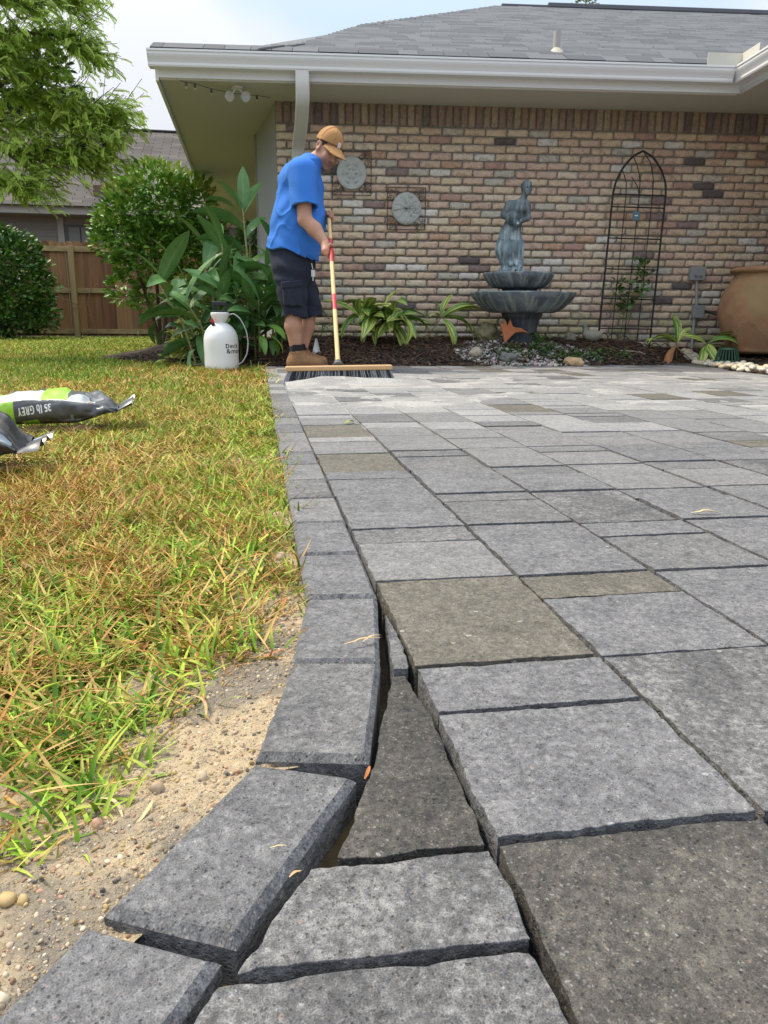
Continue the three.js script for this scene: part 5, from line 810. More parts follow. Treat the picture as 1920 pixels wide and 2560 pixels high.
{
  // tall shell ginger by the house corner; canes carry two ranks of long leaves
  const t = thing('ginger_plant', 'tall dark green ginger plant with long leaves behind the white sprayer', 'plant', [0, 0, -6.62]), r = RNG(17);
  const cane = (bx, bz, tx, ty, tz, n, len, m, start = 0.35, plane) => {
    const b = [bx, bedY(bx, bz - 6.62) - 0.02, bz], mid = [lerp(bx, tx, 0.4), lerp(b[1], ty, 0.55), lerp(bz, tz, 0.4)], c = new THREE.CatmullRomCurve3([V(...b), V(...mid), V(tx, ty, tz)]);
    part('cane', taper([b, mid, [tx, ty, tz]], 0.011, 0.005, 6), r() < 0.5 ? stemM : paleStemM, t);
    for (let i = 0; i < n; i++) { const k = lerp(start, 1, n > 1 ? i / (n - 1) : 1), p = c.getPoint(Math.min(0.995, k)), side = i % 2 ? 0 : PI, last = i === n - 1; addLeaf(t, LG[last ? 2 : Math.floor(r() * 4)], m ?? gingerM[Math.floor(r() * 2)], [p.x, p.y, p.z], (plane ?? r() * TAU) + side + (r() - 0.5) * 0.7, last ? 1.0 : 0.05 + 0.5 * k + (r() - 0.5) * 0.5, len * (0.8 + r() * 0.35), (r() - 0.5) * 1.7); }
  };
  // the tallest cane, its leaves mostly to the left as they hang in view
  const top = [[-0.02, 0.62, 0.05, 2.9, 0.25, 0.42], [-0.03, 0.74, 0.05, 0.4, 0.5, 0.34], [-0.03, 0.86, 0.05, 2.85, 0.35, 0.46], [-0.035, 0.98, 0.05, 0.5, 0.75, 0.30], [-0.04, 1.03, 0.05, 2.95, 0.42, 0.47], [-0.04, 1.10, 0.05, 2.7, 0.62, 0.40], [-0.045, 1.16, 0.05, 0.7, 1.0, 0.34], [-0.045, 1.17, 0.05, 2.8, 0.95, 0.32], [-0.05, 1.18, 0.05, 1.2, 1.42, 0.36]];
  part('cane', taper([[0.02, 0.08, 0.0], [-0.01, 0.6, 0.04], [-0.05, 1.2, 0.05]], 0.013, 0.006, 7), paleStemM, t);
  for (const [x, y, z, yaw, pitch, len] of top) addLeaf(t, LG[pitch > 0.9 ? 2 : 0], gingerM[Math.floor(r() * 2)], [x, y, z], yaw, pitch, len, 0.55 + (r() - 0.5) * 0.7);
  for (const a of [[-0.45, 0.15, -0.70, 0.60, 0.25, 6, 0.46], [-0.3, 0.2, -0.50, 0.48, 0.35, 7, 0.42], [0.05, 0.2, 0.05, 0.50, 0.4, 7, 0.40], [-0.15, 0.2, -0.22, 0.62, 0.36, 7, 0.42], [0.22, 0.15, 0.28, 0.48, 0.34, 6, 0.36], [-0.2, 0, -0.22, 0.92, 0.1, 6, 0.42], [0.1, 0, 0.12, 0.76, 0.2, 6, 0.40], [0.16, -0.25, 0.33, 1.30, -0.3, 4, 0.30], [0.20, -0.1, 0.24, 0.85, -0.02, 6, 0.40], [-0.1, -0.15, -0.16, 0.80, 0.02, 6, 0.40], [-0.22, -0.1, -0.36, 0.74, 0.05, 7, 0.44], [-0.34, 0.05, -0.52, 0.66, 0.16, 7, 0.46], [-0.40, 0.1, -0.62, 0.52, 0.12, 6, 0.44], [-0.1, 0.1, -0.12, 0.58, 0.28, 7, 0.40], [0.10, 0.1, 0.10, 0.56, 0.3, 7, 0.40], [0.24, 0.0, 0.27, 0.62, 0.1, 6, 0.38], [0.02, 0.16, 0.0, 0.42, 0.34, 6, 0.34], [-0.25, 0.15, -0.26, 0.46, 0.32, 6, 0.38], [0.16, 0.18, 0.2, 0.36, 0.32, 5, 0.30], [0.3, -0.05, 0.34, 0.5, 0.0, 5, 0.34], [-0.05, -0.2, 0.0, 0.95, -0.2, 6, 0.4], [-0.3, -0.2, -0.34, 0.86, -0.2, 5, 0.42]]) cane(...a.slice(0, 7), null, 0.3);
  for (const [x, y, z, yaw, pitch, len] of [[-0.12, 0.50, 0.34, 0.4, 0.75, 0.3], [0.03, 0.52, 0.33, 0.2, 0.45, 0.3], [0.02, 0.52, 0.30, 2.6, 0.5, 0.28], [0.09, 0.33, 0.36, -0.1, 0.25, 0.3], [-0.2, 0.30, 0.4, 3.4, -0.2, 0.22], [0.10, 0.30, 0.40, -0.9, -0.3, 0.26], [0.12, 0.24, 0.4, -0.7, -0.75, 0.22], [0.06, 0.22, 0.42, -1.4, -0.6, 0.22]]) addLeaf(t, LG[Math.floor(r() * 4)], brightM, [x, y, z], yaw, pitch, len, (r() - 0.5) * 0.8);
  addLeaf(t, VG[1], variM[1], [0.10, 0.21, 0.42], -0.25, -0.25, 0.2);
}
// variegated gingers, by hand: leaves as [dx, dy, dz, yaw, pitch, length]
function varPlant(s, n, label, leaves, stems, group) {
  const [x, z] = hs(s, n), y = bedY(x, z), t = thing('variegated_plant', label, 'plant', [x, y, z], -HA, group), r = RNG(Math.floor(s * 100));
  for (const q of stems) part('stem', taper(q, 0.006, 0.004, 6), r() < 0.5 ? stemM : mat([0.25, 0.17, 0.08]), t);
  for (const [dx, dy, dz, yaw, pitch, len, dry] of leaves) addLeaf(t, VG[Math.floor(r() * 3)], dry ? dryM : variM[Math.floor(r() * 3)], [dx, dy, dz], yaw, pitch, len * 1.42, (r() - 0.5) * 1.2);
  return t;
}
{
  const r = RNG(23), many = (n, cx, cy, spread, len) => { const l = []; for (let i = 0; i < n; i++) { const yaw = r() < 0.65 ? -PI * r() : r() * TAU, p = (r() - 0.45) * 1.2; l.push([cx + (r() - 0.5) * spread, cy * (0.55 + r() * 0.6), (r() - 0.3) * 0.14, yaw, p, len * (0.75 + r() * 0.4)]); } return l; };
  varPlant(1.13, 0.62, 'bushy yellow-striped green plant between the broom and the fountain', [...many(46, 0.02, 0.24, 0.40, 0.24), [-0.06, 0.27, 0, 2.9, 0.55, 0.22], [-0.04, 0.28, 0.03, 2.7, 0.1, 0.24], [0.0, 0.28, 0.05, -1.2, -0.5, 0.23], [0.02, 0.28, 0.05, -0.7, -0.3, 0.22], [0.04, 0.27, 0, 0.3, 1.0, 0.18]], [[[-0.08, 0, 0], [-0.05, 0.12, 0.02], [-0.02, 0.26, 0.03]], [[0.06, 0, 0], [0.05, 0.12, 0.02], [0.0, 0.25, 0.02]], [[0.12, 0, 0.03], [0.12, 0.1, 0.03], [0.1, 0.22, 0.02]]]);
  varPlant(1.60, 0.55, 'single leaning striped plant spreading fan of leaves left of the mossy boulder', [[0.08, 0.21, 0.02, 0.15, 0.35, 0.26], [0.09, 0.20, 0.03, -0.1, 0.12, 0.27], [0.09, 0.20, 0.03, -0.3, -0.12, 0.26], [0.08, 0.19, 0.04, -0.6, -0.35, 0.24], [0.07, 0.18, 0.05, -1.0, -0.55, 0.22], [0.06, 0.22, 0.02, 0.4, 1.1, 0.16], [0.06, 0.22, 0.02, 2.6, 1.2, 0.14], [0.05, 0.2, 0.02, -2.2, 0.2, 0.13]], [[[-0.06, 0, 0], [-0.01, 0.09, 0.01], [0.07, 0.205, 0.03]]]);
  varPlant(3.77, 0.55, 'upright striped plant with a brown dead leaf in front of the trellis', [[0.0, 0.17, 0, 1.2, 1.45, 0.21], [0.01, 0.16, 0.02, 0.1, 1.0, 0.13], [-0.01, 0.16, 0.02, 3.25, 0.45, 0.23], [-0.01, 0.15, 0.03, 3.0, 0.2, 0.21], [0.0, 0.13, 0.02, 3.7, -0.75, 0.23, 1], [-0.02, 0.10, 0.03, 3.9, -0.9, 0.2, 1]], [[[0.02, 0, 0], [0.01, 0.09, 0.0], [0.0, 0.18, 0.0]], [[0.0, 0.12, 0.0], [0.06, 0.06, 0.05], [0.14, 0.0, 0.06]]]);
  varPlant(3.98, 0.66, 'spreading striped plant beside the green drain grate', [[0, 0.17, 0.02, 2.9, 0.25, 0.17], [0.02, 0.17, 0.02, -0.6, 0.4, 0.2], [0.0, 0.16, 0.05, -1.7, -0.4, 0.2], [-0.01, 0.15, 0.05, -2.2, -0.7, 0.19], [0.04, 0.18, 0.02, 0.05, 0.3, 0.26], [0.05, 0.17, 0.03, -0.15, 0.0, 0.28], [0.05, 0.16, 0.03, -0.3, -0.25, 0.24], [0.04, 0.17, 0.02, 0.2, 0.55, 0.18], [0.03, 0.09, 0.04, -0.9, -0.9, 0.15, 1]], [[[0.06, 0, 0], [0.05, 0.09, 0.02], [0.02, 0.17, 0.02]], [[0.12, 0, 0.02], [0.09, 0.08, 0.03], [0.04, 0.16, 0.03]]]);
  // small creeper leaves behind the man's knee, and a thin climber on the trellis
  const [cx, cz] = hs(0.62, 0.3), w = thing('creeper', 'small green creeper at the foot of the wall beside the man', 'plant', [cx, bedY(cx, cz), cz], -HA);
  for (let i = 0; i < 16; i++) addLeaf(w, LG[2], gingerM[i % 2], [(r() - 0.5) * 0.34, 0.05 + r() * 0.14, (r() - 0.5) * 0.08], r() * TAU, (r() - 0.4), 0.10);
  part('stem', taper([[0, 0, 0], [0.03, 0.08, 0], [0.08, 0.16, 0]], 0.004, 0.002), stemM, w);
  const c = thing('climber', 'thin leafy climber growing up the middle of the trellis', 'climber', [0, 0, HZ], -HA), G = leafGeo(0.6, 0.2, 0.9, 0.2, 5), cm = [leafMat([0.09, 0.20, 0.045]), leafMat([0.13, 0.26, 0.06]), leafMat([0.06, 0.14, 0.035])];
  for (const pts of [[[3.42, 0.2, 0.12], [3.44, 0.45, 0.13], [3.50, 0.70, 0.15], [3.58, 0.92, 0.13]], [[3.45, 0.2, 0.12], [3.52, 0.5, 0.15], [3.60, 0.75, 0.15]], [[3.44, 0.45, 0.13], [3.34, 0.60, 0.15], [3.25, 0.66, 0.14]]]) part('stem', taper(pts, 0.004, 0.002, 5), stemM, c);
  for (let i = 0; i < 170; i++) { const k = r(); const [s, y] = k < 0.45 ? [3.56 + (r() - 0.5) * 0.16, 0.60 + r() * 0.34] : k < 0.8 ? [3.44 + (r() - 0.5) * 0.24, 0.62 + (r() - 0.5) * 0.26] : [3.40 + (r() - 0.5) * 0.42, 0.38 + r() * 0.34]; addLeaf(c, G, cm[Math.floor(r() * 3)], [s, y, 0.10 + r() * 0.10], r() * TAU, (r() - 0.6) * 1.4, 0.035 + r() * 0.035, (r() - 0.5)); }
}
// yellow-leaved shrub in two heads, between fence and ginger
{
  const r = RNG(29), G = leafGeo(0.36, 0.3, 0.9, 0.25, 6);
  const t = thing('yellow_shrub', 'small shrub with yellow-green leaves left of the white sprayer', 'shrub', [-0.56, -0.02, -6.95]);
  const ym = [[0.55, 0.53, 0.06], [0.46, 0.52, 0.09], [0.58, 0.58, 0.18], [0.27, 0.37, 0.07]].map((c) => leafMat(c));
  for (const pts of [[[0, 0, 0], [-0.02, 0.2, 0.02], [-0.03, 0.42, 0.0]], [[0.02, 0, 0], [0.09, 0.18, 0.0], [0.12, 0.32, 0.02]], [[0, 0, 0.02], [-0.08, 0.15, 0.04], [-0.1, 0.25, 0.02]]]) part('stem', taper(pts, 0.008, 0.004, 6), mat([0.10, 0.085, 0.05]), t);
  const heads = [[0.02, 0.50, 0, 0.13, 0.20, 90], [0.02, 0.17, 0.05, 0.15, 0.14, 120], [-0.08, 0.03, 0.12, 0.10, 0.06, 50]];
  for (const [hx, hy, hz, rx, ry, N] of heads) for (let i = 0; i < N; i++) { const a = r() * TAU, u = r() * 2 - 1, q = Math.cbrt(0.35 + 0.65 * r()), sx = Math.sqrt(1 - u * u); addLeaf(t, G, ym[Math.floor(Math.pow(r(), hy > 0.3 ? 0.7 : 1.1) * 3.99)], [hx + Math.cos(a) * sx * rx * q, hy + u * ry * q, hz + Math.sin(a) * sx * rx * q], -a + (r() - 0.5), u * 0.6 + (r() - 0.3), 0.075 + r() * 0.045, (r() - 0.5)); }
}
// leafy crowns: clumps of small leaves through the volume, a few faces each
const smallLeaf = leafGeo(0.5, 0.15, 0.5, 0.3, 3), slimLeaf = leafGeo(0.30, 0.1, 0.8, 0.3, 3);
function crown(name, parent, lumps, geo, m, n, size, colors, r, up = 0.2, shell = 0.55) {
  const ms = [], cs = [], q = new THREE.Quaternion(), E = new THREE.Euler();
  const tot = lumps.reduce((s, l) => s + l[3] * l[3] * (l[4] ?? 1), 0);
  for (const [cx, cy, cz, R, ky = 1] of lumps) {
    const k = Math.round(n * R * R * ky / tot);
    for (let i = 0; i < k; i++) {
      const a = r() * TAU, u = r() * 2 - 1, q1 = Math.pow(shell + (1 - shell) * r(), 0.6), sx = Math.sqrt(1 - u * u), dx = Math.cos(a) * sx, dz = Math.sin(a) * sx;
      const bump = 0.66 + 0.65 * vn(dx * 3 + cx * 5, u * 3 + cy, dz * 3 + cz), p = V(cx + dx * R * q1 * bump, cy + u * R * ky * q1 * bump, cz + dz * R * q1 * bump);
      E.set((r() - 0.5) * 2, -a + (r() - 0.5) * 1.8, u * 0.5 + up + (r() - 0.5) * 1.2, 'YZX'); q.setFromEuler(E); const s = size * (0.7 + r() * 0.6); ms.push(new THREE.Matrix4().compose(p, q.clone(), V(s, s, s)));
      const c = colors[Math.floor(r() * colors.length)], f = 0.8 + r() * 0.4; cs.push(rgb(c[0] * f, c[1] * f, c[2] * f));
    }
  }
  return instances(name, geo, m, ms, cs, parent, 'stuff');
}
{
  const r = RNG(37), lm = leafMat([1, 1, 1], { roughness: 0.4 });
  // round glossy shrub
  const t = thing('round_shrub', 'rounded glossy green shrub on thin trunks in front of the fence', 'shrub', [-1.25, 0, -11]);
  for (const p of [[[0.05, 0, 0], [0.12, 0.5, 0], [0.3, 1.1, 0], [0.25, 1.6, 0]], [[0.1, 0, 0.05], [0.25, 0.6, 0.1], [0.45, 1.0, 0.1]], [[0, 0, 0], [-0.12, 0.6, 0.05], [-0.3, 1.2, 0.0]], [[0, 0, -0.05], [0.0, 0.7, -0.1], [0, 1.5, -0.1]]]) part('trunk', taper(p, 0.035, 0.014, 7), mat([0.10, 0.075, 0.05]), t);
  crown('crown', t, [[0.05, 1.75, 0, 0.52, 1], [-0.32, 1.55, 0.1, 0.42, 0.9], [0.42, 1.62, 0.05, 0.45, 1], [-0.42, 1.30, 0.1, 0.34, 0.8], [0.35, 1.25, 0.15, 0.42, 0.8], [0, 1.2, 0.2, 0.42, 0.75], [-0.28, 0.98, 0.1, 0.26, 0.8], [-0.42, 0.72, 0.1, 0.18, 1.2], [0.35, 0.88, 0.1, 0.24, 0.7], [-0.15, 0.55, 0.12, 0.14, 1.0], [0.7, 1.35, 0.1, 0.3, 1]], smallLeaf, lm, 5600, 0.088, [[0.20, 0.38, 0.06], [0.15, 0.31, 0.05], [0.29, 0.47, 0.08], [0.11, 0.23, 0.04]], r);
  crown('new_growth', t, [[0.1, 2.12, 0.05, 0.34, 0.5], [0.48, 1.98, 0.1, 0.32, 0.5], [-0.3, 1.88, 0.2, 0.28, 0.5], [-0.5, 1.55, 0.2, 0.2, 0.6]], slimLeaf, lm, 900, 0.10, [[0.34, 0.44, 0.08], [0.44, 0.50, 0.14], [0.22, 0.36, 0.06]], r, 0.9);
  // dark bush at the fence, left
  const b = thing('dark_bush', 'dark dense bush against the fence at the left edge', 'shrub', [-4.25, 0, -14.6]);
  part('trunk', [taper([[0, 0, 0], [0.05, 0.5, 0], [0.1, 1.1, 0]], 0.05, 0.02), taper([[0, 0, 0], [-0.2, 0.6, 0], [-0.3, 1.2, 0]], 0.04, 0.02)], mat([0.06, 0.05, 0.035]), b);
  crown('crown', b, [[0, 0.95, 0, 0.78, 1.0], [0.45, 0.75, 0.1, 0.50, 1.1], [-0.5, 1.1, 0.1, 0.6, 1], [0.3, 1.35, 0.1, 0.45, 0.9], [0.2, 0.4, 0.2, 0.55, 0.75], [0.62, 0.35, 0.2, 0.32, 0.9], [-0.4, 0.4, 0.2, 0.55, 0.8], [0.1, 1.62, 0.1, 0.3, 0.8]], smallLeaf, lm, 6800, 0.10, [[0.06, 0.15, 0.032], [0.045, 0.11, 0.026], [0.10, 0.21, 0.04], [0.15, 0.28, 0.05]], r);
  // behind the ginger, at the corner of the house
  const k = thing('corner_shrub', 'dark leafy shrub behind the ginger beside the grey side wall', 'shrub', [-0.05, 0, -9.2]);
  part('trunk', taper([[0, 0, 0], [0.05, 0.4, 0], [0, 0.9, 0]], 0.03, 0.012), mat([0.08, 0.06, 0.04]), k);
  crown('crown', k, [[0, 0.8, 0, 0.34, 1.3], [-0.3, 0.6, 0, 0.30, 1.2], [0.1, 1.15, 0, 0.22, 1.0], [-0.55, 0.4, 0, 0.26, 1]], smallLeaf, lm, 1700, 0.08, [[0.06, 0.14, 0.03], [0.10, 0.20, 0.045], [0.17, 0.28, 0.06]], r);
}
// the feathery tree that reaches in from the left
{
  const r = RNG(43), t = thing('feathery_tree', 'fine-leaved light green tree reaching in from the left', 'tree', [0, 0, -8]), bark = mat([0.075, 0.062, 0.05]);
  part('trunk', taper([[-4.6, -0.05, -0.4], [-4.5, 1.2, -0.4], [-4.25, 2.3, -0.3], [-3.9, 3.6, -0.2]], 0.15, 0.07, 10), bark, t);
  // one spray: a drooping twig with paired leaflets
  const spray = (() => { const l = []; for (let i = 0; i < 9; i++) { const k = i / 8, x = k * 0.8, y = -0.2 * k * k; for (const s of [-1, 1]) { const g = slimLeaf.clone(); g.scale(0.30 * (1 - 0.35 * k), 0.30, 0.30); g.rotateZ(-0.15 - 0.4 * k); g.rotateY(s * (1.05 - 0.45 * k)); g.translate(x, y, 0); l.push(g); } } const tip = slimLeaf.clone(); tip.scale(0.28, 0.28, 0.28); tip.rotateZ(-0.8); tip.translate(0.8, -0.35, 0); l.push(tip); return merged(l); })();
  const limbs = [
    [[-4.3, 2.35, -0.3], [-3.2, 2.38, 0], [-2.15, 2.31, 0], [-1.75, 2.21, 0.05], [-1.36, 2.05, 0.1]], [[-4.4, 1.75, -0.35], [-3.2, 1.85, 0], [-2.2, 1.83, 0], [-1.88, 1.81, 0], [-1.59, 1.75, 0.05], [-1.33, 1.757, 0.1]], [[-2.2, 1.83, 0], [-1.97, 1.66, 0.05], [-1.84, 1.5, 0.1]],
    [[-4.2, 2.8, -0.3], [-2.9, 2.85, 0.1], [-2.1, 2.75, 0.1], [-1.6, 2.72, 0.15], [-1.36, 2.60, 0.2]], [[-4.1, 3.1, -0.2], [-2.6, 3.2, -0.1], [-1.9, 3.12, 0], [-1.40, 3.0, 0.1]], [[-4.3, 2.1, -0.4], [-2.9, 2.12, -0.3], [-2.1, 2.12, -0.25], [-1.6, 2.16, -0.2], [-1.15, 2.17, -0.1]],
    [[-3.9, 3.5, -0.2], [-2.4, 3.5, 0.1], [-1.5, 3.32, 0.2]], [[-4.4, 1.6, -0.3], [-3.0, 1.62, 0.2], [-2.3, 1.55, 0.25], [-1.95, 1.42, 0.3]], [[-4.2, 2.6, 0.2], [-3, 2.62, 0.4], [-2.3, 2.55, 0.45], [-1.95, 2.42, 0.5]], [[-4.2, 3.0, 0.2], [-3, 3.0, 0.5], [-2.2, 2.95, 0.5], [-1.7, 2.82, 0.5]], [[-1.88, 1.81, 0], [-1.6, 1.88, -0.1], [-1.3, 1.9, -0.15]], [[-4.1, 3.3, -0.5], [-2.5, 3.35, -0.4], [-1.7, 3.25, -0.3]], [[-2.2, 2.31, 0], [-1.9, 2.45, 0.1], [-1.6, 2.48, 0.15]],
  ];
  const ms = [], cs = [], q = new THREE.Quaternion(), E = new THREE.Euler(), tw = [];
  limbs.forEach((l, li) => {
    part('limb', taper(l, li < 2 ? 0.032 : 0.024, 0.005, 7), bark, t);
    const c = new THREE.CatmullRomCurve3(l.map((p) => V(...p))), L = c.getLength(), N = Math.round(L * 58);
    for (let i = 0; i < N; i++) {
      const k = Math.pow(r(), 0.75), p = c.getPoint(k), tg = c.getTangent(k); if (p.x < -3.3) continue;
      const yaw = Math.atan2(-tg.z, tg.x) + (r() - 0.5) * 2.6, len = (0.16 + r() * 0.36) * (1.1 - 0.4 * k), out = V(Math.cos(yaw), (r() - 0.45) * 1.7, -Math.sin(yaw)).multiplyScalar(len);
      tw.push(bar([p.x, p.y, p.z], [p.x + out.x, p.y + out.y, p.z + out.z], 0.0028, 3));
      const m = 3 + Math.floor(r() * 4);
      for (let j = 0; j < m; j++) { const f = (j + 0.4) / m; E.set((r() - 0.5) * 1.6, yaw + (r() - 0.5) * 2.4, 0.45 - r() * 1.2, 'YZX'); q.setFromEuler(E); const s = 0.085 + r() * 0.06; ms.push(new THREE.Matrix4().compose(V(p.x + out.x * f, p.y + out.y * f, p.z + out.z * f), q.clone(), V(s, s, s))); const v = fbm(p.x * 3, p.y * 3, 2, 2), b = 0.75 + r() * 0.5; cs.push(rgb((0.32 + 0.12 * v) * b, (0.49 + 0.08 * v) * b, 0.07 * b)); }
    }
  });
  tag(part('twigs', tw, bark, t), null, null, null, 'stuff');
  instances('crown', spray, leafMat([1, 1, 1], { transmission: 0.45 }), ms, cs, t, 'stuff');
  // a low spray of another branch at the left edge, and trees far behind
  const far = (name, label, pos, lumps, n, size, cols, h) => { const f = thing(name, label, 'tree', pos); part('trunk', taper([[0, 0, 0], [0.1, h * 0.5, 0], [0, h, 0]], 0.22, 0.06, 8), bark, f); crown('crown', f, lumps, smallLeaf, leafMat([1, 1, 1]), n, size, cols, r); return f; };
  far('distant_tree', 'dark green tree standing behind the neighbour\'s roof at the left', [-7.6, 0, -32], [[0.4, 8.6, 0, 1.1, 1.3], [-1.4, 8.4, 0, 1.6, 1.2], [1.2, 7.2, 0, 1.0, 1], [-0.5, 6.6, 0, 1.5, 1]], 2600, 0.32, [[0.022, 0.05, 0.02], [0.035, 0.07, 0.025], [0.05, 0.09, 0.03]], 7);
  far('distant_tree', 'pale treetop just showing above the brick house roof ridge', [9.35, 0, -23], [[0.1, 8.78, 0, 0.34, 0.9], [-0.25, 8.66, 0, 0.24, 0.9], [0.4, 8.62, 0, 0.28, 1], [0, 8.0, 0, 0.6, 1]], 800, 0.12, [[0.19, 0.24, 0.10], [0.26, 0.29, 0.14], [0.14, 0.18, 0.07]], 8.3);
}

// ------------------------------------------------------------------ bags of jointing sand on the lawn
function pillowBag(name, label, pos, yaw, L, W, H, map, seed, o = {}) {
  const t = thing(name, label, 'bag', pos, yaw, o.group), nu = 90, nv = 56;
  const m = new THREE.MeshPhysicalMaterial({ map, roughness: 0.34, clearcoat: 0.25, clearcoatRoughness: 0.3 });
  const P = (u, v) => {   // u 0..1 towards the sealed end, v round the girth from the underside
    const e = 1 - u, a = v * TAU - PI / 2, w = W / 2 * (0.80 + 0.20 * sst(0, 0.25, e)), h = H * Math.pow(sst(-0.03, 0.17, e), 0.7) * (0.92 + 0.14 * Math.sin(u * 9 + seed)) + 0.004;
    const c = Math.cos(a), s = Math.sin(a), sq = (x, p) => Math.sign(x) * Math.pow(Math.abs(x), p);
    let y = h * 0.5 + sq(s, 0.72) * h * 0.5, z = sq(c, 0.62) * w * (e < 0.3 ? lerp(1.06, 1, e / 0.3) : 1), x = -e * L;
    const wr = (Math.abs(fbm(u * 9 + seed, v * 7, seed, 3) - 0.5) * -0.05 + Math.sin(u * 34 + v * 12 + 3 * vn(u * 4, v * 4, seed)) * 0.006 * sst(0.45, 0.05, e)) * (0.4 + 0.9 * sst(0.5, 0.0, e)) * (s > -0.6 ? 1 : 0.1) + 0.010 * (vn(u * 5 + seed, v * 5) - 0.5);
    y = Math.max(0, y + wr * Math.max(0, s + 0.4)); z += wr * c;
    const lift = (o.lift ?? 0) * sst(0.22, 0, e);
    return [x, y + lift, z, u, v];
  };
  part('body', grid(nu, nv, P), m, t);
  // the crimped end flap
  part('end_flap', grid(10, 24, (u, v) => { const q = (v - 0.5) * 2, z = q * W * 0.44; return [u * 0.055 - 0.004, 0.006 + (o.lift ?? 0) + (o.flapUp ?? 0.01) * u + 0.008 * Math.sin(v * 17 + seed) * (0.3 + u), z + 0.006 * Math.sin(v * 9 + u * 4), 0.96 + u * 0.04, 0.3 + v * 0.3]; }), new THREE.MeshPhysicalMaterial({ map: o.flapMap ?? map, roughness: 0.3, side: THREE.DoubleSide, clearcoat: 0.3 }), t);
  return t;
}
{
  const g1 = canvasTex(1024, 512, (c, w, h) => {
    c.fillStyle = '#505256'; c.fillRect(0, 0, w, h);
    for (let i = 0; i < 40; i++) { c.fillStyle = ['#4a4a4e', '#8c9095', '#333336'][i % 3]; c.fillRect(w * (0.76 + 0.24 * hash3(i, 1, 2)), h * hash3(i, 2, 2), 10 + 50 * hash3(i, 3, 2), 6 + 24 * hash3(i, 4, 2)); }
    const X = (u) => u * w, Y = (v) => (1 - v) * h;
    c.fillStyle = '#9ccc3e'; c.fillRect(0, Y(0.33), X(0.535), Y(0.0) - Y(0.33));                       // green front band
    c.fillStyle = '#dfe0da'; c.fillRect(0, Y(0.50), X(0.66), Y(0.33) - Y(0.50));                         // white text panel on top
    c.fillStyle = '#9c9c96'; for (let i = 0; i < 64; i++) { const x = X(0.02 + i * 0.0088); c.fillRect(x, Y(0.475), 4, (0.05 + 0.075 * hash3(i, 3, 1)) * h); }
    c.fillStyle = '#9ccc3e'; c.fillRect(0, Y(0.64), X(0.47), Y(0.50) - Y(0.64)); c.fillRect(X(0.655), Y(0.66), X(0.115), Y(0.34) - Y(0.66));
    c.fillStyle = '#504e50'; c.fillRect(X(0.535), Y(0.33), X(0.19), Y(0.0) - Y(0.33));
    c.fillStyle = '#8fc22f'; c.beginPath(); c.moveTo(X(0.56), Y(0.14)); c.lineTo(X(0.635), Y(0.17)); c.lineTo(X(0.66), Y(0.02)); c.lineTo(X(0.60), Y(0.02)); c.fill();
    c.fillStyle = '#4a3c31'; c.fillRect(X(0.66), Y(0.18), X(0.07), Y(0.02) - Y(0.18)); c.fillStyle = '#6a5a4b'; for (let i = 0; i < 5; i++) c.fillRect(X(0.665 + (i % 2) * 0.03), Y(0.165 - i * 0.028), X(0.026), 9);
    c.fillStyle = '#b9bfc4'; c.beginPath(); c.moveTo(X(0.775), Y(0.34)); c.lineTo(X(0.875), Y(0.35)); c.lineTo(X(0.90), Y(0.42)); c.lineTo(X(0.86), Y(0.50)); c.quadraticCurveTo(X(0.775), Y(0.49), X(0.765), Y(0.40)); c.fill();
    c.fillStyle = '#8f979d'; for (let i = 0; i < 7; i++) c.fillRect(X(0.785), Y(0.365 + i * 0.017), X(0.08), 2);
    c.fillStyle = '#cfcfca'; c.fillRect(X(0.70), Y(0.345), X(0.17), 7);
    c.fillStyle = '#9aa0a6'; c.beginPath(); c.arc(X(0.90), Y(0.12), 16, 0, 7); c.fill(); c.strokeStyle = '#a8a8a8'; c.lineWidth = 3; c.beginPath(); c.arc(X(0.82), Y(0.13), 9, 0, 7); c.stroke();
    c.fillStyle = '#c96b2c'; c.fillRect(X(0.875), Y(0.345), 14, 10); c.fillStyle = '#5a7fb8'; c.fillRect(X(0.89), Y(0.345), 12, 10);
    c.save(); c.translate(X(0.628), Y(0.255)); c.rotate(PI - 0.10); c.fillStyle = '#e9e9e6'; c.font = 'bold 36px sans-serif'; c.textAlign = 'center'; c.textBaseline = 'middle'; c.scale(0.86, 1); c.fillText('35 lb GREY', 0, 0); c.restore();
  });
  pillowBag('sand_bag', 'green, white and black sand bag lettered 35 lb GREY lying on the lawn', [-0.475, 0.0, -2.83], 0.10, 0.68, 0.27, 0.105, g1, 2, { lift: 0.035, flapUp: 0.03, group: 'sand bags lying on the lawn' });
  const g2 = canvasTex(512, 256, (c, w, h) => {
    c.fillStyle = '#3c3d43'; c.fillRect(0, 0, w, h); const X = (u) => u * w, Y = (v) => (1 - v) * h;
    for (let i = 0; i < 260; i++) { const x = hash3(i, 1, 1) * w, y = hash3(i, 2, 1) * h * 0.55 + h * 0.35; c.fillStyle = ['#3c3a3c', '#55504e', '#6e655c', '#2a2a2e'][i % 4]; c.fillRect(x, y, 8 + hash3(i, 3, 1) * 26, 4 + hash3(i, 4, 1) * 9); }
    c.fillStyle = '#8fa0aa'; c.beginPath(); c.moveTo(0, Y(0.06)); c.lineTo(0, Y(0.21)); c.lineTo(X(0.62), Y(0.24)); c.lineTo(X(0.98), Y(0.40)); c.lineTo(X(0.98), Y(0.33)); c.lineTo(X(0.72), Y(0.10)); c.fill();
    c.fillStyle = '#0f0f12'; c.beginPath(); c.ellipse(X(0.86), Y(0.17), 26, 14, 0, 0, 7); c.fill();
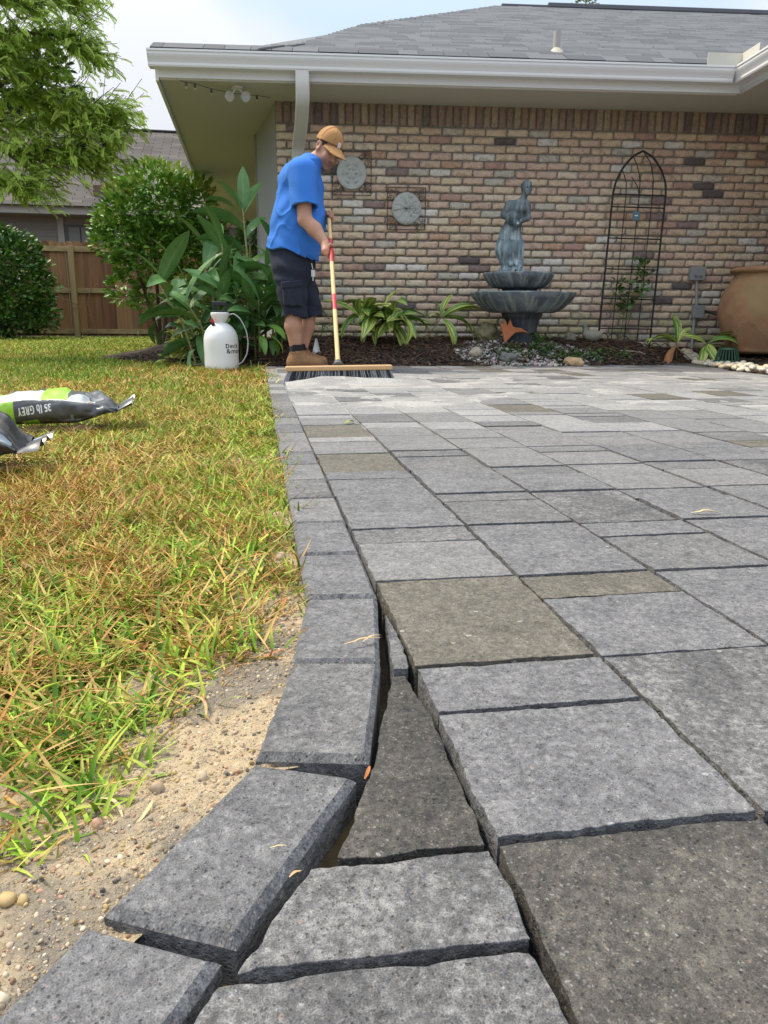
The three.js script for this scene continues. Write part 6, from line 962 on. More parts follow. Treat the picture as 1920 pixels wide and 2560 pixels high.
    c.save(); c.translate(X(0.50), Y(0.47)); c.rotate(PI - 0.25); c.fillStyle = '#e8e8e8'; c.font = 'bold 30px sans-serif'; c.textAlign = 'center'; c.fillText('ped', 0, 0); c.restore();
  });
  pillowBag('sand_bag', 'dark grey sand bag nearest the camera, cut off by the left edge', [-0.572, 0.0, -2.03], 0.05, 0.6, 0.25, 0.11, g2, 7, { lift: 0.03, flapUp: 0.015, group: 'sand bags lying on the lawn' });
}
// ------------------------------------------------------------------ pump sprayer
{
  const t = thing('pump_sprayer', 'white plastic pump sprayer with black handle at the corner of the patio', 'sprayer', [-0.236, -0.012, -5.95]);
  const map = canvasTex(1024, 512, (c, w, h) => { c.fillStyle = '#f4f5f5'; c.fillRect(0, 0, w, h); c.fillStyle = '#22272c'; c.font = 'bold 66px sans-serif'; c.textBaseline = 'alphabetic'; c.fillText('Deck', 42, h - 0.152 / 0.34 * h); c.fillText('&more', 52, h - 0.115 / 0.34 * h); });
  map.wrapS = THREE.RepeatWrapping;
  const plastic = new THREE.MeshPhysicalMaterial({ map, roughness: 0.35, color: rgb(0.88, 0.88, 0.87) }), wp = mat([0.80, 0.80, 0.79], { roughness: 0.35 }), blk = mat([0.018, 0.018, 0.02], { roughness: 0.45 });
  const pr = [[0.118, 0.0], [0.124, 0.012], [0.125, 0.10], [0.1265, 0.19], [0.124, 0.225], [0.112, 0.265], [0.090, 0.298], [0.062, 0.322], [0.038, 0.335], [0.034, 0.345]], c = new THREE.CatmullRomCurve3(pr.map((p) => V(p[0], p[1], 0)), false, 'centripetal');
  part('tank', grid(72, 60, (u, v) => { const p = c.getPoint(v), a = u * TAU, gr = 1 - 0.006 * Math.exp(-Math.pow((p.y - 0.06) / 0.006, 2)); return [Math.sin(a) * p.x * gr, p.y, Math.cos(a) * p.x * gr, u, p.y / 0.34]; }), plastic, t);
  part('collar', (() => { const g = new THREE.LatheGeometry([[0.034, 0.335], [0.046, 0.345], [0.058, 0.362], [0.066, 0.385], [0.068, 0.402], [0.062, 0.406], [0, 0.406]].map((p) => new THREE.Vector2(...p)), 40); return g; })(), wp, t);
  part('pump_handle', [box(-0.052, 0.052, 0.406, 0.42, -0.03, 0.03, 0.005), box(-0.052, -0.034, 0.42, 0.478, -0.016, 0.016, 0.005), box(0.034, 0.052, 0.42, 0.478, -0.016, 0.016, 0.005), box(-0.053, 0.053, 0.452, 0.484, -0.019, 0.019, 0.008)], blk, t);
  part('relief_valve', (() => { const g = new THREE.CylinderGeometry(0.011, 0.013, 0.03, 14); g.rotateZ(0.35); g.translate(-0.054, 0.345, 0.055); return g; })(), mat([0.55, 0.03, 0.03], { roughness: 0.4 }), t);
  part('valve_seat', (() => { const g = new THREE.CylinderGeometry(0.014, 0.012, 0.02, 14); g.rotateZ(0.35); g.translate(-0.049, 0.322, 0.058); return g; })(), blk, t);
  part('hose', tube([[0.06, 0.388, -0.02], [0.10, 0.396, -0.02], [0.145, 0.36, -0.01], [0.185, 0.28, 0.0], [0.197, 0.19, 0.01], [0.185, 0.11, 0.02], [0.15, 0.05, 0.04], [0.11, 0.03, 0.09]], 0.0045, 8, 60), new THREE.MeshPhysicalMaterial({ color: rgb(0.62, 0.64, 0.64), roughness: 0.3, transmission: 0.3, thickness: 0 }), t);
  part('spray_wand', bar([-0.20, 0.03, 0.10], [-0.12, 0.036, 0.10], 0.006, 8), blk, t);
}
// ------------------------------------------------------------------ push broom
{
  const t = thing('push_broom', 'wide push broom with wooden handle and red bands held by the man', 'broom', [0.4845, 0, -4.5]), X = (p) => [p[0] - 0.4845, p[1], p[2] + 4.5];
  const wd = (c0, c1, s) => new THREE.MeshStandardMaterial({ map: texC(64, 256, (u, v) => { const f = fbm(u * 9 + s, v * 2.5, s, 4); return [0, 1, 2].map((q) => lerp(c0[q], c1[q], f)); }), roughness: 0.5 });
  const A = V(0.484, 0.115, -4.56), B = V(0.552, 1.065, -5.74), at = (k) => A.clone().lerp(B, k), seg = (a, b, r) => { const p = at(a), q = at(b); return bar(X([p.x, p.y, p.z]), X([q.x, q.y, q.z]), r, 14); };
  const h = part('handle', seg(0.0, 0.985, 0.0135), wd([0.62, 0.42, 0.17], [0.72, 0.54, 0.26], 3), t), red = mat([0.50, 0.035, 0.045], { roughness: 0.45 });
  part('red_band', seg(0.63, 0.80, 0.0139), red, h);
  const lab = canvasTex(64, 256, (c) => { c.fillStyle = '#d8313c'; c.fillRect(0, 0, 64, 256); c.fillStyle = '#f3e3d8'; for (let i = 0; i < 5; i++) { c.fillRect(8, 26 + i * 40, 22, 9); c.fillRect(36, 40 + i * 40, 18, 7); } });
  part('red_label', seg(0.355, 0.405, 0.0139), new THREE.MeshStandardMaterial({ map: lab, roughness: 0.45 }), h); part('red_band', seg(0.305, 0.355, 0.0138), red, h);
  part('grip', seg(0.965, 1.0, 0.0165), mat([0.02, 0.02, 0.022], { roughness: 0.6 }), h);
  part('ferrule', (() => { const g = new THREE.LatheGeometry([[0.0, 0.0], [0.036, 0.0], [0.034, 0.012], [0.024, 0.03], [0.018, 0.06], [0.0165, 0.085], [0, 0.085]].map((p) => new THREE.Vector2(...p)), 24), d = B.clone().sub(A).normalize(); g.applyQuaternion(new THREE.Quaternion().setFromUnitVectors(V(0, 1, 0), d)); const p = at(-0.02); g.translate(...X([p.x, p.y - 0.016, p.z])); return g; })(), mat([0.10, 0.105, 0.11], { roughness: 0.5 }), t);
  part('block', (() => { const g = new RoundedBoxGeometry(0.618, 0.028, 0.062, 3, 0.008); g.rotateZ(0.013); g.translate(0.0, 0.078, 0); return g; })(), wd([0.50, 0.30, 0.14], [0.58, 0.38, 0.19], 9), t);
  const r = RNG(61), bl = { d: [], g: [] };
  for (let k = 0; k < 62; k++) for (let j = 0; j < 5; j++) { const u = (k + 0.5) / 62, x = (u - 0.5) * 0.595 + (j % 2) * 0.004, z = (j - 2) * 0.0105, sp = (u - 0.5) * 0.055, a = bar([x, 0.068 + (u - 0.5) * 0.008, z], [x + sp + (r() - 0.5) * 0.01, 0.004 + (u - 0.5) * 0.006, z * 1.5 + (r() - 0.5) * 0.01], 0.0026, 4); for (let q = 0; q < 1; q++) (r() < 0.5 ? bl.d : bl.g).push(a); const b2 = bar([x + 0.003, 0.068, z], [x + sp + 0.006 + (r() - 0.5) * 0.012, 0.004, z * 1.6], 0.0015, 3); (r() < 0.5 ? bl.d : bl.g).push(b2); }
  tag(part('bristles', bl.d, mat([0.03, 0.03, 0.033], { roughness: 0.5 }), t), null, null, null, 'stuff'); tag(part('bristles', bl.g, mat([0.34, 0.35, 0.37], { roughness: 0.4 }), t), null, null, null, 'stuff');
}
// ------------------------------------------------------------------ dry blades and scraps on the paving and sand
{
  const s1 = mat([0.50, 0.33, 0.15], { side: THREE.DoubleSide, roughness: 0.7 }), s2 = mat([0.44, 0.17, 0.06], { side: THREE.DoubleSide }), s3 = mat([0.55, 0.45, 0.24], { side: THREE.DoubleSide });
  const blade = (a, b, w, m, label, bow = 0.1) => { const g = grid(14, 2, (u, v) => { const x = lerp(a[0], b[0], u), z = lerp(a[2], b[2], u), dx = b[0] - a[0], dz = b[2] - a[2], L = Math.hypot(dx, dz), k = (v - 0.5) * 2 * w * (0.35 + 0.65 * Math.sin(PI * clamp(u, 0.05, 0.95))), bend = bow * L * Math.sin(u * PI); return [x - dz / L * (k + bend), lerp(a[1], b[1], u) + 0.0022 + Math.abs(k) * 0.5 + L * 0.09 * Math.sin(u * PI) * (u > 0.3 ? 1 : 0.6), z + dx / L * (k + bend)]; }); return solo('straw_scrap', g, m, label, 'dry straw'); };
  blade([0.088, 0.001, -0.783], [0.130, 0.001, -0.794], 0.0016, s1, 'forked dry straw blade on the fourth edging block', 0.06); blade([0.108, 0.001, -0.785], [0.131, 0.002, -0.799], 0.0012, s3, 'thin dry straw crossing the forked blade on the edging block', -0.05);
  blade([0.800, 0.001, -1.285], [0.852, 0.001, -1.276], 0.0036, s3, 'pale dry leaf scrap on a grey paver in the middle distance', 0.03);
  blade([0.525, 0.004, -0.498], [0.560, 0.006, -0.520], 0.0016, s1, 'curled tan blade on the paver at the right edge', 0.35);
  blade([0.508, -0.008, -0.727], [0.513, 0.012, -0.712], 0.0008, s3, 'fine straw standing in the joint behind the big right-hand paver', 0.1);
  blade([0.0195, 0.001, -0.430], [0.0115, 0.0015, -0.4245], 0.0011, s1, 'tiny tan blade on the inner arris of the third edging block', 0.05);
  blade([0.077, -0.012, -0.545], [0.082, -0.004, -0.550], 0.0018, s2, 'orange-brown leaf wedged in the gap between edging and dark wedge', 0.1);
  blade([0.000, 0.0015, -0.455], [0.011, 0.0015, -0.4555], 0.0006, s3, 'hair-thin pale straw on the large dark edging block', 0.02);
  blade([0.3, 0.002, -2.62], [0.335, 0.002, -2.66], 0.008, mat([0.25, 0.33, 0.05], { side: THREE.DoubleSide }), 'small yellow-green leaf on the pavers in the second row', 0.02);
  for (const [x, z, l, yaw, c, label] of [[-0.168, -0.51, 0.036, 0.3, s1, 'brown straw lying on the sand below the grass edge'], [-0.108, -0.527, 0.03, 2.3, s3, 'curled olive leaf on the sand strip'], [-0.098, -0.515, 0.028, 1.2, s3, 'thin straw standing across the curled olive leaf'], [-0.055, -0.66, 0.045, 1.9, s1, 'long tan blade drooping onto the sand strip'], [-0.01, -0.78, 0.04, 0.6, s2, 'rust-brown blade on the sand beside the grass'], [0.02, -0.93, 0.05, 1.4, s2, 'rust-brown leaf blade on the soil where the turf begins'], [-0.195, -0.345, 0.016, 1.0, s2, 'small brown scrap on the sand near the left edge']]) { const y = soilY(x, z) + 0.012; blade([x, y, z], [x + Math.cos(yaw) * l, y + 0.003, z - Math.sin(yaw) * l], 0.0016, c, label, 0.12); }
}

// ------------------------------------------------------------------ the man sweeping
{
  const O = [0.36, 0, -5.8], t = thing('person', 'man in blue T-shirt, dark cargo shorts and tan cap bending over the broom', 'person', O), r = RNG(3);
  const put = (n, g, m, p = t) => part(n, g, m, p);
  // everything below is written about his own base: x forward, y up, z towards his right side
  const q = (x, y, z) => [x - 0.36, y, z];
  const skinC = [0.46, 0.245, 0.16], skin = new THREE.MeshPhysicalMaterial({ vertexColors: true, roughness: 0.55, color: rgb(1, 1, 1) });
  const tone = (x, y, z) => { const f = 0.9 + 0.2 * vn(x * 30, y * 30, z * 30); return skinC.map((c) => c * f); };
  // handle of the broom in these axes, for the hands
  const hA = V(0.484 - 0.36, 0.115, -4.56 + 5.8), hB = V(0.552 - 0.36, 1.065, -5.74 + 5.8), hd = hB.clone().sub(hA).normalize(), hAt = (k) => hA.clone().lerp(hB, k);
  const rWrist = q(0.498, 0.848, 0.345), rElb = q(0.372, 1.005, 0.245), lWrist = q(0.560, 1.055, -0.055), lElb = q(0.475, 1.05, -0.25);
  const body = (x, y, z) => {
    let d = 9; const add = (v, k = 0.02) => { d = d > 8 ? v : smin(d, v, k); };
    add(cap(x, y, z, q(0.30, 0.80, 0), q(0.36, 1.20, 0), 0.13, 0.13)); add(cap(x, y, z, q(0.36, 1.31, 0.15), q(0.37, 1.31, -0.15), 0.07, 0.07), 0.04);
    add(cap(x, y, z, q(0.385, 1.35, 0), q(0.470, 1.425, 0.0), 0.066, 0.057), 0.03);
    add(cap(x, y, z, q(0.36, 1.31, 0.185), rElb, 0.062, 0.048), 0.03); add(cap(x, y, z, rElb, q(0.435, 0.94, 0.285), 0.047, 0.049), 0.015); add(cap(x, y, z, q(0.435, 0.94, 0.285), rWrist, 0.047, 0.030), 0.02);
    add(cap(x, y, z, q(0.37, 1.31, -0.185), lElb, 0.062, 0.048), 0.03); add(cap(x, y, z, lElb, lWrist, 0.046, 0.031), 0.02);
    add(cap(x, y, z, q(0.28, 0.76, 0.09), q(0.296, 0.46, 0.10), 0.09, 0.062), 0.03); add(cap(x, y, z, q(0.296, 0.46, 0.10), q(0.286, 0.30, 0.10), 0.057, 0.061), 0.02); add(cap(x, y, z, q(0.286, 0.30, 0.10), q(0.306, 0.11, 0.10), 0.060, 0.038), 0.02);
    add(cap(x, y, z, q(0.33, 0.76, -0.09), q(0.42, 0.46, -0.08), 0.09, 0.06), 0.03); add(cap(x, y, z, q(0.42, 0.46, -0.08), q(0.395, 0.30, -0.08), 0.054, 0.057), 0.02); add(cap(x, y, z, q(0.395, 0.30, -0.08), q(0.352, 0.11, -0.07), 0.055, 0.037), 0.02);
    return d;
  };
  const bodyG = nets(body, [-0.28, 0.07, -0.36], [0.30, 1.56, 0.44], 0.0115, tone);
  // a hand closed round the handle: palm, four fingers of different length, thumb across
  const hand = (k, wrist, flipT) => {
    const H = hAt(k), w = V(...wrist), e1 = w.clone().sub(H); e1.addScaledVector(hd, -e1.dot(hd)).normalize(); const e2 = hd.clone().cross(e1).multiplyScalar(flipT);
    const Pt = (off, th, R) => { const p = H.clone().addScaledVector(hd, off).addScaledVector(e1, Math.cos(th) * R).addScaledVector(e2, Math.sin(th) * R); return [p.x, p.y, p.z]; };
    const caps = []; const D = PI / 180;
    [[0.031, 0.0095, 0.92], [0.011, 0.010, 1.05], [-0.009, 0.0096, 1.0], [-0.028, 0.0084, 0.84]].forEach(([o, R, L]) => { const a = [25, 25 + 62 * L, 25 + 120 * L, 25 + 172 * L].map((v) => v * D); const rr = [0.0275, 0.0265, 0.0245, 0.0225]; for (let i = 0; i < 3; i++) caps.push([Pt(o - i * 0.001, a[i], rr[i]), Pt(o - (i + 1) * 0.001, a[i + 1], rr[i + 1]), R * (1 - i * 0.06), R * (1 - (i + 1) * 0.07)]); });
    [[0.030, -20, 0.032, 0.0125], [0.046, -62, 0.028, 0.0112], [0.050, -112, 0.0235, 0.0095]].reduce((p, c) => { caps.push([Pt(p[0], p[1] * D, p[2]), Pt(c[0], c[1] * D, c[2]), p[3], c[3]]); return c; });
    const f = (x, y, z) => { let d = cap(x, y, z, wrist, Pt(0.0, 0, 0.040), 0.030, 0.026); d = smin(d, cap(x, y, z, Pt(0.026, 8 * D, 0.034), Pt(-0.024, 12 * D, 0.033), 0.0155, 0.0145), 0.014); d = smin(d, cap(x, y, z, Pt(0.02, 12 * D, 0.034), Pt(0.028, -18 * D, 0.032), 0.016, 0.014), 0.01); for (const c of caps) d = smin(d, cap(x, y, z, c[0], c[1], c[2], c[3]), 0.0035); return d; };
    const c = [H.x, H.y, H.z]; return nets(f, c.map((v, i) => Math.min(v, wrist[i]) - 0.065), c.map((v, i) => Math.max(v, wrist[i]) + 0.065), 0.0036, (x, y, z) => tone(x, y, z).map((v, i) => v * [1.02, 0.96, 0.94][i]));
  };
  // the head, in its own axes: f forward, u up, w to his right
  const HS = 0.915, C = V(0.553 - 0.36, 1.500, 0.005), F = V(0.45, -0.52, 0.73).normalize(), U0 = V(0, 1, 0), R0 = F.clone().cross(U0).normalize(), U1 = R0.clone().cross(F).normalize(), Rr = R0.clone().multiplyScalar(Math.cos(0.2)).addScaledVector(U1, Math.sin(0.2)), U = Rr.clone().cross(F).normalize();
  const loc = (x, y, z) => { const p = V(x, y, z).sub(C).divideScalar(HS); return [p.dot(F), p.dot(U), p.dot(Rr)]; };
  const fromLoc = (f, u, w) => C.clone().addScaledVector(F, f * HS).addScaledVector(U, u * HS).addScaledVector(Rr, w * HS);
  const headF = (f, u, w) => {
    const a = Math.abs(w); let d = ell(f, u, w, [-0.012, 0.035, 0], [0.100, 0.104, 0.080]);
    d = smin(d, ell(f, u, w, [0.035, -0.035, 0], [0.070, 0.098, 0.066]), 0.03); d = smin(d, ell(f, u, w, [0.036, -0.090, 0], [0.058, 0.046, 0.060]), 0.025); d = smin(d, ell(f, u, w, [0.080, -0.118, 0], [0.026, 0.020, 0.027]), 0.02);
    d = smin(d, ell(f, u, a, [0.068, -0.038, 0.042], [0.032, 0.030, 0.026]), 0.02);
    d = smin(d, cap(f, u, a, [0.088, 0.024, 0.012], [0.080, 0.024, 0.042], 0.013, 0.011), 0.012);
    d = smax(d, -ell(f, u, a, [0.104, 0.004, 0.031], [0.020, 0.013, 0.018]), 0.012); d = smin(d, ell(f, u, a, [0.081, 0.002, 0.031], [0.0135, 0.0125, 0.0135]), 0.003);
    d = smin(d, cap(f, u, w, [0.096, 0.010, 0], [0.121, -0.040, 0], 0.009, 0.014), 0.010); d = smin(d, ell(f, u, a, [0.107, -0.046, 0.015], [0.011, 0.009, 0.009]), 0.006);
    d = smax(d, -ell(f, u, a, [0.113, -0.055, 0.008], [0.006, 0.005, 0.005]), 0.003);
    d = smin(d, ell(f, u, w, [0.096, -0.076, 0], [0.013, 0.0075, 0.025]), 0.006); d = smin(d, ell(f, u, w, [0.093, -0.090, 0], [0.013, 0.008, 0.021]), 0.006); d = smax(d, -cap(f, u, w, [0.110, -0.083, -0.022], [0.110, -0.083, 0.022], 0.0028, 0.0028), 0.004);
    let ear = smin(ell(f, u, a, [-0.012, 0.002, 0.083], [0.026, 0.035, 0.012]), ell(f, u, a, [-0.006, -0.026, 0.080], [0.014, 0.016, 0.010]), 0.008); ear = smax(ear, -ell(f, u, a, [-0.008, 0.002, 0.094], [0.015, 0.022, 0.010]), 0.006);
    d = smin(d, ear, 0.008);
    return smin(d, cap(f, u, w, [-0.020, -0.065, 0.0], [-0.002, -0.118, 0.062], 0.056, 0.060), 0.03);
  };
  const headC = (x, y, z) => {
    const [f, u, w] = loc(x, y, z), a = Math.abs(w); let c = tone(x, y, z);
    const mix = (k, o) => { c = c.map((v, i) => lerp(v, o[i], clamp(k))); };
    mix(0.55 * sst(-0.055, -0.085, u) * sst(-0.01, 0.03, f) * (0.7 + 0.5 * vn(x * 300, y * 300, z * 300)), [0.15, 0.09, 0.065]); mix(0.5 * sst(0.012, 0.004, Math.abs(u + 0.064)) * sst(0.03, 0.02, a) * sst(0.08, 0.1, f), [0.11, 0.065, 0.05]);
    mix(sst(0.009, 0.003, Math.abs(u + 0.083)) * sst(0.026, 0.02, a) * sst(0.085, 0.095, f) * 0.7, [0.28, 0.11, 0.09]);
    mix(sst(0.0065, 0.004, Math.hypot(u - 0.002, a - 0.031)) * sst(0.085, 0.09, f), [0.02, 0.015, 0.012]); mix(sst(0.0045, 0.002, Math.abs(u - 0.012)) * sst(0.02, 0.012, Math.abs(a - 0.031)) * 0.7, [0.03, 0.02, 0.018]);
    mix(sst(0.008, 0.004, Math.abs(u - 0.029 + (a - 0.03) * 0.1)) * sst(0.022, 0.016, Math.abs(a - 0.033)) * sst(0.06, 0.075, f), [0.025, 0.018, 0.015]);
    mix(0.35 * sst(0.078, 0.088, a) * sst(0.03, 0.0, Math.abs(f + 0.01)), [0.48, 0.19, 0.14]);
    return c;
  };
  const headG = nets((x, y, z) => { const l = loc(x, y, z); return headF(l[0], l[1], l[2]); }, [C.x - 0.17, C.y - 0.20, C.z - 0.17], [C.x + 0.17, C.y + 0.17, C.z + 0.17], 0.0038, headC);
  put('body', [bodyG, hand(0.705, rWrist, -1), hand(0.985, lWrist, -1), headG], skin);
  const inLoc = (fn, x0, x1, h, m, name) => put(name, nets((x, y, z) => { const l = loc(x, y, z); return fn(l[0], l[1], l[2]); }, [C.x - x0, C.y - x0, C.z - x0], [C.x + x1, C.y + x1, C.z + x1], h), m);
  inLoc((f, u, w) => smax(smax(ell(f, u, w, [-0.014, 0.035, 0], [0.1025, 0.106, 0.0832]), u - 0.075, 0.003), Math.max(-0.055 - u - Math.max(0, f + 0.03) * 1.1, f - 0.045 + (0.02 - u) * 0.28), 0.003), 0.16, 0.16, 0.0045, mat([0.012, 0.010, 0.009], { roughness: 0.6 }), 'hair');
  const canvasMap = texC(128, 128, (u, v, i, j) => { const w = 0.9 + 0.1 * ((i + j) % 2) + 0.12 * (fbm(u * 9, v * 9, 3, 3) - 0.5); return [0.44 * w, 0.235 * w, 0.09 * w]; }, 6), duck = new THREE.MeshStandardMaterial({ map: canvasMap, roughness: 0.85, side: THREE.DoubleSide });
  const capEdge = (f) => 0.026 + 0.22 * (f + 0.1) * (f > 0 ? 0.8 : 0.55), capF = (f, u, w) => smax(ell(f, u, w, [-0.006, 0.040, 0], [0.116, 0.124, 0.098]) - 0.0025 * Math.pow(Math.abs(Math.sin(Math.atan2(w, f) * 3)), 12) * 0 + 0.0015 * Math.sin(f * 60 + w * 40), capEdge(f) - u, 0.004);
  const cp = inLoc((f, u, w) => Math.max(capF(f, u, w), -ell(f, u, w, [-0.006, 0.038, 0], [0.107, 0.112, 0.0895])), 0.18, 0.2, 0.0042, duck, 'cap');
  const brimY = (f, w) => 0.056 - 5.2 * w * w - 0.32 * Math.max(0, f - 0.09);
  const brim = (f, w) => Math.hypot((f - 0.075) / (f > 0.075 ? 0.142 : 0.09), w / 0.088) - 1;
  put('brim', nets((x, y, z) => { const [f, u, w] = loc(x, y, z); return Math.max(Math.max(Math.abs(u - brimY(f, w)) - 0.0038, brim(f, w) * 0.08), 0.045 - f + Math.abs(w) * 0.2 - 0.02); }, [C.x - 0.06, C.y - 0.20, C.z - 0.13], [C.x + 0.24, C.y + 0.14, C.z + 0.20], 0.0042), duck, cp);
  const onCap = (th, ph, e) => fromLoc(-0.006 + Math.cos(th) * Math.cos(ph) * (0.116 + e), 0.040 + Math.sin(ph) * (0.124 + e), Math.sin(th) * Math.cos(ph) * (0.098 + e));
  const patch = canvasTex(64, 64, (c) => { c.fillStyle = '#d9d2de'; c.fillRect(0, 0, 64, 64); c.strokeStyle = '#b9aebf'; c.lineWidth = 5; c.beginPath(); c.arc(32, 30, 15, 0.6, 5.2); c.stroke(); });
  put('cap_patch', grid(6, 6, (u, v) => { const p = onCap(0.02 - 0.30 * (u - 0.5), 0.28 + 0.30 * (v - 0.5), 0.003); return [p.x, p.y, p.z, u, v]; }), new THREE.MeshStandardMaterial({ map: patch, roughness: 0.6, side: THREE.DoubleSide }), cp);
  put('cap_button', (() => { const p = fromLoc(-0.006, 0.165, 0), g = ball(p.x, p.y, p.z, 0.008, 0.006, 0.008, 10); return g; })(), duck, cp);
  for (let i = 0; i < 6; i++) { const th = i * PI / 3 + 0.52, pts = []; for (let k = 0; k <= 8; k++) { const p = onCap(th, lerp(0.22, 1.5, k / 8), 0.0012); pts.push([p.x, p.y, p.z]); } put('cap_seam', tube(pts, 0.0013, 4, 12), mat([0.36, 0.18, 0.06]), cp); }
  // T-shirt with loose sleeves, open at neck, hem and cuffs
  const blue = new THREE.MeshStandardMaterial({ map: texC(128, 128, (u, v) => { const f = 0.9 + 0.2 * fbm(u * 30, v * 30, 2, 3, 30); return [0.036 * f, 0.185 * f, 0.62 * f]; }, 8), roughness: 0.9 });
  const zs = 1.14;
  const sleeveR0 = q(0.365, 1.315, 0.175), sleeveR1 = q(0.372, 1.085, 0.232), sleeveL0 = q(0.37, 1.315, -0.175), sleeveL1 = q(0.435, 1.12, -0.235);
  const shirt = (x, y, z) => {
    const zz = z / zs, X = x + 0.36; let d = cap(x, y, zz, q(0.292, 0.78, 0), q(0.345, 1.02, 0), 0.186, 0.184); d = smin(d, cap(x, y, zz, q(0.345, 1.02, 0), q(0.365, 1.22, 0), 0.182, 0.160), 0.05);
    d = smin(d, cap(x, y, z, q(0.362, 1.325, 0.155), q(0.37, 1.325, -0.155), 0.088, 0.088), 0.07); d = smin(d, cap(x, y, zz, q(0.345, 1.28, 0), q(0.432, 1.40, 0), 0.125, 0.082), 0.05);
    // folds gathering at the waist, under the arm and across the back
    const g1 = Math.sin((y * 1.3 + X * 0.9) * 46 + 4 * vn(x * 5, y * 5, z * 5)) * 0.0022 * sst(1.05, 0.86, y), g2 = Math.sin((y - X * 1.5) * 52 + z * 9 + 3 * vn(x * 6, y * 6, z * 6)) * 0.0024 * Math.exp(-Math.pow((y - 1.08) / 0.15, 2)), g3 = (fbm(x * 7 + 3, y * 6, z * 6, 3) - 0.5) * 0.022 - 0.010 * Math.pow(1 - Math.min(1, Math.abs(fbm(x * 5 + y * 3 + 7, y * 4 - x * 4, z * 5, 2) - 0.5) * 9), 2);
    d += g1 + g2 + g3 * 0.7;
    const sl = (a, b) => { let s = cap(x, y, z, a, b, 0.098, 0.092) + Math.sin(y * 40 + z * 30 + 5 * vn(x * 8, y * 8, z * 8)) * 0.002; const ax = b[0] - a[0], ay = b[1] - a[1], az = b[2] - a[2], L = Math.hypot(ax, ay, az), k = ((x - b[0]) * ax + (y - b[1]) * ay + (z - b[2]) * az) / L; const cut = Math.max(k, -(cap(x, y, z, a, [b[0] + ax * 0.2, b[1] + ay * 0.2, b[2] + az * 0.2], 0.078, 0.078) - 0.0) - 8 * Math.max(0, -k - 0.05)); s = Math.max(s, cut); return s; };
    d = smin(d, Math.min(sl(sleeveR0, sleeveR1), sl(sleeveL0, sleeveL1)), 0.022);
    const hem = 0.845 - (X - 0.09) * 0.245 + 0.012 * Math.sin(X * 22 + z * 14) - y; d = Math.max(d, hem);
    d = Math.max(d, -(cap(x, y, zz, q(0.29, 0.6, 0), q(0.32, 0.93, 0), 0.178, 0.165)));
    return Math.max(d, -(cap(x, y, z, q(0.415, 1.385, 0), q(0.53, 1.53, 0.0), 0.062, 0.070)));
  };
  const sh = put('shirt', nets(shirt, [-0.34, 0.68, -0.36], [0.28, 1.52, 0.37], 0.0085), blue);
  put('collar', (() => { const pts = [], c = V(...q(0.449, 1.424, 0.0)), ax = V(0.64, 0.76, 0).normalize(), e1 = V(0, 0, 1), e2 = ax.clone().cross(e1); for (let k = 0; k <= 24; k++) { const a = k / 24 * TAU, p = c.clone().addScaledVector(e1, Math.cos(a) * 0.066).addScaledVector(e2, Math.sin(a) * 0.064); pts.push([p.x, p.y, p.z]); } return tube(pts, 0.0065, 8, 60); })(), blue, sh);
  // cargo shorts
  const navy = new THREE.MeshStandardMaterial({ map: texC(64, 64, (u, v) => { const f = 0.8 + 0.4 * fbm(u * 20, v * 20, 2, 3, 20); return [0.017 * f, 0.022 * f, 0.040 * f]; }, 8), roughness: 0.92 });
  const shorts = (x, y, z) => {
    const X = x + 0.36; let d = cap(x, y, z / 1.12, q(0.292, 0.86, 0), q(0.300, 0.72, 0), 0.168, 0.160);
    const leg = (a, b, r0, r1) => cap(x, y, z, a, b, r0, r1) + Math.sin(y * 55 + X * 30 + 5 * vn(x * 9, y * 9, z * 9)) * 0.0045 + (fbm(x * 12, y * 9, z * 12, 3) - 0.5) * 0.02;
    d = smin(d, leg(q(0.268, 0.70, 0.085), q(0.300, 0.38, 0.102), 0.122, 0.090), 0.03); d = smin(d, leg(q(0.335, 0.70, -0.085), q(0.428, 0.38, -0.078), 0.118, 0.090), 0.03);
    d = Math.max(d, 0.362 + 0.012 * Math.sin(X * 30) - y); d = Math.max(d, y - 0.90);
    d = Math.max(d, -cap(x, y, z, q(0.299, 0.30, 0.102), q(0.298, 0.44, 0.102), 0.080, 0.074)); return Math.max(d, -cap(x, y, z, q(0.432, 0.30, -0.078), q(0.425, 0.44, -0.078), 0.080, 0.072));
  };
  const so = put('shorts', nets(shorts, [-0.30, 0.33, -0.26], [0.24, 0.92, 0.28], 0.0085), navy);
  const rbox = (x, y, z, c, h, r0) => { const a = Math.abs(x - c[0]) - h[0] + r0, b = Math.abs(y - c[1]) - h[1] + r0, e = Math.abs(z - c[2]) - h[2] + r0; return Math.hypot(Math.max(a, 0), Math.max(b, 0), Math.max(e, 0)) + Math.min(Math.max(a, b, e), 0) - r0; };
  put('pocket', nets((x, y, z) => rbox(x + (y - 0.5) * 0.1, y, z + 0.02 * Math.pow((x + 0.08) / 0.07, 2), [-0.078, 0.51, 0.198], [0.066, 0.072, 0.022], 0.012) + Math.sin(x * 120 + 6 * vn(x * 12, y * 12)) * 0.004 * sst(0.57, 0.5, y), [-0.18, 0.41, 0.13], [0.03, 0.61, 0.25], 0.0055), navy, so);
  put('pocket_flap', nets((x, y, z) => rbox(x + (y - 0.5) * 0.1, y - 0.1 * (x + 0.08), z + 0.02 * Math.pow((x + 0.08) / 0.07, 2), [-0.078, 0.585, 0.206], [0.072, 0.024, 0.02], 0.008), [-0.18, 0.54, 0.14], [0.04, 0.64, 0.26], 0.005), navy, so);
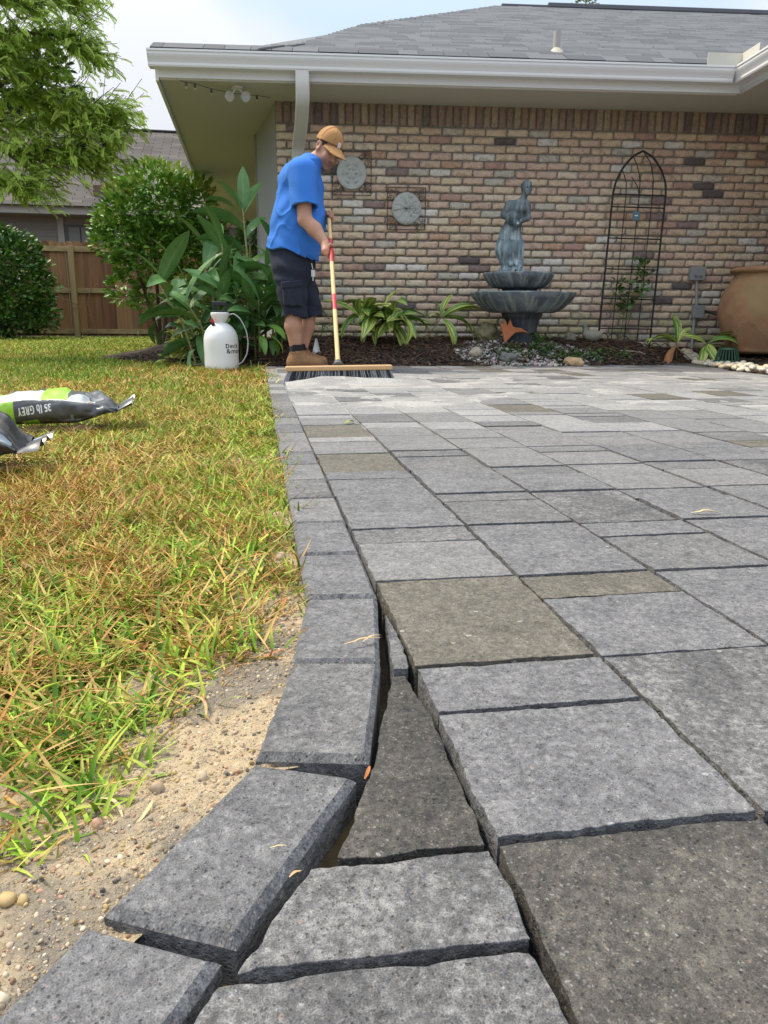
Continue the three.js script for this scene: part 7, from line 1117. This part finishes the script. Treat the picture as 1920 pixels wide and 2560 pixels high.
  put('key_tag', [box(0.055, 0.082, 0.640, 0.685, 0.168, 0.172, 0.001), bar([0.068, 0.64, 0.17], [0.066, 0.612, 0.172], 0.004, 6), bar([0.066, 0.69, 0.168], [0.06, 0.73, 0.15], 0.003, 6)], mat([0.62, 0.62, 0.60], { roughness: 0.4 }), so);
  // socks and boots
  put('sock', [new THREE.CylinderGeometry(0.048, 0.050, 0.075, 20).translate(-0.055, 0.135, 0.10)], mat([0.012, 0.012, 0.014])); put('sock', [new THREE.CylinderGeometry(0.046, 0.048, 0.075, 20).translate(-0.010, 0.135, -0.07)], mat([0.012, 0.012, 0.014]));
  const suede = new THREE.MeshStandardMaterial({ map: texC(128, 128, (u, v) => { const f = 0.7 + 0.6 * fbm(u * 12, v * 12, 2, 4, 12); return [0.27 * f, 0.145 * f, 0.068 * f]; }, 6), roughness: 0.9 }), sole = mat([0.33, 0.22, 0.13], { roughness: 0.8 }), lace = mat([0.10, 0.06, 0.035]);
  for (const [ax, az, yaw] of [[0.306, 0.10, -0.03], [0.352, -0.075, 0.12]]) {
    const cs = Math.cos(yaw), sn = Math.sin(yaw), L = (x, z) => { const dx = x - (ax - 0.36), dz = z - az; return [dx * cs - dz * sn, dx * sn + dz * cs]; };
    const boot = (x, y, z) => { const [f, w] = L(x, z); let d = cap(f, y, w, [-0.004, 0.05, 0], [0.002, 0.125, 0], 0.060, 0.053); d = smin(d, ell(f, y, w, [-0.030, 0.045, 0], [0.045, 0.05, 0.042]), 0.02); d = smin(d, cap(f, y * 1.12, w, [0.02, 0.062, 0], [0.150, 0.045, 0.006], 0.052, 0.046), 0.03); d = smin(d, cap(f, y, w, [0.01, 0.10, 0], [0.09, 0.07, 0], 0.036, 0.030), 0.02); d += Math.sin(f * 130 + 3 * vn(f * 30, w * 30)) * 0.0014 * sst(0.03, 0.08, f); d = Math.max(d, 0.014 - y); d = Math.max(d, y - 0.128 - f * 0.1); return Math.max(d, -cap(f, y, w, [0, 0.10, 0], [0, 0.2, 0], 0.049, 0.049)); };
    const b = put('boot', nets(boot, [ax - 0.36 - 0.12, 0.0, az - 0.12], [ax - 0.36 + 0.26, 0.16, az + 0.12], 0.0055), suede);
    put('sole', nets((x, y, z) => { const [f, w] = L(x, z); const o = Math.min(Math.hypot(f + 0.028, w) - 0.047, cap(f, 0, w, [-0.02, 0, 0], [0.150, 0, 0.006], 0.044, 0.051)); return Math.max(o, Math.abs(y - 0.0115) - 0.0095); }, [ax - 0.36 - 0.12, -0.01, az - 0.12], [ax - 0.36 + 0.27, 0.04, az + 0.12], 0.0055), sole, b);
    for (let k = 0; k < 4; k++) { const f = 0.045 + k * 0.022, y = 0.118 - k * 0.011, p = (ff, ww) => [ax - 0.36 + ff * cs + ww * sn, y, az - ff * sn + ww * cs]; put('lace', tube([p(f, -0.024), [p(f, 0)[0], y + 0.008, p(f, 0)[2]], p(f, 0.024)], 0.003, 5, 8), lace, b); }
  }
  // a scrap of white plastic standing in the mulch behind his heel
  const sx = 0.50, sz = -6.35; solo('plastic_scrap', grid(6, 8, (u, v) => [sx + (u - 0.5) * 0.07 * (1 - v * 0.8), bedY(sx, sz) + v * 0.12, sz + 0.01 * Math.sin(u * 5 + v * 3)]), mat([0.78, 0.78, 0.76], { side: THREE.DoubleSide, roughness: 0.5 }), 'white plastic scrap standing in the mulch behind the man\'s boots', 'scrap');
}

renderer.render(scene, camera);
